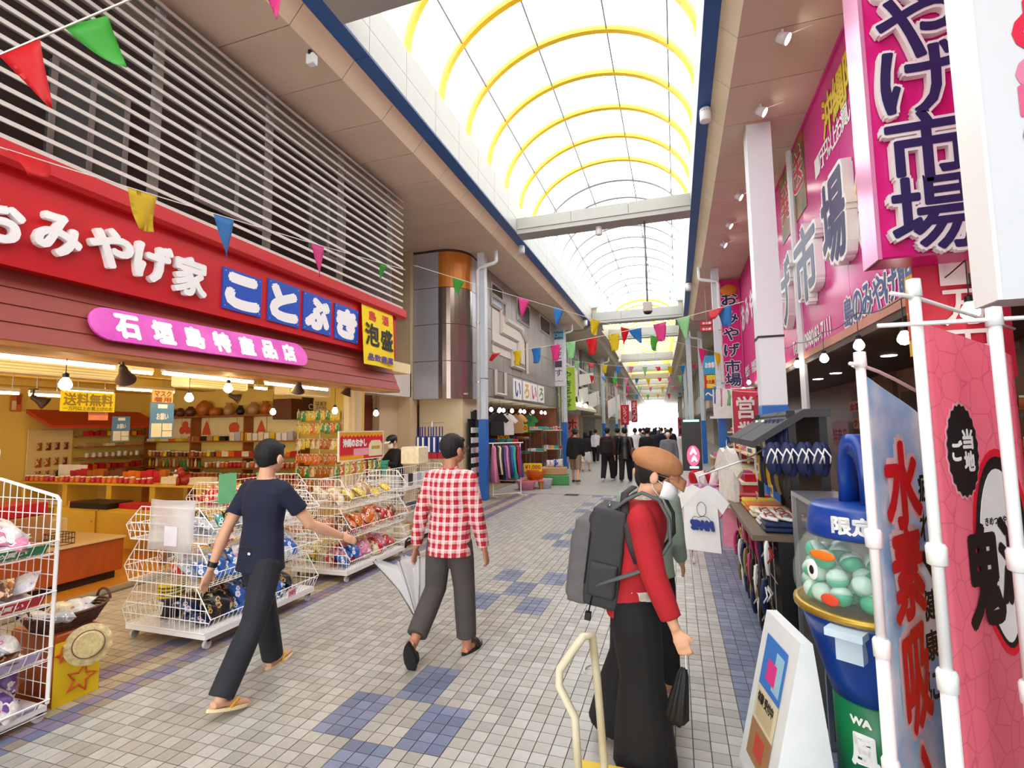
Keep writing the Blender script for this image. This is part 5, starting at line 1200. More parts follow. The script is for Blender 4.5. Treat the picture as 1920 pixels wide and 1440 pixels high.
# posters and goods in the right shop
for k, (px0, py0, px1, py1, col, s, sc_, lb) in enumerate(((1592, 752, 1614, 773, '#e88a80', '全国', '#a01c1c', 'salmon card on the shop glass, upper of the two'), (1600, 783, 1618, 804, '#e88a80', 'クレ', '#301010', 'salmon card on the shop glass, lower of the two'), (1561, 790, 1592, 850, '#e6b0c0', '特産品', '#b04060', 'pale pink notice on the shop glass'))):
    c, w, h = on_right(px0, py0, px1, py1, 3.78); card(lb, c, w, h, col, s, sc_, UR, VL, .01)
p = gx(1713, 590, 1.75); card('yellow and orange vertical card hanging by the bulbs', (1.75, p.y, p.z), .22, .62, '#f0b428', '旨', '#c8501c', UR, VL, .02)
p = gx(1805, 575, 1.95); nobori('red hanging flag with white writing behind the pink banner', (1.95, p.y, 2.05), .55, 1.0, '#c8203c', '一万円', '#f0e0e0', u=UF, pole=False)
for k, (y, lb) in enumerate(((4.6, 'pink-skirted display table behind the blue capsule machine'), (6.3, 'goods table deeper in the right shop'), (3.2, 'orange-skirted display table right of the blue banner'))):
    t = thing('goods_table', lb, 'table', (2.6, y, 0)); mb = MB(); mb.bevbox(-.5, .5, -.75, .75, .8, .85, .01); mb.build('table_top', gm('tan'), t); mb = MB(); mb.box(-.48, .48, -.73, .73, 0, .8); mb.build('skirt', [C('#d86a98'), C('#8a5030'), C('#d89020')][k], t)  # skirts coloured pink, brown and orange
    pl_ = 'on the ' + lb.split(' behind')[0].split(' right of')[0]
    for r in range(3): row(random.choice([BAG, BOXA, BOXB]), 'souvenir', 'souvenir', ['orange', 'blue', 'white', 'red', 'yellow', 'teal'], pl_, (2.25 + r * .3, y - .65, .86 + (.0)), (2.25 + r * .3, y + .65, .86), 8, (.9, 1.3), .3)
sh2 = thing('wall_shelves', 'brown shelves of boxed goods behind the right shop glass', 'shelf', (3.5, 6.0, 0))
for z in (.5, 1.0, 1.45, 1.9): q = MB(); q.box(0, .3, -1.6, 1.6, z - .03, z); q.build('shelf_board', SHW, sh2)
for y in (-1.6, 0, 1.57): q = MB(); q.box(0, .3, y, y + .03, 0, 2.1); q.build('upright', SHW, sh2)
for z in (.5, 1.0, 1.45, 1.9): row(random.choice([BOXA, BOXC, JAR]), 'souvenir', 'souvenir', ['orange', 'tan', 'red', 'amber'], 'on the brown shelves behind the right shop glass', (3.62, 4.5, z), (3.62, 7.5, z), 13, (1, 1.4), PI / 2)
sp = thing('spotlight', 'row placeholder', 'spotlight') if False else None
for k, (px, py) in enumerate(((1467, 70), (1426, 210), (1384, 373), (1366, 428), (1356, 465))):
    p = gz(px, py - 14, ZS); t = thing('ceiling_spotlight', 'lit white spotlight on the right soffit, %s from the camera' % ['nearest', 'second', 'third', 'fourth', 'fifth'][k], 'spotlight', (p.x, p.y, ZS), group='spotlights on the right soffit')
    mb = MB(); mb.tube([(0, 0, 0), (0, 0, -.08)], .02, 6); mb.tube([(.02, 0, -.08), (.3, .0, -.02)], .006, 4); mb.build('stem', PIPE, t)
    T = V((0, 0, -1)).rotation_difference(V((.8, -.2, -.6)).normalized()).to_matrix().to_4x4(); T.translation = (0, 0, -.1)
    mb = MB(); mb.T = T; mb.lathe([(0, .06), (.05, .06), (.07, -.06), (.06, -.06), (.0, -.05)], 14); mb.T = None; mb.build('lamp_head', PIPE, t, True)
    mb = MB(); mb.T = T; mb.lathe([(0, -.058), (.06, -.058), (.06, -.062), (0, -.062)], 14); mb.T = None; mb.build('lens', M('spot_lit', (1, .95, .85), .3, emit=20), t)

# ================================================================ RIGHT FOREGROUND
# white projecting board at the picture edge
t = thing('projecting_board', 'plain white projecting board with red letters at the right picture edge', 'sign', (gy(1852, 300, 2.0).x, 2.0, 2.14)); bx_ = gy(1852, 300, 2.0).x; mb = MB(); mb.box(0, .75, 0, .13, 0, 3.2); mb.build('board', M('board_pale', '#d6dcde', .5, noise=.04), t)
mb = MB(); mb.box(-.012, 0, -.005, .135, 0, 3.2); mb.build('edge_strip', M('edge_white', '#f3f3f0', .4), t)
mb = MB(); mb.box(.3, .98, .02, .1, .74, .8); mb.box(.3, .98, .02, .1, 2.6, 2.66); mb.build('bracket', STEEL, t)
for ch, py, sz, col in (('i', 5, .1, '#d8183c'), ('O', 52, .14, '#d8183c'), ('C', 130, .12, '#d880a0'), ('r', 182, .1, '#d86088'), ('e', 250, .08, '#a87890')):
    p = gy(1952, py, 1.995); text_mb(ch, sz, sz, .006, 0, frame((p.x - bx_, -.004, p.z - 2.14), UF, VL)).build('letter', C(col), t)
# nobori poles and flags
PW = M('pole_white', '#eeefec', .35)
def nobori_pole(label, x, y, top, bar):
    t = thing('banner_pole', label, 'pole', (x, y, 0))
    mb = MB(); mb.tube([(0, 0, .05), (0, 0, 1.0)], .021, 10); mb.build('lower_tube', PW, t, True)
    mb = MB(); mb.tube([(0, 0, 1.0), (0, 0, top)], .016, 10); mb.build('upper_tube', PW, t, True)
    for z in (.62, 1.0, 1.36): mb = MB(); mb.lathe([(.018, z - .035), (.026, z - .03), (.027, z + .02), (.022, z + .03)], 12); mb.build('collar', PW, t, True)
    mb = MB(); mb.lathe([(0, top + .03), (.019, top + .025), (.021, top - .03), (.016, top - .03)], 12); mb.build('top_cap', PW, t, True)
    mb = MB(); mb.tube(bar, [.007] * (len(bar) - 1) + [.005], 6); mb.build('cross_bar', PW, t, True)
    mb = MB(); mb.box(-.02, .02, -.02, .02, 0, .05); mb.lathe([(0, 0), (.2, 0), (.2, .04), (.06, .08), (.02, .08)], 16); mb.build('base', M('base_grey', '#9a9c9e', .6), t)
    return t
u1 = V((.616, .788, 0)); P1_ = V((.625, 2.05, 0)); z1 = 1.975
nobori_pole('white banner pole carrying the pale blue banner', P1_.x, P1_.y, z1, [tuple(u1 * a + V((0, 0, z1 - .02 - .12 * max(0, a) ** 1.3 * 1.6))) for a in (-.08, 0, .15, .3, .45, .58)])
def flag(label, P, u, w, ztop, zbot, drop, mat, amp=.02):
    t = thing('street_banner', label, 'banner', (P.x, P.y, 0))
    n = u.cross(V((0, 0, 1)))
    def S(a, b):
        zt = ztop - drop * a ** 1.2; return u * (.03 + a * w) + n * (amp * math.sin(5 * a + 4 * b) * (.3 + a)) + V((0, 0, zbot + (zt - zbot) * b))
    mb = MB(); mb.slab(lambda a, b: tuple(S(a, b)), 14, 22, .003); mb.build('cloth', mat, t, True)
    def onf(a, z):
        b = (z - zbot) / (ztop - drop * a ** 1.2 - zbot); p = S(a, b); e = S(min(a + .05, 1), b) - S(a, b); e.z = 0
        return p + n * .004, e.normalized()
    return t, onf
WAT = thin_cloth(M('banner_water', '#eef8fc', .7, col2='#a4d6f4', scale=4))
t, onf = flag('pale blue water-pattern banner with red and white vertical characters', P1_, u1, .52, 1.92, .12, .17, WAT, .012)
RD = C('#d81828'); zz_ = [(1.52, '水', .33), (1.2, '素', .34), (.83, '吸', .36), (.44, '入', .38), (.14, 'に', .25)]
for z, ch, s in zz_:
    if z < .2: continue
    p, e = onf(.47, z); outlined(t, ch, frame(tuple(p), tuple(e), VL), s * .8, s * .92, RD, LW, .012, .034, 0)
for k, ch in enumerate('疲れ、健康に'):
    p, e = onf(.8, 1.5 - k * .15); text_mb(ch, .095, .11, .003, 0, frame(tuple(p), tuple(e), VL)).build('letter', KT, t)
u2 = V((math.cos(math.radians(42)), math.sin(math.radians(42)), 0)); P2_ = V((.722, 1.85, 0)); P3_ = V((.905, 1.83, 0))
nobori_pole('white banner pole left of the pink banner', P2_.x, P2_.y, 2.17, [tuple(u2 * a + V((0, 0, 2.14 - .1 * max(0, a)))) for a in (-.12, 0, .3, .6)])
nobori_pole('white banner pole right of the pink banner at the picture edge', P3_.x, P3_.y, 2.06, [(-.3, -.02, 2.05), (0, 0, 2.05), (.3, .02, 2.05)])
def asanoha():
    m = bpy.data.materials.new('banner_pink'); m.use_nodes = True; nt = m.node_tree; p = nt.nodes['Principled BSDF']; p.inputs['Roughness'].default_value = .7
    tc = nt.nodes.new('ShaderNodeTexCoord'); vo = nt.nodes.new('ShaderNodeTexVoronoi'); vo.feature = 'DISTANCE_TO_EDGE'; vo.inputs['Scale'].default_value = 11; vo.inputs['Randomness'].default_value = .6
    rp = nt.nodes.new('ShaderNodeValToRGB'); rp.color_ramp.elements[0].color = (*lin('#ea7d95'), 1); rp.color_ramp.elements[1].color = (*lin('#ff95ab'), 1); rp.color_ramp.elements[0].position = .0; rp.color_ramp.elements[1].position = .035
    nt.links.new(tc.outputs['Object'], vo.inputs['Vector']); nt.links.new(vo.outputs['Distance'], rp.inputs[0]); nt.links.new(rp.outputs[0], p.inputs['Base Color']); return thin_cloth(m)
t, onf = flag('bright pink banner with a black cloud-shaped emblem and white oval', P2_, u2, .52, 2.06, .15, .08, asanoha(), .006)
def shape(a, z, pts, m, zoff, name='printed_shape'):
    p, e = onf(a, z); mb = MB(); T = frame(tuple(p), tuple(e), VL); T = T @ Matrix.Translation((0, 0, zoff)); mb.T = T; mb.prism(pts, 0, .0012); mb.T = None; return mb.build(name, m, t), T
KB = C('#1a1416')
cl_ = [((.085 + .007 * (k % 2)) * math.cos(2 * PI * k / 44), (.14 + .008 * (k % 2)) * math.sin(2 * PI * k / 44)) for k in range(44)]
_, T = shape(.3, 1.66, [(x * 1.08, y * 1.06) for x, y in cl_], C('#e8a0b0'), .001); _, T = shape(.3, 1.66, cl_, KB, .003)
for k, ch in enumerate('ご当地'): text_mb(ch, .058, .06, .003, 0, T @ Matrix.Translation(((-.036, .03, .03)[k], (.0, .035, -.035)[k], .002))).build('letter', LW, t)
def oval(a, b, dy=0, n=36): return [(a * math.cos(2 * PI * k / n) * (1 - .35 * max(0, -math.sin(2 * PI * k / n)) ** 2), dy + b * math.sin(2 * PI * k / n)) for k in range(n)]
shape(.66, 1.33, oval(.165, .33), C('#e01830'), .003); shape(.65, 1.33, oval(.145, .305), KB, .005); _, T = shape(.63, 1.32, oval(.12, .275), C('#ecebe8'), .007)
text_mb('きめつのやいば', .17, .025, .001, 0, T @ Matrix.Translation((0, .11, .002))).build('lettering', KB, t)
text_mb('鬼', .17, .3, .012, 0, T @ Matrix.Translation((-.115, -.05, .004))).build('letter', KB, t); text_mb('滅', .17, .27, .008, 0, T @ Matrix.Translation((.06, -.02, .004))).build('letter', KB, t)
# capsule machine
cmx = thing('capsule_machine', 'blue bear-eared capsule vending machine with a clear dome of green balls', 'vending machine', (.81, 2.78, 0)) ; cmx['label'] = 'tall blue capsule vending machine with a clear dome of green balls'
MBL = M('machine_blue', '#123f96', .3, noise=.04); MGR = M('machine_green', '#157a48', .35)
mb = MB(); mb.lathe([(0, 0), (.17, 0), (.17, .16), (.0, .16)], 28); mb.build('base', MBL, cmx, True)
mb = MB(); mb.lathe([(.0, .16), (.165, .16), (.168, .53), (0, .53)], 28); gb = mb.build('green_drum', MGR, cmx, True)
mb = MB(); mb.lathe([(0, .53), (.172, .53), (.2, .62), (.27, .86), (.29, .9), (.0, .9)], 32); mb.build('blue_body', MBL, cmx, True)
mb = MB(); mb.lathe([(.285, .895), (.305, .9), (.305, .925), (.285, .93)], 32); mb.build('brass_ring', M('ring_brass', '#b8933c', .35, .6), cmx, True)
DOME = sheer('dome_plastic', '#eef4ee', .16, .05)
mb = MB(); mb.lathe([(.285, .93), (.3, 1.0), (.298, 1.08), (.27, 1.17), (.22, 1.24)], 32); mb.build('clear_dome', DOME, cmx, True)
mb = MB(); mb.lathe([(0, 1.24), (.23, 1.235), (.235, 1.25), (.215, 1.36), (.2, 1.375), (0, 1.38)], 32); mb.build('blue_cap', MBL, cmx, True)
hd = []
for k in range(13): t_ = PI * k / 12; hd.append((-.0 + .0, .085 * math.cos(t_), 1.37 + (.33 * math.sin(t_) ** .55)))
mb = MB(); mb.rings([[(p[0] + dx, p[1] * s_, 1.37 + (p[2] - 1.37) * s_) for dx, s_ in ((-.05, 1), (.05, 1), (.05, .72), (-.05, .72))] for p in hd]); T = Matrix.Rotation(.35, 4, 'Z'); mb.v = [tuple(T @ V(q)) for q in mb.v]; mb.build('carry_handle', MBL, cmx, True)
def wrap(s, r, zc_, ang, w, h, m, parent, bold=.003):
    mb = text_mb(s, w, h, bold, 0, None)
    mb.v = [(r * math.cos(ang + x / r), r * math.sin(ang + x / r), zc_ + y) for x, y, z in mb.v]; mb.build('lettering', m, parent)
A0_ = math.radians(-122)
wrap('限定', .232, 1.302, A0_ + .1, .16, .075, LW, cmx, .004); wrap('WA', .172, .46, A0_ - .1, .08, .03, LW, gb); wrap('風', .172, .34, A0_ - .05, .1, .13, LW, gb, .006); wrap('みやげ', .172, .24, A0_, .1, .04, LW, gb, .003)
mb = MB(); mb.T = Matrix.Rotation(A0_ + .0, 4, 'Z'); mb.box(.28, .36, -.07, .07, .86, .89); mb.box(.24, .3, -.05, .05, .75, .86); mb.T = None; mb.build('coin_tray', M('tray_pale', '#c8dce8', .3), cmx)
for a_, z_, col, sc_ in ((A0_ - .45, 1.1, '#f4f4f4', (.03, .005, .045)), (A0_ - .3, 1.17, '#f07818', (.06, .005, .022)), (A0_ - .2, .99, '#e04828', (.04, .005, .025))):
    mb = MB(); mb.sphere((0, 0, 0), 1, 14, 8, sc_); o = mb.build('face_sticker', C(col), cmx, True); o.location = (.302 * math.cos(a_) * (.96 if z_ > 1.15 else 1), .302 * math.sin(a_) * (.96 if z_ > 1.15 else 1), z_); o.rotation_euler = (0, 0, a_ + PI / 2)
mb = MB(); mb.sphere((0, 0, 0), 1, 10, 6, (.013, .004, .02)); o = mb.build('face_sticker', BLACK, cmx, True); o.location = (.307 * math.cos(A0_ - .45), .307 * math.sin(A0_ - .45), 1.1); o.rotation_euler = (0, 0, A0_ - .45 + PI / 2)
cb_ = MB(); cb_.lathe([(.002, -.045), (.026, -.037), (.042, -.018), (.046, 0)], 14); cb_.k = 1; cb_.lathe([(.046, 0), (.042, .018), (.026, .037), (.002, .045)], 14); CAP = cb_.mesh('capsule', [M('capsule_green', '#3fb98a', .25), M('capsule_clear', '#c8e6d4', .2)], True)
n_ = 0
for lay, z in enumerate((.985, 1.06, 1.125)):
    for ring, nn in ((.23, 14), (.13, 8), (.03, 2)):
        for k in range(nn):
            if lay == 2 and random.random() < .45: continue
            a_ = 2 * PI * (k + .5 * lay) / nn + random.uniform(-.1, .1)
            put(CAP, 'toy_capsule', (.81 + ring * (.98 - .04 * lay) * math.cos(a_), 2.78 + ring * (.98 - .04 * lay) * math.sin(a_), z + random.uniform(-.01, .01)), (random.uniform(-1, 1), random.uniform(-1, 1), random.uniform(0, 6)), 1, label='green and clear toy capsule inside the dome of the blue vending machine', cat='capsule', group='capsules in the vending machine')
# white wedge signboard
wsn = thing('wedge_signboard', 'white wedge-shaped floor signboard with a small printed poster', 'sign', (.47, 2.8, 0), math.radians(10))
mb = MB(); mb.rings([[(-.18, y, .0), (.13, y, 0), (.05, y, .76), (.0, y, .76)] for y in (-.15, .28)]); mb.build('board_body', M('board_white', '#e9ebe8', .45, noise=.05), wsn)
un = V((-.22, 0, -.8)).normalized(); 
T = frame((-.092, .065, .38), (0, -1, 0), (.18, 0, .76)) @ Matrix.Translation((0, 0, .003))
def q_(x0, x1, y0, y1, col, z=.001, nm='printed_panel'):
    mb = MB(); mb.T = T; mb.box(x0, x1, y0, y1, z, z + .001); mb.T = None; mb.build(nm, C(col), wsn)
q_(-.13, .13, .05, .3, '#3a78c8'); q_(-.06, .05, .1, .2, '#e03888', .003); q_(.02, .11, .08, .26, '#9cc4d8', .002); q_(-.13, .13, -.12, .05, '#e0d2b0'); q_(-.13, .13, -.3, -.12, '#a87a50'); q_(-.05, .06, -.26, -.16, '#c84838', .003); q_(-.1, .1, -.1, .02, '#c8b890', .003)
text_mb('体験 受付中', .2, .05, .002, 0, T, z=.006).build('lettering', KT, wsn)
# glass show case between machine and sandal rack
t = thing('show_case', 'small aluminium glass show case behind the blue capsule machine', 'show case', (.98, 3.55, 0)); mb = MB()
for x in (-.25, .25):
    for y in (-.3, .3): mb.box(x - .012, x + .012, y - .012, y + .012, 0, 1.3)
for z in (.02, .62, 1.29): mb.box(-.26, .26, -.31, .31, z - .015, z + .015)
mb.build('case_frame', STEEL, t); mb = MB(); mb.box(-.25, -.246, -.3, .3, .64, 1.27); mb.box(-.25, .25, -.3, -.296, .64, 1.27); mb.build('glass', sheer('case_glass', '#dfe8ea', .2, .03), t); mb = MB(); mb.box(-.24, .24, -.29, .29, .04, .6); mb.build('dark_base', DGREY, t)
row(BOXC, 'souvenir', 'souvenir', ['white', 'blue', 'silver'], 'inside the aluminium show case', (.95, 3.35, .64), (.95, 3.8, .64), 4, (1, 1.2))
# ================================================================ SANDAL RACK AND RIGHT STREET STALLS
def sandal_mesh(name, sole, strap):
    mb = MB(); out = []
    n = 20
    for k in range(n):
        t = 2 * PI * k / n; y = .125 * math.cos(t); w = .042 + .008 * math.cos(t) - .006 * math.cos(2 * t); out.append((w * math.sin(t), y))
    mb.prism(out, 0, .018); mb.k = 1
    mb.tube([(-.036, -.03, .018), (-.028, .02, .045), (0, .075, .02)], .006, 5); mb.tube([(.036, -.03, .018), (.028, .02, .045), (0, .075, .02)], .006, 5)
    return mb.mesh(name, [sole, strap], True)
SN = [sandal_mesh('flip_flop', M('sole_navy', '#1c2750', .6), WHITE), sandal_mesh('flip_flop', M('sole_white', '#e4e2dc', .6), M('strap_red', '#a83030', .5)), sandal_mesh('flip_flop', M('sole_olive', '#8a7a48', .6), M('strap_tan', '#c8a878', .5)), sandal_mesh('flip_flop', M('sole_dark', '#2a2622', .6), M('strap_cream', '#d8ccb0', .5)), sandal_mesh('flip_flop', M('sole_pink', '#c83a6a', .6), M('strap_pink', '#e880a0', .5)), sandal_mesh('flip_flop', M('sole_yellow', '#d8b020', .6), M('strap_yel', '#f0d040', .5))]
SNW = ['navy', 'white', 'olive', 'dark brown', 'pink', 'yellow']
def pair(k, p, rz, place, tilt=PI / 2):
    for dx in (-.018, .018):
        put(SN[k], 'flip_flop', (p[0] + dx * math.cos(rz), p[1] + dx * math.sin(rz), p[2]), (tilt, 0, rz + (.12 if dx > 0 else -.12)), 1, label='%s flip-flop %s' % (SNW[k], place), cat='sandal', group='%s flip-flops %s' % (SNW[k], place))
# rack: black frame with grey sloping top, table in front
RX0, RX1, RY0, RY1 = .55, 1.0, 4.15, 5.75
rk = thing('sandal_rack', 'black sandal rack with a dark grey sloping top on the right', 'rack', (0, 0, 0))
mb = MB()
for x in (RX0 + .25, RX1):
    for y in (RY0, RY1): mb.box(x - .025, x + .025, y - .025, y + .025, 0, 1.85)
for z in (1.2, 1.52, 1.8): mb.box(RX0 + .25, RX0 + .28, RY0, RY1, z, z + .025)
mb.build('frame', BLACK, rk)
mb = MB(); mb.tube([(RX0 + .26, 5.4, 1.53), (RX0 + .1, 5.4, 1.42), (.2, 5.4, 1.25)], .008, 6); mb.build('side_arm', STEEL, rk)
mb = MB(); mb.box(RX1, RX1 + .03, RY0, RY1, .1, 1.8); mb.build('back_panel', M('rack_board', '#3a2a20', .6), rk)
FAB = M('canopy_charcoal', '#3c3c40', .7, noise=.1); 
for (a, b) in ((RY0 - .05, (RY0 + RY1) / 2 - .02), ((RY0 + RY1) / 2 + .02, RY1 + .05)):
    mb = MB(); mb.rings([[(RX0 - .02, y, 1.63), (RX0 + .33, y, 1.86), (RX1 + .05, y, 1.86), (RX1 + .05, y, 1.8), (RX0 + .33, y, 1.8), (RX0 - .02, y, 1.58)] for y in (a, b)]); mb.build('canopy_panel', FAB, rk)
mb = MB(); mb.box(RX0 - .05, RX1, RY0, RY1 + .6, .9, .94); mb.build('table_top', M('table_edge', '#6b5a48', .5), rk)
mb = MB(); mb.box(RX0 + .12, RX1, RY0, RY1 + .6, 0, .9); mb.build('table_skirt', BLACK, rk)
mb = MB()
for y in [RY0 + .1 + k * .2 for k in range(10)]: mb.tube([(RX0 + .1, y, .3), (RX0 + .1, y, .88)], .004, 4)
for z in (.35, .6, .85):
    mb.tube([(RX0 + .1, RY0, z), (RX0 + .1, RY1 + .5, z)], .004, 4)
mb.build('front_grid', STEEL, rk)
for r, (z, ks, plc) in enumerate(((1.67, (0, 0, 0, 0, 3, 1, 2, 1, 0), 'on the upper hooks of the sandal rack'), (1.33, (3, 2, 0, 5, 1, 3, 0, 5, 1), 'on the lower hooks of the sandal rack'))):
    for i, k in enumerate(ks): pair(k, (RX0 + .2, RY0 + .06 + i * .18, z), PI / 2 if i > 3 else PI / 2 + .5, plc)
for i in range(4): pair(0, (RX0 + .12 + i * .1, RY0 - .03, 1.5), .1, 'on the end of the sandal rack')
for r, (z, ks, plc) in enumerate(((.78, (1, 0, 4, 3, 4, 0, 4, 1, 4, 3), 'hanging high on the front grid of the sandal table'), (.5, (0, 3, 1, 3, 4, 2, 0, 1, 3, 4), 'hanging low on the front grid of the sandal table'), (.24, (3, 3, 3, 1, 0, 2, 3, 0, 1, 2), 'at the foot of the sandal table'))):
    for i, k in enumerate(ks): pair(k, (RX0 + .04 - .03 * (r == 1), RY0 + .02 + i * .2, z), PI / 2 - .3 + random.uniform(-.2, .2), plc)
def folded(label, p, c, n=1, w=.3, d=.22):
    t = thing('folded_cloth', label, 'clothing', p); mb = MB()
    mb.bevbox(-w / 2, w / 2, -d / 2, d / 2, 0, .035, .012); mb.build('folded_layer', gm(c), t); return t
for k, (y, c) in enumerate(((4.35, 'navy'), (4.6, 'white'), (5.0, 'cream'), (5.3, 'orange'), (5.6, 'yellow'), (5.95, 'red'))):
    for j in range(2): folded('%s folded cloth on the sandal table, %s of its stack' % (c, ['bottom', 'top'][j]), (RX0 + .2, y, .945 + .037 * j), c)
for i in range(6): put(SN[1], 'flip_flop', (RX0 + .1 + (i % 3) * .11, 4.35 + (i // 3) * .24, 1.03 + .0), (0, 0, .3), label='white flip-flop lying on folded cloth on the sandal table', cat='sandal', group='white flip-flops lying on the sandal table')
for k, (y, z, c) in enumerate(((5.55, 1.42, '#e8d830'), (4.95, 1.37, '#f2f0ee'), (5.1, 1.1, '#d8b888'), (4.3, 1.25, '#e8c030'), (5.4, .72, '#e8d830'), (4.5, .42, '#c89858'))):
    card('%s price tag on the sandal rack, %s' % (['yellow', 'white', 'kraft', 'mustard', 'lemon', 'tan'][k], ['high at its far end', 'at its middle', 'above the folded cloth', 'near its end hooks', 'on the far front grid', 'on the low front grid'][k]), (RX0 + .12 - (.12 if z < .9 else 0), y, z), .1, .09, c, '¥980', '#333333', UR, VL)
# white T-shirts
t = thing('printed_shirt', 'white T-shirt with a blue canned meat print hanging out over the paving', 'shirt', (.2, 5.4, 1.16)); t.scale = (.82,) * 3; t.rotation_euler = (0, 0, -.35); mb = MB()
out = [(-.09, 0), (-.2, -.05), (-.33, -.2), (-.25, -.33), (-.2, -.26), (-.22, -.78), (.22, -.78), (.2, -.26), (.25, -.33), (.33, -.2), (.2, -.05), (.09, 0), (0, -.05)]
n = len(out); mb.add([(x, -.025 - .02 * math.cos(9 * x), z) for x, z in out] + [(x, .025, z) for x, z in out], [tuple(range(n)), tuple(range(n, 2 * n))[::-1]] + [(i + n, (i + 1) % n + n, (i + 1) % n, i) for i in range(n)])
mb.build('shirt_body', M('shirt_white', '#e9e8e6', .8, noise=.05), t)
TS_ = frame((0, -.05, -.4), UF, VL)
outlined(t, 'SPAM', frame((.02, -.048, -.47), UF, (-.12, 0, 1)), .25, .1, C('#20368c'), C('#20368c'), .008, .016)
mb = MB(); mb.tube([(.02 + .055 * math.cos(a_), -.05, -.28 + .085 * math.sin(a_)) for a_ in [2 * PI * k / 18 for k in range(18)]], .003, 4, closed=True); mb.tube([(-.1, -.05, -.4), (-.07, -.05, -.37), (-.02, -.05, -.38), (.05, -.05, -.36), (.1, -.05, -.38), (.12, -.05, -.41)], .003, 4); mb.build('line_print', KT, t)
mb = MB(); mb.tube([(-.15, 0, -.04), (0, 0, .03), (.15, 0, -.04)], .007, 5); mb.tube([(0, 0, .03), (0, 0, .1), (.25, .1, .3)], .004, 5); mb.build('hanger', STEEL, t)
item(SHIRT, 'hanging_shirt', (.52, 6.05, 1.5), 'white', 'plain white T-shirt hanging at the far end of the sandal rack', 'shirt', None, (0, 0, -1.25), .95)
item(SHIRT, 'hanging_shirt', (.6, 6.15, .95), 'pink', 'pink T-shirt hanging low behind the printed white shirt', 'shirt', None, (0, 0, -.6), .8)
# pink basket cart and LED sign
t = thing('basket_cart', 'white basket cart with pink trim and red toys beyond the printed shirt', 'cart', (.42, 7.3, 0)); mb = MB()
for x in (-.3, .3):
    for y in (-.35, .35): mb.tube([(x, y, .08), (x, y, 1.05)], .01, 5)
for z in (.2, .6, .8, 1.0): mb.tube([(-.3, -.35, z), (.3, -.35, z), (.3, .35, z), (-.3, .35, z)], .007, 4, closed=True)
for k in range(9): mb.tube([(-.3 + k * .075, -.35, .2), (-.3 + k * .075, -.35, 1)], .003, 4); mb.tube([(-.3, -.35 + k * .0875, .2), (-.3, -.35 + k * .0875, 1)], .003, 4)
mb.build('cart_frame', M('cart_wire_pink', '#d8a8c0', .4), t); mb = MB(); mb.box(-.31, .31, -.36, .36, .88, .95); mb.build('pink_band', C('#d890c8'), t); mb = MB(); mb.box(-.29, .29, -.34, .34, .8, .84); mb.build('tray', WHITE, t)
for x in (-.28, .28):
    for y in (-.33, .33): caster(t, x, y, .04)
for i in range(10): put(BAG, 'red_toy', (.2 + .11 * (i % 5), 7.1 + .2 * (i // 5), .96), (random.uniform(-.4, .4), .2, random.uniform(0, 6)), .9, mat=gm(random.choice(['red', 'red', 'white'])), label='red and white toy heaped on the pink-trimmed basket cart', cat='toy', group='toys on the pink-trimmed cart')
p = gx(1302, 900, .4)
t = thing('led_sign', 'tall black LED sign with a glowing red letter A', 'sign', (.4, p.y, 0)); mb = MB(); mb.box(-.28, .22, -.04, .04, .55, 1.92); mb.box(-.2, .14, -.12, .12, 0, .05); mb.box(-.05, .0, -.02, .02, .0, .6); mb.build('sign_panel', M('led_black', '#26201f', .4), t)
LR = M('led_red', (1, .03, .06), .4, emit=5); LWH = M('led_white', (1, .9, .9), .4, emit=6); LC = M('led_cyan', (.2, .9, .8), .4, emit=4)
mb = MB(); mb.T = frame((.0, -.045, .95), UF, VL); mb.prism([(.16 * math.cos(a_), .27 * math.sin(a_)) for a_ in [2 * PI * k / 18 for k in range(18)]], 0, .004); mb.T = None; mb.build('red_glow', LR, t)
text_mb('A', .15, .16, .012, 0, frame((0, -.055, 1.08), UF, VL)).build('glowing_letter', LWH, t); text_mb('A', .13, .13, .012, 0, frame((.02, -.055, .88), UF, VL)).build('glowing_letter', LWH, t)
mb = MB(); mb.box(-.22, .18, -.06, -.042, 1.86, 1.91); mb.build('light_bar', LC, t); mb = MB(); mb.box(-.1, .12, -.06, -.042, .62, .67); mb.build('light_bar', LC, t)
for k, (px, lb, col, s) in enumerate(((1280, 'far pink banner with a black emblem beside the LED sign', '#e0607c', '鬼滅'), (1405, 'red shop banner behind the sandal rack top', '#c8304c', '営業中'))):
    p = gx(px, 900, .5 if k == 0 else 1.75); nobori(lb, (p.x, p.y, 0), .6, 2.5 if k == 0 else 2.3, col, s, '#201818' if k == 0 else '#f0e8e0', zb=.4, bold=.012)
p = gx(1382, 775, 1.6); t = thing('arrow_sign', 'white sign with a red arrow below the narrow pink sign', 'sign', (1.6, p.y, 2.0)); mb = MB(); mb.box(-.6, .55, -.03, .03, 0, .75); mb.box(-.7, .6, -.05, .05, -.06, 0); mb.build('board', C('#ecebe8'), t); mb = MB(); mb.box(-.08, .08, -.05, .05, -1.95, -.06); mb.build('post', BLACK, t)
mb = MB(); mb.T = frame((.1, -.04, .38), (.8, 0, -.6), (.6, 0, .8)); mb.prism([(-.3, -.04), (.12, -.04), (.12, -.12), (.3, 0), (.12, .12), (.12, .04), (-.3, .04)], 0, .006); mb.T = None; mb.build('arrow', C('#d02030'), t)
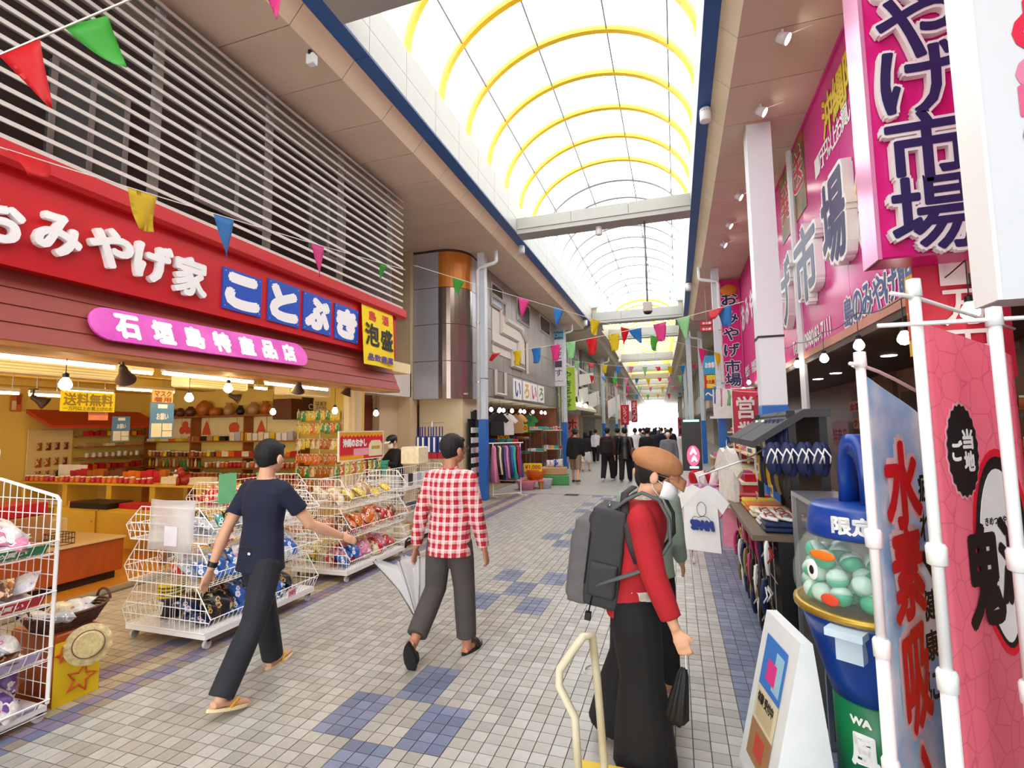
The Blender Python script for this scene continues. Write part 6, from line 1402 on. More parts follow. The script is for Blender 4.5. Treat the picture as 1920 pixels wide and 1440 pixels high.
# far right shop row
yy = 23.2; k = 0
for L_, x, zb_ in ((8, 2.2, 2.6), (9, 2.0, 2.8), (10, 2.2, 2.7), (12, 2.0, 2.8), (20, 2.1, 2.8), (25, 2.2, 2.8)):
    d = FS * max(0, yy - 27)
    mb = MB(); mb.box(x + d, 8, yy, yy + L_ - .1, zb_, 6.25); o = mb.build('wall_row', FW[(k + 1) % 6], kind='structure'); mb = MB(); mb.box(x + 2 + d, 8, yy, yy + L_ - .1, 0, zb_); mb.build('wall_row_back', FW[(k + 3) % 6], kind='structure')
    for j in range(int(L_ / 2.4)):
        q = MB(); y0_ = yy + .4 + j * 2.4; q.box(x + d - .04, x + d, y0_, y0_ + 1.4, 4.0, 5.6); w_ = q.build('window_pane', M('far_glass'), o); q = MB(); q.box(x + d - .06, x + d, y0_ + .66, y0_ + .72, 4.0, 5.6); q.build('window_frame', PB, w_)
    yy += L_; k += 1
for k, (px0, py0, px1, py1, col, s, lb) in enumerate(((1319, 668, 1342, 702, '#38a8d0', 'お食事', 'sky blue projecting sign beyond the right columns'), (1320, 704, 1342, 728, '#e8d828', 'お土産', 'yellow and red projecting sign under the sky blue one'), (1320, 729, 1342, 750, '#3a78a8', '〜', 'deep blue projecting sign under the yellow one'))):
    Y_ = 21.5; a = gy(px0, py0, Y_); b = gy(px1, py1, Y_); w = b.x - a.x; h = a.z - b.z; t = thing('projecting_sign', lb, 'sign', ((a.x + b.x) / 2, Y_, (a.z + b.z) / 2)); mb = MB(); mb.bevbox(-w / 2, w / 2, -.08, .08, -h / 2, h / 2, .01); mb.build('sign_box', C(col), t)
    mb = MB(); mb.box(w / 2, 2.2 - (a.x + b.x) / 2, -.02, .02, -.02, .02); mb.build('bracket', STEEL, t); text_mb(s, w * .8, h * .3, .01, 0, frame((0, -.085, 0), UF, VL)).build('lettering', C('#f4f4f0' if k != 1 else '#c02028'), t)
    if k == 1: mb = MB(); mb.box(-w / 2, -w / 2 + .08, -.084, -.08, -h / 2, h / 2); mb.build('red_stripe', C('#d02028'), t)
for k, (py, lb) in enumerate(((606, 'upper small red exit-style plate under the right soffit'), (617, 'lower small red exit-style plate under the right soffit'))):
    p = gy(1325, py, 17.2); t = thing('red_plate', lb, 'sign', (p.x, p.y, p.z)); mb = MB(); mb.bevbox(-.2, .2, -.03, .03, -.07, .07, .01); mb.build('plate', C('#d81828'), t); text_mb('お土産', .26, .07, .004, 0, frame((0, -.034, 0), UF, VL)).build('lettering', LW, t); mb = MB(); mb.tube([(0, 0, .07), (0, 0, 6.25 - p.z)], .006, 4); mb.build('hanger_rod', STEEL, t)
for k, (y, w, h, c, lb) in enumerate(((10.4, 1.3, 1.5, 'red', 'red stall of trinkets behind the basket cart'), (12.2, 1.2, 1.6, 'cream', 'cream stall of keyrings beyond the LED sign'), (14.0, 1.3, 1.4, 'pink', 'pink stall of sweets under the narrow pink sign'), (18, 1.4, 1.5, 'tan', 'tan stall far along the right shops'))):
    t = thing('goods_stall', lb, 'stall', (1.5, y, 0)); mb = MB(); mb.box(-.45, .45, -w / 2, w / 2, .7, .75); mb.box(-.1, .45, -w / 2, w / 2, 1.1, 1.14); mb.box(.15, .45, -w / 2, w / 2, h, h + .04); mb.build('stall_boards', gm('cream'), t); mb = MB(); mb.box(-.43, .43, -w / 2 + .02, w / 2 - .02, 0, .7); mb.build('skirt', gm(c), t); mb = MB(); mb.box(.4, .45, -w / 2, w / 2, .7, h + .3); mb.build('back_board', gm('brown'), t)
    for z, x in ((.75, 1.2), (1.14, 1.55), (h + .04, 1.8)): row(random.choice([BOXA, BAG, JAR]), 'souvenir', 'souvenir', ['red', 'white', 'pink', 'yellow', 'blue'], 'on the ' + ' '.join(lb.split()[:4]), (x, y - w / 2 + .05, z), (x, y + w / 2 - .05, z), 9, (1, 1.3), .2)
# ================================================================ PEOPLE
SKIN = M('skin', '#d9a583', .55, noise=.06, scale=12); SKIN2 = M('skin_tan', '#b97f5c', .55, noise=.06, scale=12); HAIR = M('hair_black', '#0d0b0b', .72, noise=.3, scale=70, bump=.7, stretch=(1, 1, .2))
def remesh(mb, name, mat, voxel, smooth=4, cutz=None):
    me = mb.mesh('raw'); ob = bpy.data.objects.new('raw', me)
    r = ob.modifiers.new('r', 'REMESH'); r.mode = 'VOXEL'; r.voxel_size = voxel
    s = ob.modifiers.new('s', 'SMOOTH'); s.factor = .5; s.iterations = smooth
    out = evaluated(ob); bpy.data.objects.remove(ob); bpy.data.meshes.remove(me)
    out.name = name; out.materials.clear(); out.materials.append(mat)
    out.polygons.foreach_set('use_smooth', [True] * len(out.polygons)); return out
def dirv(a, b, sx):
    a, b = math.radians(a), math.radians(b); return V((sx * math.sin(b), math.sin(a) * math.cos(b), -math.cos(a) * math.cos(b))).normalized()
def hand(mb, w, d, n, s, H, curl=.5, thick=1.0):
    """palm and five fingers; d along the hand, n palm normal, s thumb side"""
    k = H / 1.7
    mb.tube([w - d * .02 * k, w + d * .02 * k, w + d * .055 * k, w + d * .09 * k], [.026 * k, .03 * k, .038 * k, .036 * k], 10, flat=.45, side=s)
    for i, (o, L) in enumerate(((.029, .07), (.0105, .08), (-.0085, .075), (-.027, .058))):
        p = w + d * .088 * k + s * o * k; q = [p - d * .01 * k]
        ang = 0
        for seg in (.42, .33, .25):
            dd = d * math.cos(ang) + n * math.sin(ang); p = p + dd * L * seg * k; q.append(p.copy()); ang += curl
        mb.tube(q, [.0098 * k * thick, .0094 * k * thick, .0086 * k * thick, .0072 * k * thick], 8)
    p = w + d * .03 * k + s * .026 * k; t1 = (d * .72 + s * .62 + n * .15).normalized(); t2 = (d * .9 + s * .25 + n * .3).normalized()
    mb.tube([p - t1 * .01, p + t1 * .036 * k, p + t1 * .036 * k + t2 * .03 * k], [.0125 * k, .0112 * k, .0085 * k], 8)
def person(label, x, y, rz=0, H=1.7, legs=((0, 0, 3), (0, 0, 3)), arms=((0, 6, 8), (0, 6, 8)), lean=2, head=(0, 0), skin=None, top=None, sleeve=1.0, bottom=None, leglen=1.0, legw=1.0, hem=1.0, hair=True, shoe=None, vox=.009, toes=(0, 0), topw=1.0, curl=.5, hairlen=0, fullhand=True, top_drop=0, turn=0):
    k = H / 1.7; skin = skin or SKIN; body = MB(); info = {}
    TH, SHN, ANK = .245 * H, .245 * H, .045 * H
    # legs, worked out from the hip down
    hips = {}; low = 9
    for i, sx in ((0, -1), (1, 1)):
        a, kn, ab = legs[i]; d1 = dirv(a, ab, sx); d2 = dirv(a - kn, ab * .6, sx)
        hip = V((sx * .05 * H, 0, 0)); knee = hip + d1 * TH; ank = knee + d2 * SHN
        hips[i] = [hip, knee, ank, d1, d2]
        low = min(low, ank.z - ANK * max(.35, math.cos(math.radians(toes[i]))) - (.11 * k * math.sin(math.radians(max(0, toes[i])))))
    pz = -low
    for i in hips: 
        for j in range(3): hips[i][j].z += pz
    P = V((0, 0, pz)); ll = math.radians(lean); sp = V((0, math.sin(ll), math.cos(ll)))
    chest = P + sp * .2 * H; sh = P + sp * .278 * H; nk = P + sp * .312 * H
    tw = math.radians(turn); ax = V((math.cos(tw), math.sin(tw), 0))
    info.update(P=P, sp=sp, chest=chest, sh=sh, nk=nk, hips=hips, ax=ax)
    # head frame
    hp, hy = math.radians(head[0]), math.radians(head[1])
    HR = Matrix.Rotation(hy + tw, 4, 'Z') @ Matrix.Rotation(-hp - ll * .3, 4, 'X')
    hc = nk + sp * .018 * H + (HR.to_3x3() @ V((0, .012 * H, .062 * H))); hk_ = 1.07
    HM = Matrix.Translation(hc) @ HR @ Matrix.Scale(hk_, 4); info['HM'] = HM
    def hb(c, r, sc, n=16, m=10): body.T = HM; body.sphere(tuple(V(c) * k), r * k, n, m, sc); body.T = None
    hb((0, -.008, .018), .085, (.9, 1.1, 1.08)); hb((0, .022, -.045), .06, (.95, 1.05, 1.0)); hb((0, .05, -.075), .03, (1.1, .9, .8))
    hb((0, .098, -.022), .014, (.8, 1.1, 1.5)); hb((0, .085, -.06), .022, (1.3, .6, .7)); hb((0, .078, .025), .03, (1.7, .5, .6))
    for sx in (-1, 1): hb((sx * .088, -.004, -.016), .03, (.38, .8, 1.15), 10, 8)
    nd = HM @ V((0, -.015 * k, -.07 * k))
    body.tube([tuple(sh - sp * .02 * H), tuple(nk), tuple(nd)], [.07 * k, .056 * k, .054 * k], 12)
    # torso core
    tor = [(P - sp * .03 * H, .163, .112), (P + sp * .05 * H, .152, .104), (P + sp * .12 * H, .138, .098), (P + sp * .2 * H, .158, .11), (P + sp * .25 * H, .165, .098), (sh + sp * .008 * H, .125, .075), (sh + sp * .024 * H, .07, .06)]
    def torso(mb, g, gd, lo=0, hi=7, extra=0):
        R = []
        for c, a_, b_ in tor[lo:hi]:
            R.append([tuple(c + ax * ((a_ * k + g) * math.cos(t)) + V((-ax.y, ax.x, 0)) * ((b_ * k + gd) * math.sin(t))) for t in [2 * PI * j / 20 for j in range(20)]])
        if extra:
            c, a_, b_ = tor[0]; R.insert(0, [tuple(c - sp * extra + ax * ((a_ * k + g + .01) * math.cos(t)) + V((-ax.y, ax.x, 0)) * ((b_ * k + gd + .01) * math.sin(t))) for t in [2 * PI * j / 20 for j in range(20)]])
        mb.rings(R)
    torso(body, 0, 0)
    AR = {}
    for i, sx in ((0, -1), (1, 1)):
        a, b, e = arms[i][:3]; s0 = sh + ax * (sx * .102 * H) - sp * .022 * H
        d1 = dirv(a, b, sx); d1 = Matrix.Rotation(tw, 3, 'Z') @ d1; d2 = dirv(a + e, b - (arms[i][3] if len(arms[i]) > 3 else 3), sx); d2 = Matrix.Rotation(tw, 3, 'Z') @ d2
        el = s0 + d1 * .178 * H; wr = el + d2 * .148 * H; AR[i] = (s0, el, wr, d1, d2)
        body.tube([tuple(s0), tuple(s0.lerp(el, .4)), tuple(el), tuple(el.lerp(wr, .3)), tuple(wr), tuple(wr + d2 * .02)], [.05 * k, .046 * k, .038 * k, .04 * k, .027 * k, .026 * k], 12)
        body.sphere(tuple(s0), .052 * k, 12, 8)
        n = V((-sx, 0, 0)); n = (n - d2 * n.dot(d2)).normalized(); n = Matrix.Rotation(tw, 3, 'Z') @ n; s_ = V((0, 1, 0)); s_ = (s_ - d2 * s_.dot(d2)).normalized()
        if fullhand: hand(body, wr + d2 * .015, d2, n, s_, H, curl)
        else: body.tube([tuple(wr), tuple(wr + d2 * .08 * k), tuple(wr + d2 * .16 * k)], [.026 * k, .036 * k, .02 * k], 8, flat=.5, side=s_)
    info['arms'] = AR
    FT = {}
    for i, sx in ((0, -1), (1, 1)):
        hip, knee, ank, d1, d2 = hips[i]
        body.tube([tuple(hip + V((0, 0, .02))), tuple(hip.lerp(knee, .35)), tuple(knee), tuple(knee.lerp(ank, .3)), tuple(ank), tuple(ank + d2 * .03)], [.07 * k, .076 * k, .053 * k, .055 * k, .036 * k, .034 * k], 12)
        tp = math.radians(toes[i]); fd = V((sx * .12, math.cos(tp), -math.sin(tp))).normalized(); up = V((0, math.sin(tp), math.cos(tp)))
        heel = ank - fd * .045 * k - up * (ANK - .018 * k); toe = heel + fd * .235 * k
        body.tube([tuple(heel + up * .008), tuple(heel + fd * .07 * k + up * .014 * k), tuple(heel + fd * .16 * k + up * .006), tuple(toe)], [.034 * k, .036 * k, .04 * k, .026 * k], 10, flat=.6, side=V((1, 0, 0)))
        body.tube([tuple(ank), tuple(heel + fd * .05 * k)], [.036 * k, .034 * k], 10)
        FT[i] = (heel, fd, up)
    info['feet'] = FT
    me = remesh(body, 'person', skin, vox, 3)
    o = put(me, 'person', (x, y, 0), (0, 0, rz), label=label, cat='person'); info['o'] = o
    if top:
        s = MB(); torso(s, .014 * topw + (topw - 1) * .03, .012 * topw + (topw - 1) * .03, 0, 7, .05 * k + top_drop)
        for i in AR:
            s0, el, wr, d1, d2 = AR[i]; s.sphere(tuple(s0), .058 * k * min(topw, 1.12), 12, 8); s.tube([tuple(nk - sp * .03 * H), tuple(s0 + sp * .01 * H)], [.045 * k, .052 * k], 10)
            if sleeve <= .5: s.tube([tuple(s0), tuple(s0.lerp(el, sleeve * 2))], [.056 * k * topw, .062 * k * topw], 12)
            else:
                e2 = el.lerp(wr, sleeve * 2 - 1); s.tube([tuple(s0), tuple(s0.lerp(el, .5)), tuple(el), tuple(el.lerp(e2, .5)), tuple(e2)], [.056 * k * topw, .058 * k * topw, .054 * k * topw, .05 * k * topw, .044 * k * topw], 12)
        s.tube([tuple(nk - sp * .05 * H), tuple(nk - sp * .012 * H)], [.085 * k, .062 * k], 14)
        info['top'] = put(remesh(s, 'shirt', top, vox * 1.15, 5), 'shirt', (0, 0, 0), parent=o)
    if bottom:
        s = MB(); torso(s, .008, .006, 0, 2, .05 * k); 
        for i in hips:
            hip, knee, ank, d1, d2 = hips[i]; e = ank if leglen >= 1 else (knee.lerp(ank, (leglen - .5) * 2) if leglen > .5 else hip.lerp(knee, leglen * 2))
            if leglen > .5: s.tube([tuple(hip + V((0, 0, .02))), tuple(hip.lerp(knee, .12)), tuple(hip.lerp(knee, .4)), tuple(knee), tuple(knee.lerp(e, .5)), tuple(e + d2 * .015)], [.06 * k, .092 * k * (legw * .5 + .5), .09 * k * legw, .076 * k * legw, .07 * k * legw * (1 + hem) / 2, .062 * k * legw * hem], 14)
            else: s.tube([tuple(hip + V((0, 0, .02))), tuple(hip.lerp(e, .4)), tuple(e)], [.06 * k, .096 * k * legw, .1 * k * legw], 14)
        info['trousers'] = put(remesh(s, 'trousers', bottom, vox * 1.15, 5), 'trousers', (0, 0, 0), parent=o)
    if hair:
        s = MB(); s.T = HM; s.sphere((0, -.017 * k, .028 * k), .092 * k, 18, 12, (.95, 1.08, 1.06)); s.sphere((0, -.048 * k, -.01 * k), .062 * k, 14, 10, (1.05, .8, 1.05)); s.sphere((0, .055 * k, .075 * k), .04 * k, 12, 8, (1.5, .8, .6))
        if hairlen: s.sphere((0, -.03 * k, -.06 * k), .085 * k, 14, 10, (1.05, .85, 1 + hairlen))
        s.T = None; info['hair'] = put(remesh(s, 'hair', hair if hair is not True else HAIR, vox, 3), 'hair', (0, 0, 0), parent=o)
    if shoe:
        for i in FT:
            heel, fd, up = FT[i]; s = MB(); b = heel - fd * .02 * k
            s.tube([tuple(b + up * .02 * k), tuple(b + fd * .06 * k + up * .03 * k), tuple(b + fd * .15 * k + up * .022 * k), tuple(b + fd * .25 * k + up * .01 * k), tuple(b + fd * .285 * k + up * .006 * k)], [.042 * k, .046 * k, .05 * k, .045 * k, .022 * k], 12, flat=.75, side=V((1, 0, 0)))
            put(remesh(s, 'shoe', shoe, vox, 2), 'shoe', (0, 0, 0), parent=o)
    return info
def cloth(name, c='#888888', n=.18, sc=5, b=.35, rough=.85): return M(name, c, rough, noise=n, scale=sc, bump=b)
def sandal(o, heel, fd, up, sole, strap, k=1, thick=.018):
    side = fd.cross(up); T = Matrix(((side.x, fd.x, up.x, 0), (side.y, fd.y, up.y, 0), (side.z, fd.z, up.z, 0), (0, 0, 0, 1))); T.translation = heel - up * (.018 * k + thick * .35) + fd * .115 * k
    mb = MB(); mb.T = T; out = []
    for j in range(22):
        t = 2 * PI * j / 22; out.append(((.044 + .007 * math.cos(t) - .006 * math.cos(2 * t)) * math.sin(t), .145 * math.cos(t)))
    mb.prism(out[::-1], 0, thick); mb.T = None; s = mb.build('sandal', sole, o)
    mb = MB(); mb.T = T; mb.tube([(-.046, -.02, thick), (-.03, .03, .055), (0, .085, .03)], .011, 6, flat=.6); mb.tube([(.046, -.02, thick), (.03, .03, .055), (0, .085, .03)], .011, 6, flat=.6); mb.T = None; mb.build('sandal_strap', strap, s)
# ---- man in navy
nv = person('walking man in a navy T-shirt, dark trousers and yellow flip-flops seen from behind', -2.84, 2.92, math.radians(-4), 1.735, legs=((20, 6, 4), (-20, 14, 4)), arms=((-20, 15, 6), (30, 20, 32)), lean=3, head=(4, 0), skin=SKIN, top=cloth('navy_knit', '#141a33'), sleeve=.3, bottom=cloth('denim_black', '#23262c', .25), legw=1.05, hem=1.15, vox=.007, toes=(-4, 16), curl=.35)
for i in (0, 1): sandal(nv['o'], *nv['feet'][i], M('sole_cream', '#ead9a8', .6), M('strap_yellow', '#e8b51c', .5))
s0, el, wr, d1, d2 = nv['arms'][0]; mb = MB(); mb.tube([tuple(wr - d2 * .035), tuple(wr - d2 * .0)], .033, 14); mb.build('wristwatch', BLACK, nv['o'])
mb = MB(); P = nv['P']; mb.sphere((.03, -.128, P.z + .03), .014, 10, 6, (1, .3, .7)); mb.build('logo_patch', C('#e8eaec'), nv['o'])
mb = MB(); mb.tube([(.145 * math.cos(t), .112 * math.sin(t) - .004, P.z + .065) for t in [2 * PI * j / 20 for j in range(20)]], .008, 6, closed=True); mb.build('waistband', M('band_dark', '#15161a', .7), nv['o'])
# ---- man in plaid
def plaid():
    m = bpy.data.materials.new('plaid_cotton'); m.use_nodes = True; nt = m.node_tree; p = nt.nodes['Principled BSDF']; p.inputs['Roughness'].default_value = .85
    tc = nt.nodes.new('ShaderNodeTexCoord'); sx = nt.nodes.new('ShaderNodeSeparateXYZ'); nt.links.new(tc.outputs['Object'], sx.inputs[0])
    def band(sock, f, w, ph=0):
        a = nt.nodes.new('ShaderNodeMath'); a.operation = 'MULTIPLY_ADD'; a.inputs[1].default_value = f; a.inputs[2].default_value = ph; nt.links.new(sock, a.inputs[0])
        b = nt.nodes.new('ShaderNodeMath'); b.operation = 'FRACT'; nt.links.new(a.outputs[0], b.inputs[0]); c = nt.nodes.new('ShaderNodeMath'); c.operation = 'LESS_THAN'; c.inputs[1].default_value = w; nt.links.new(b.outputs[0], c.inputs[0]); return c.outputs[0]
    def mix(fac, a, b, k=1.0):
        n = nt.nodes.new('ShaderNodeMix'); n.data_type = 'RGBA'
        if k != 1:
            q = nt.nodes.new('ShaderNodeMath'); q.operation = 'MULTIPLY'; q.inputs[1].default_value = k; nt.links.new(fac, q.inputs[0]); fac = q.outputs[0]
        nt.links.new(fac, n.inputs[0])
        for i, v in ((6, a), (7, b)):
            if isinstance(v, tuple): n.inputs[i].default_value = v
            else: nt.links.new(v, n.inputs[i])
        return n.outputs[2]
    red = (*lin('#c21a2c'), 1); wht = (*lin('#e6dcd6'), 1); dk = (*lin('#3a2430'), 1)
    c = mix(band(sx.outputs[0], 17, .42), red, wht, .45); c = mix(band(sx.outputs[2], 15, .42), c, wht, .42)
    c = mix(band(sx.outputs[0], 17, .08, .22), c, dk, .6); c = mix(band(sx.outputs[2], 15, .08, .22), c, dk, .6); c = mix(band(sx.outputs[0], 17, .08, .72), c, wht, .8); c = mix(band(sx.outputs[2], 15, .08, .72), c, wht, .7)
    nt.links.new(c, p.inputs['Base Color'])
    nz = nt.nodes.new('ShaderNodeTexNoise'); nz.inputs['Scale'].default_value = 6; b = nt.nodes.new('ShaderNodeBump'); b.inputs['Strength'].default_value = .35; b.inputs['Distance'].default_value = .02; nt.links.new(tc.outputs['Object'], nz.inputs['Vector']); nt.links.new(nz.outputs['Fac'], b.inputs['Height']); nt.links.new(b.outputs[0], p.inputs['Normal'])
    return m
PL = plaid()
pdm = person('man in a red plaid shirt and grey trousers walking away with a clear umbrella', -1.76, 3.74, math.radians(-2), 1.715, legs=((-4, 42, 3), (6, 4, 3)), arms=((-8, 14, 10), (2, 10, 12)), lean=3, head=(2, -28), skin=SKIN2, top=PL, sleeve=.98, bottom=cloth('wool_grey', '#4a4440', .2), legw=1.12, hem=1.12, leglen=.93, vox=.007, toes=(66, 0), topw=1.1, curl=.9, top_drop=.05)
o = pdm['o']; BS = M('rubber_black', '#141414', .6)
for i in (0, 1):
    heel, fd, up = pdm['feet'][i]; sandal(o, heel, fd, up, BS, BS, 1.05, .028)
    mb = MB(); side = fd.cross(up); c_ = heel + fd * .15
    mb.tube([tuple(c_ + side * (.05 * math.cos(t)) + up * (-.01 + .065 * math.sin(t))) for t in [PI * j / 10 for j in range(11)]], .03, 6, flat=.25, side=tuple(fd)); mb.build('sandal_band', BS, o, True)
HM = pdm['HM']; mb = MB(); mb.T = HM
mb.tube([(.084, -.02, .008), (.082, .05, .01), (.07, .095, .01)], .003, 5); mb.tube([(-.084, -.02, .008), (-.082, .05, .01), (-.07, .095, .01)], .003, 5)
for sx in (-1, 1): mb.tube([(sx * .035 + .028 * math.cos(t), .102, .008 + .022 * math.sin(t)) for t in [2 * PI * j / 14 for j in range(14)]], .0025, 5, closed=True)
mb.T = None; mb.build('glasses', BLACK, o)
nk = pdm['nk']; mb = MB(); mb.tube([(.063 * math.cos(t), .012 + .06 * math.sin(t), nk.z - .015 + .018 * math.sin(t)) for t in [2 * PI * j / 18 for j in range(18)]], .02, 6, closed=True, flat=.5); mb.build('collar', PL, o, True)
# his umbrella
wr = o.matrix_basis @ (pdm['arms'][0][2] + pdm['arms'][0][4] * .09); tip = gy(783, 1168, wr.y - .06); hk = wr + (wr - tip) * .12
um = thing('clear_umbrella', 'furled clear white umbrella held tip down by the plaid-shirted man', 'umbrella', tip)
axd = (wr - tip); Lu = axd.length; T = V((0, 0, 1)).rotation_difference(axd.normalized()).to_matrix().to_4x4()
T = T @ Matrix.Rotation(.0, 4, 'Z')
VIN = sheer('umbrella_vinyl', '#f0f2f4', .36, .15)
def cone(u, v):
    a = 2 * PI * u; r = (.012 + .17 * v ** 1.15) * (1 + .32 * math.cos(8 * a)); r *= 1 + .55 * math.cos(a - PI) * v; return (r * math.cos(a), r * math.sin(a), .03 + v * (Lu * .92 - .03 + .04 * math.cos(8 * a)))
mb = MB(); mb.T = T; mb.slab(cone, 64, 10, .0015); mb.T = None; mb.build('vinyl_canopy', VIN, um, True)
mb = MB(); mb.T = T; mb.tube([(0, 0, -.03), (0, 0, Lu * 1.02)], .006, 6); mb.T = None; mb.build('shaft', STEEL, um)
for j in range(8):
    a = 2 * PI * j / 8; mb = MB(); mb.T = T; mb.tube([cone(j / 8, .02), cone(j / 8, .5), cone(j / 8, .98)], .0025, 4); mb.sphere(cone(j / 8, .99), .006, 6, 4); mb.T = None; mb.build('rib', DGREY, um)
mb = MB(); mb.T = T; mb.tube([(0, 0, Lu), (0, 0, Lu * 1.2), (-.015, 0, Lu * 1.2 + .035), (-.045, 0, Lu * 1.2 + .045), (-.075, 0, Lu * 1.2 + .02), (-.08, 0, Lu * 1.2 - .03)], .009, 8); mb.T = None; mb.build('hook_handle', BLACK, um, True)
# ---- person in red sweater with cap, mask and backpack
rd = person('person in a red sweater, tan cap and white mask wearing a grey backpack', -.25, 2.9, math.radians(-94), 1.63, legs=((-9, 4, 5), (5, 4, 5)), arms=((-6, 5, 6), (12, 7, 10)), lean=9, head=(16, 4), skin=SKIN, top=cloth('sweater_red', '#b01822'), sleeve=.93, bottom=cloth('trousers_black', '#0b0a0b', .2), legw=1.55, hem=1.75, vox=.007, topw=1.28, curl=1.0, shoe=M('shoe_black', '#141416', .5), top_drop=.03)
o = rd['o']; HM = rd['HM']; TAN = M('cap_tan', '#b0794e', .8, noise=.12, scale=30)
s = MB(); s.T = HM; s.sphere((0, -.015, .062), .108, 20, 12, (1.02, 1.2, .66)); s.sphere((0, .05, .05), .08, 16, 10, (1.0, .9, .55)); s.sphere((0, -.005, .035), .094, 16, 10, (.97, 1.1, .45)); s.T = None
put(remesh(s, 'cap', TAN, .006, 3), 'cap', (0, 0, 0), parent=o)
mb = MB(); mb.T = HM; mb.slab(lambda u, v: ((u - .5) * .15 * (1 - .35 * v * v), .068 + v * .08, .046 - .034 * v - .05 * (2 * u - 1) ** 2), 8, 5, .007); mb.T = None; mb.build('cap_peak', TAN, o, True)
mb = MB(); mb.T = HM
def mask(u, v):
    a = (u - .5) * 2.5; r = .083 + .024 * math.cos(a * .9) * (1 - .5 * abs(2 * v - 1)); return (r * math.sin(a) * .95, .018 + r * math.cos(a), -.098 + v * .085)
mb.slab(mask, 12, 6, .002); mb.T = None; mb.build('face_mask', M('mask_white', '#efeeea', .8), o, True)
mb = MB(); mb.T = HM
for sx in (-1, 1): mb.tube([(sx * .078, .045, -.03), (sx * .084, .02, -.02), (sx * .083, -.012, -.015), (sx * .08, .0, -.06), (sx * .078, .04, -.09)], .0018, 4)
mb.T = None; mb.build('mask_loops', WHITE, o)
mb = MB(); mb.T = HM
for sx in (-1, 1): mb.tube([(sx * .034 + .027 * math.cos(t), .108, .004 + .02 * math.sin(t)) for t in [2 * PI * j / 14 for j in range(14)]], .002, 5, closed=True); mb.tube([(sx * .083, -.01, .006), (sx * .08, .06, .008), (sx * .062, .104, .008)], .002, 4)
mb.T = None; mb.build('glasses', STEEL, o)
for sx in (-1, 1): mb = MB(); mb.T = HM; mb.sphere((sx * .032, .094, .006), .011, 10, 6, (1.2, .5, .7)); mb.T = None; mb.build('eye', BLACK, o)
P = rd['P']; sp = rd['sp']
s = MB()
R = [[tuple(P + sp * zz + V((.175 * math.cos(t), .135 * math.sin(t) + .004, 0))) for t in [2 * PI * j / 20 for j in range(20)]] for zz in (-.09, -.03, .03)]
s.rings(R); s.build('shirt_tail', cloth('check_cream', '#d8cfbe', .4, 30), o, True)
mb = MB(); nk = rd['nk']; mb.tube([(.062 * math.cos(t), nk.y - .005 + .058 * math.sin(t), nk.z - .01 + .012 * math.sin(t)) for t in [2 * PI * j / 18 for j in range(18)]], .016, 6, closed=True, flat=.6); mb.build('shirt_collar', M('check_cream'), o, True)
# backpack, worn on the back
bp = thing('backpack', 'grey backpack worn by the person in the red sweater', 'backpack'); bp.parent = None
bp.location = o.location; bp.rotation_euler = o.rotation_euler
GB_ = cloth('pack_grey', '#5d5a5a', .15, 18, .2, .7); GB2 = cloth('pack_dark', '#2e2e30', .15, 18, .2, .7)
tl = Matrix.Translation(P + sp * .15 + V((0, .1, 0))) @ Matrix.Rotation(-math.radians(8), 4, 'X')
def blob(name, boxes, mat, vox=.012, sm=6):
    s = MB(); s.T = tl
    for b in boxes: s.box(*b)
    s.T = None; return put(remesh(s, name, mat, vox, sm), name, (0, 0, 0), parent=bp)
blob('main_compartment', [(-.16, .16, -.35, -.165, -.26, .26), (-.14, .14, -.37, -.165, -.22, .22)], GB2)
blob('front_pocket', [(-.15, .15, -.44, -.33, -.27, .18), (-.13, .13, -.46, -.35, -.24, .1)], GB_)
blob('side_pocket', [(.14, .185, -.33, -.18, -.2, -.02)], GB2, .01); blob('side_pocket', [(-.185, -.14, -.33, -.18, -.2, -.02)], GB2, .01)
mb = MB(); mb.T = tl; mb.tube([(-.05, -.22, .255), (-.04, -.22, .32), (0, -.22, .335), (.04, -.22, .32), (.05, -.22, .255)], .013, 8, flat=.5); mb.T = None; mb.build('carry_handle', GB2, bp, True)
mb = MB(); mb.T = tl; mb.tube([(-.158, -.35, -.15), (-.158, -.345, .12), (-.1, -.345, .235), (.1, -.345, .235), (.158, -.345, .12), (.158, -.35, -.15)], .005, 6); mb.T = None; mb.build('zip', BLACK, bp)
mb = MB(); mb.T = tl; mb.tube([(.16, -.3, -.2), (.165, -.31, -.3)], .012, 6, flat=.3); mb.box(.15, .18, -.325, -.295, -.33, -.29); mb.T = None; mb.build('buckle_strap', BLACK, bp)
mb = MB(); mb.T = tl; mb.tube([(.03 * math.cos(t) + .05, -.28, .27 + .012 * math.sin(t)) for t in [2 * PI * j / 12 for j in range(12)]], .004, 5, closed=True); mb.T = None; mb.build('steel_ring', STEEL, bp)
for sx in (-1, 1):
    s0 = rd['arms'][1 if sx > 0 else 0][0]; sh = rd['sh']; x_ = sx * .115
    pts = [V((x_ * .8, P.y - .1, P.z + .42)), V((x_, sh.y - .08, sh.z + .045)), V((x_, sh.y + .0, sh.z + .085)), V((x_, sh.y + .085, sh.z + .05)), V((x_, sh.y + .135, sh.z - .05)), V((x_ * 1.1, sh.y + .135, sh.z - .16)), V((x_ * 1.7, sh.y + .06, sh.z - .27)), V((x_ * 1.75, sh.y - .06, sh.z - .32)), V((x_ * 1.4, P.y - .17, P.z + .05))]
    mb = MB(); mb.tube([tuple(p) for p in pts], .028, 8, flat=.35, side=(1, 0, 0)); mb.build('shoulder_strap', cloth('strap_grey', '#5a5e5c', .1, 20, .1) if sx > 0 else GB2, bp, True)
sb = rd['sh']; mb = MB(); x_ = .13
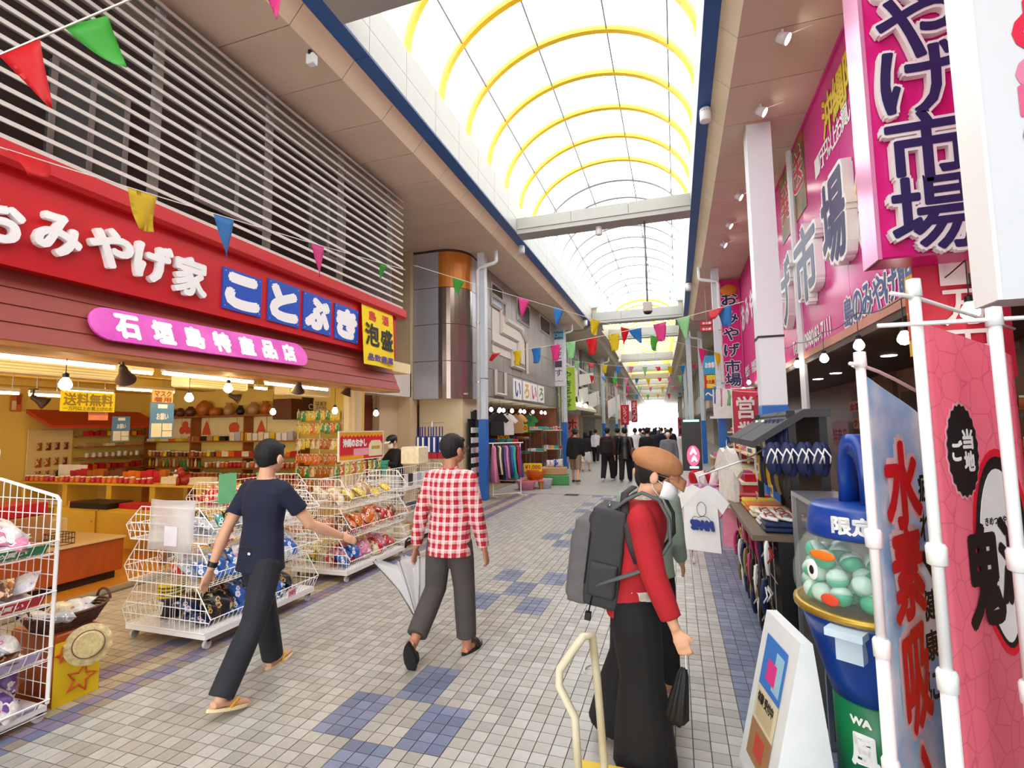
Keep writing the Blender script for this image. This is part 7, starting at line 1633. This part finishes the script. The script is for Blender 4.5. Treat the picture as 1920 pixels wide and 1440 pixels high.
mb.tube([(-.02, sb.y - .06, sb.z + .1), (.06, sb.y - .1, sb.z + .07), (.13, sb.y - .09, sb.z - .02), (.185, sb.y - .06, sb.z - .16), (.2, sb.y - .02, sb.z - .26)], .022, 8, flat=.25, side=(0, 1, 0)); mb.build('sling_strap', M('strap_brown', '#2c1c20', .7), o, True)
# folded black umbrella in the right hand
s0, el, wr, d1, d2 = rd['arms'][1]; wp = o.matrix_basis @ (wr + d2 * .13)
t = thing('folding_umbrella', 'small folded black umbrella hanging from the hand of the red-sweatered person', 'umbrella', wp)
mb = MB(); mb.tube([(0, 0, .0), (0, 0, -.07)], .0025, 5); mb.build('wrist_cord', WHITE, t)
mb = MB(); mb.T = Matrix.Rotation(.18, 4, 'Y'); mb.rings([[(r * (1 + .3 * math.cos(6 * a)) * math.cos(a), r * (1 + .3 * math.cos(6 * a)) * math.sin(a), z) for a in [2 * PI * j / 24 for j in range(24)]] for z, r in ((-.07, .014), (-.1, .022), (-.2, .034), (-.3, .045), (-.33, .03))]); mb.T = None; mb.build('folded_canopy', M('umbrella_black', '#0c0c0d', .6), t, True)
# ---- companion in grey-green
cp = person('dark-haired companion in a grey-green top bending beside the red-sweatered person', -.22, 3.62, math.radians(-8), 1.58, legs=((0, 2, 4), (3, 2, 4)), arms=((6, 4, 35), (6, 4, 35)), lean=8, head=(24, 14), top=cloth('top_sage', '#8a9a8a'), sleeve=.9, bottom=cloth('trousers_black'), vox=.011, topw=1.15, hairlen=.35, shoe=M('shoe_tan', '#9a6a48', .5))
# ---- people farther down the street
BKC = cloth('jacket_black', '#101012'); KH = cloth('shorts_khaki', '#8a7656'); WHC = cloth('cloth_white', '#e2e0dc'); GRC = cloth('cloth_grey', '#77777c'); MAR = cloth('cloth_maroon', '#3a1418'); NVC = cloth('navy_knit'); SK = M('shoe_black'); SKW = M('shoe_white', '#d8d6d2', .6)
W1 = ((14, 4, 3), (-14, 14, 3)); W2 = ((-12, 12, 3), (13, 4, 3)); A1_ = ((-10, 7, 8), (10, 7, 12)); A2_ = ((10, 7, 12), (-10, 7, 8))
def far(px, py, label, rz=0, H=1.72, Y=None, **kw):
    p = gz(px, py) if Y is None else gx(px, 800, 1) * 0
    if Y is not None: q = ray(px, 800); p = V((q.x / q.y * Y, Y, 0))
    kw.setdefault('vox', .018); kw.setdefault('fullhand', False); return person(label, p.x, p.y, math.radians(rz), H, **kw)
f = far(1080, 905, 'man in a black jacket, khaki shorts and dark hat walking away on the left', -3, 1.74, legs=W1, arms=A1_, top=BKC, sleeve=.95, bottom=KH, leglen=.6, legw=1.2, shoe=SK, vox=.013, topw=1.3, top_drop=.06)
s = MB(); s.T = f['HM']; s.lathe([(0, .12), (.07, .118), (.1, .05), (.105, .03), (.15, .015), (.15, .008), (.1, .015)], 16); s.T = None; s.build('hat', BLACK, f['o'], True)
f = far(1099, 884, 'woman in black with a pale skirt beside the man in khaki shorts', 5, 1.6, legs=W2, arms=A2_, top=BKC, sleeve=.9, bottom=WHC, leglen=.62, legw=1.6, hairlen=.7, shoe=M('shoe_tan'))
f = far(1118, 868, 'person in a white shirt with black overalls under the second blue column', 0, 1.66, legs=W1, arms=A1_, top=WHC, sleeve=.9, bottom=BKC, legw=1.2, shoe=SKW)
far(1109, 862, 'woman in a dark dress walking left of the overalls wearer', 0, 1.6, legs=W2, arms=A1_, top=NVC, sleeve=.6, bottom=BKC, hairlen=.6, shoe=SK)
def packed(f, c, lb):
    P, sp = f['P'], f['sp']; t = thing('backpack', lb, 'backpack'); t.location = f['o'].location; t.rotation_euler = f['o'].rotation_euler
    s = MB(); q = P + sp * .17; s.box(-.15, .15, -.3, -.1, q.z - .2, q.z + .22); put(remesh(s, 'pack_body', c, .02, 6), 'pack_body', (0, 0, 0), parent=t)
    for sx in (-1, 1):
        mb = MB(); sh = f['sh']; mb.tube([(sx * .1, -.12, sh.z), (sx * .11, 0, sh.z + .06), (sx * .11, .12, sh.z - .03), (sx * .14, .08, sh.z - .25)], .022, 6, flat=.4, side=(1, 0, 0)); mb.build('shoulder_strap', c, t)
f = far(1141, 901, 'person in dark maroon with a black backpack and black trousers walking away', -3, 1.75, legs=W2, arms=A2_, top=MAR, sleeve=.95, bottom=BKC, legw=1.25, shoe=SKW, vox=.013, topw=1.25, curl=.6); packed(f, cloth('pack_black', '#16161a'), 'black backpack on the person in dark maroon')
f = far(1160, 894, 'person in black with slim trousers between the two front walkers', 0, 1.75, legs=W1, arms=A1_, top=BKC, sleeve=.95, bottom=BKC, shoe=SK, vox=.013, topw=1.2)
f = far(1174, 903, 'person in a black leather jacket carrying a brown shoulder bag', 3, 1.75, legs=W2, arms=A2_, top=M('leather_black', '#121211', .35, noise=.2), sleeve=.95, bottom=BKC, legw=1.2, shoe=SK, vox=.013, topw=1.25, top_drop=.1)
t = thing('shoulder_bag', 'brown shoulder bag of the leather-jacketed person', 'bag', f['o'].location); mb = MB(); mb.bevbox(.2, .3, -.18, .16, .75, 1.08, .03); mb.build('bag_body', M('leather_brown', '#5a2a1c', .5), t); mb = MB(); mb.tube([(.25, -.1, 1.05), (.14, -.08, 1.35), (.02, .0, 1.5), (.14, .1, 1.35), (.25, .1, 1.05)], .014, 6, flat=.4); mb.build('bag_strap', M('leather_brown'), t)
far(1190, 0, 'person with a white collar far behind the leather jacket', 0, 1.72, Y=21, legs=W1, arms=A1_, top=WHC, bottom=BKC, shoe=SK)
far(1200, 0, 'person in grey walking far behind the white collar', 0, 1.7, Y=24, legs=W2, arms=A1_, top=GRC, bottom=BKC, shoe=SK)
far(1213, 0, 'person in a black printed T-shirt beyond the tan cap', 0, 1.74, Y=16.5, legs=W1, arms=A2_, top=BKC, sleeve=.45, bottom=BKC, shoe=SK, topw=1.3, vox=.013)
far(1227, 0, 'person in a long navy coat beyond the printed T-shirt', 0, 1.7, Y=22, legs=W2, arms=A1_, top=NVC, bottom=NVC, shoe=SK, top_drop=.35, hairlen=.5)
far(1252, 0, 'woman with a pale mask walking towards the camera on the right', 178, 1.68, Y=14.5, legs=W1, arms=A1_, top=GRC, bottom=BKC, shoe=SK, vox=.013, hairlen=.5) if True else None
for k, (px, Y, c, lb) in enumerate(((1240, 27, NVC, 'distant person in navy, leftmost of the right-hand group'), (1247, 30, GRC, 'distant person in grey, middle of the right-hand group'), (1258, 26, BKC, 'distant person in black near the right shops'), (1206, 34, BKC, 'distant dark figure near the left shops'), (1218, 40, NVC, 'far dark figure in the middle of the street'), (1230, 45, GRC, 'far grey figure in the middle of the street'), (1236, 52, BKC, 'farthest dark figure near the bright street end'), (1212, 55, WHC, 'farthest pale figure near the bright street end'))):
    far(px, 0, lb, 180 if k % 3 == 1 else 0, 1.7, Y=Y, legs=W1 if k % 2 else W2, arms=A1_, top=c, bottom=BKC, shoe=SK, vox=.03)
mk = [ob for ob in bpy.data.objects if ob.get('label', '').startswith('woman with a pale mask')][0]
mb = MB(); mb.sphere((0, .135, 1.535), .062, 12, 8, (1, .6, .8)); mb.build('face_mask', M('mask_pale', '#e8d8c4', .8), mk, True)
# shop worker in the alley with a cap, leaning over the cartons
p = gx(742, 900, -5.45); wk = person('shop worker in black with a dark cap and white mask behind the carts', p.x + .1, p.y - .1, math.radians(150), 1.66, legs=((0, 0, 3), (0, 0, 3)), arms=((30, 10, 80), (35, 12, 90)), lean=8, head=(18, 12), top=BKC, sleeve=.95, bottom=BKC, shoe=SK, vox=.013, topw=1.15)
mb = MB(); mb.T = wk['HM']; mb.sphere((0, -.005, .055), .105, 16, 8, (.95, 1.08, .7)); mb.T = None; mb.build('cap', BLACK, wk['o'], True)
mb = MB(); mb.T = wk['HM']; mb.slab(lambda u, v: ((u - .5) * .15, .09 + v * .07, .045 - .02 * v), 4, 3, .006); mb.slab(lambda u, v: (.08 * math.sin((u - .5) * 2.2), .02 + .09 * math.cos((u - .5) * 2.2), -.1 + v * .09), 8, 4, .003); mb.T = None; mb.build('face_mask', M('mask_white'), wk['o'], True)
# ================================================================ BUNTING, FITTINGS, TROLLEY
FLC = {'red': '#e0242c', 'green': '#5ecb54', 'yellow': '#e8d02c', 'blue': '#3f8fd0', 'pink': '#e8489a', 'mint': '#a8e0a8', 'rose': '#e8a0c0'}
def fm(c):
    n = 'pennant_' + c
    if n in _mats: return _mats[n]
    return sheer(n, FLC[c], .93, .5)
def pennant_mesh(kind):
    mb = MB(); w, h = .25, .42
    if kind == 0: f = lambda u, v: ((u - .5) * w * (1 - v * .97), .015 * math.sin(4 * u + 5 * v) * v, -h * v)
    elif kind == 1: f = lambda u, v: ((u - .5) * w * (1 - v * .9) + .05 * v * v, .1 * math.sin(1.7 * v) + .03 * u, -h * .62 * v - .02 * math.sin(3 * v))
    elif kind == 2: f = lambda u, v: ((u - .5) * w * (1 - v * .75) - .06 * v, -.14 * math.sin(2.2 * v), -h * .45 * math.sin(1.6 * v))
    else: f = lambda u, v: ((u - .5) * w * (1 - .45 * v), .03 * math.sin(6 * u + 4 * v) * v, -h * .8 * v)
    mb.slab(f, 4, 6, .0012); return mb.mesh('pennant', fm('red'), True)
PEN = [pennant_mesh(k) for k in range(4)]
def bunting(label, a, b, sag, flags, place, sc=1.0):
    a, b = V(a), V(b); d = (b - a); n = 24
    def pt(t): q = a.lerp(b, t); q.z -= sag * 4 * t * (1 - t); return q
    t = thing('bunting', label, 'bunting', a)
    mb = MB(); mb.tube([tuple(pt(i / n) - a) for i in range(n + 1)], .005, 5); mb.build('string', M('string_white', '#e6e2d8', .7), t)
    for f in flags:
        s, c = f[0], f[1]; k = f[2] if len(f) > 2 else 0; q = pt(s); r = pt(min(1, s + .01)) - pt(max(0, s - .01)); ang = math.atan2(r.y, r.x); dip = math.atan2(r.z, math.hypot(r.x, r.y))
        put(PEN[k], 'pennant', tuple(q - a), (0, -dip * .9, ang), (sc, sc, sc), parent=t, mat=fm(c))
def par(a, b, p):            # parameter of the picture point p along the string a-b
    best = (1e9, 0)
    for i in range(201):
        s = i / 200; q = a.lerp(b, s) - CAM; z = q.dot(_f)
        x = 960 + F * q.dot(_r) / z; e = abs(x - p)
        if e < best[0]: best = (e, s)
    return best[1]
def string_of(label, a, b, sag, lst, place='', sc=1.0): bunting(label, a, b, sag, [(par(a, b, px), c, k) for px, c, k in lst], place, sc)
# first string: rises from the left edge across the louvres, near
a = gx(-60, 128, -2.9); b = gx(300, -25, -2.2)
string_of('short bunting string crossing the top left corner', a, b, .0, [(35, 'red', 0), (158, 'green', 1)], sc=.75)
a = gx(-90, 248, -4.3); b = gx(760, 506, -4.35)
string_of('bunting string with a blue pennant across the louvre front', a, b, .02, [(50, 'red', 2), (268, 'yellow', 3), (418, 'blue', 0), (597, 'pink', 0), (722, 'green', 1)], sc=1.0)
a = gx(775, 497, -5.0); b = gx(1400, 570, 1.25)
string_of('bunting string from the clad tower across the street', a, V((1.2, 15.0, gx(1400, 570, 1.2).z)), .05, [(862, 'green', 1), (982, 'pink', 0), (1048, 'blue', 0), (1117, 'yellow', 3), (1173, 'red', 0), (1228, 'green', 3), (1318, 'pink', 0), (1384, 'yellow', 0)], sc=1.15)
b = gx(1395, 565, 1.2); a = gx(905, 665, -4.5)
string_of('bunting string with a pale green pennant rising to the narrow pink sign', a, b, .12, [(932, 'red', 2), (970, 'yellow', 3), (1005, 'blue', 3), (1040, 'pink', 3), (1070, 'mint', 3), (1108, 'red', 3), (1150, 'yellow', 3), (1190, 'blue', 1), (1235, 'pink', 3), (1282, 'mint', 0), (1345, 'red', 2), (1358, 'blue', 3)], sc=1.05)
for k, (Y, z0, z1, cols) in enumerate(((25, 4.9, 4.9, ['mint', 'red', 'yellow', 'blue', 'rose', 'mint', 'red', 'yellow', 'blue', 'pink']), (30, 4.7, 4.9, ['red', 'blue', 'green', 'rose', 'blue', 'yellow', 'red', 'rose', 'mint', 'blue']), (36, 4.8, 4.7, ['yellow', 'red', 'pink', 'mint', 'rose', 'yellow', 'pink', 'blue']), (44, 4.7, 4.7, ['red', 'pink', 'blue', 'green', 'yellow', 'red', 'blue']))):
    d = FS * max(0, Y - 27); a = V((-4.6 + d, Y - 2, z0)); b = V((1.3 + d, Y + 2, z1)); n = len(cols)
    bunting(['far bunting string just behind the white beam end', 'far bunting string before the yellow skylights', 'third far bunting string down the street', 'farthest bunting string near the bright end'][k], a, b, .25, [((i + .5) / n, c, [0, 2, 3, 0, 1][i % 5]) for i, c in enumerate(cols)], '', 1.2)
string_of('green string of bunting along the right shop cables', gx(1330, 720, .9), gx(1420, 735, 1.5), .06, [(1340, 'blue', 0), (1352, 'rose', 0), (1366, 'mint', 3)], sc=1.1)
p = gx(487, 2, -3.0); a = V((-3.9, 3.1, 6.2)); mb = None
bunting('bunting tail with one pink pennant at the top edge', V((-3.9, 3.6, 6.05)), V((-2.0, 4.3, 6.45)), .05, [(.14, 'pink', 0)], '', .6)
# ---- fittings under the roof
def speaker(p, label, r=.09, h=.2, hang=True):
    t = thing('roof_speaker', label, 'speaker', p); mb = MB(); mb.lathe([(0, 0), (r * .8, 0), (r, -.03), (r, -h), (r * .9, -h - .005), (0, -h - .005)], 18); mb.build('housing', PIPE, t, True)
    mb = MB()
    for j in range(14): a_ = 2 * PI * j / 14; mb.sphere((r * math.cos(a_), r * math.sin(a_), -.06), .007, 6, 4)
    mb.build('vent_holes', BLACK, t); return t
speaker((.6, gx(1321, 185, .6).y, 6.46), 'white cylinder speaker under the right blue gutter, nearest the camera', .08, .2)
speaker((-3.62, gx(978, 462, -3.62).y, 6.46), 'white cylinder speaker under the left gutter beside the beam', .08, .2)
p = gz(1124, 428, 6.46); speaker((p.x, 11.55, 6.46), 'white cylinder speaker under the middle of the nearest full beam', .08, .2)
for k, (px, py, X) in enumerate(((1097, 600, -3.62), (1160, 666, -3.6), (1291, 525, .58), (1263, 645, .3))): p = gx(px, py, X); speaker((X, p.y, 6.44), 'small far cylinder speaker under the %s gutter, %s' % (['left', 'left', 'right', 'right'][k], ['nearer', 'farther', 'nearer', 'farther'][k]), .1, .24)
t = thing('beam_camera', 'grey box camera hanging on a rod below the beam', 'camera', (gz(1208, 415, 6.46).x, 11.6, 6.46)); zc_ = gy(1212, 577, 11.6).z; mb = MB(); mb.tube([(0, 0, 0), (0, 0, zc_ - 6.46)], .022, 8); mb.build('rod', M('rod_grey', '#7c7c80', .4, .5), t)
mb = MB(); mb.bevbox(-.1, .1, -.1, .1, zc_ - 6.46 - .1, zc_ - 6.46 + .12, .015); mb.build('camera_box', M('box_grey', '#b9b2a8', .5), t); mb = MB(); mb.lathe([(0, zc_ - 6.62), (.07, zc_ - 6.6), (.09, zc_ - 6.56)], 14); mb.build('dome', BLACK, t, True)
p = gz(585, 98, ZS); t = thing('soffit_floodlight', 'small white floodlight on the left soffit near the louvres', 'floodlight', (p.x, p.y, ZS)); mb = MB(); mb.bevbox(-.05, .05, -.04, .04, -.16, -.03, .008); mb.build('lamp_box', PIPE, t); mb = MB(); mb.box(-.015, .015, -.05, .05, -.05, 0); mb.build('bracket', BLACK, t)
p = gx(1002, 543, -4.0); 
# ---- hand trolley in the foreground
CRT = M('trolley_cream', '#ddd8bc', .45, col2='#b9ae8c', scale=3); hx, hy = gz(1092, 1196, .93).x, gz(1092, 1196, .93).y
t = thing('hand_trolley', 'worn cream hand trolley handle at the bottom of the picture', 'trolley', (hx, hy, 0))
a = gy(1048, 1285, hy - .02) - V((hx, hy, 0)); b = gy(1078, 1345, hy - .03) - V((hx, hy, 0)); c = gy(1084, 1440, hy - .03) - V((hx, hy, 0)); 
e = gy(1120, 1275, hy + .1) - V((hx, hy, 0)); g_ = gy(1132, 1425, hy + .1) - V((hx, hy, 0))
c2 = V((c.x, c.y, .14)); g2 = V((g_.x, g_.y, .14))
mb = MB(); mb.tube([tuple(c2), tuple(c), tuple(b), tuple(a), tuple(a + V((.004, 0, .06))), (-.02, 0, .905), (.0, .01, .93), (.03, .05, .925), tuple(e), tuple(g_), tuple(g2)], .016, 10); mb.build('handle_tube', CRT, t, True)
mb = MB(); mb.bevbox(c.x - .12, g_.x + .5, -.42, .55, .1, .14, .01); mb.build('deck', M('deck_yellow', '#d8b820', .5), t)
mb = MB(); mb.box(g_.x - .03, g_.x + .03, g_.y - .05, g_.y + .02, .14, .3); mb.build('handle_bracket', M('deck_yellow'), t)
for x in (c.x - .05, g_.x + .42):
    for y in (-.35, .48): caster(t, x, y, .05)
# cable or grip ring lying on the paving beyond the trolley
q = gz(1130, 1260); mb = MB(); mb.tube([(.13 * math.cos(t_), .11 * math.sin(t_), .008 + .0 * t_) for t_ in [-.9 + 4.6 * j / 20 for j in range(21)]] , .007, 6); mb.build('wire_loop', M('loop_grey', '#c9c7c2', .5), label='pale loop of hose lying on the paving beside the trolley', cat='hose', loc=(q.x, q.y, 0))
bpy.data.scenes.remove(TS)
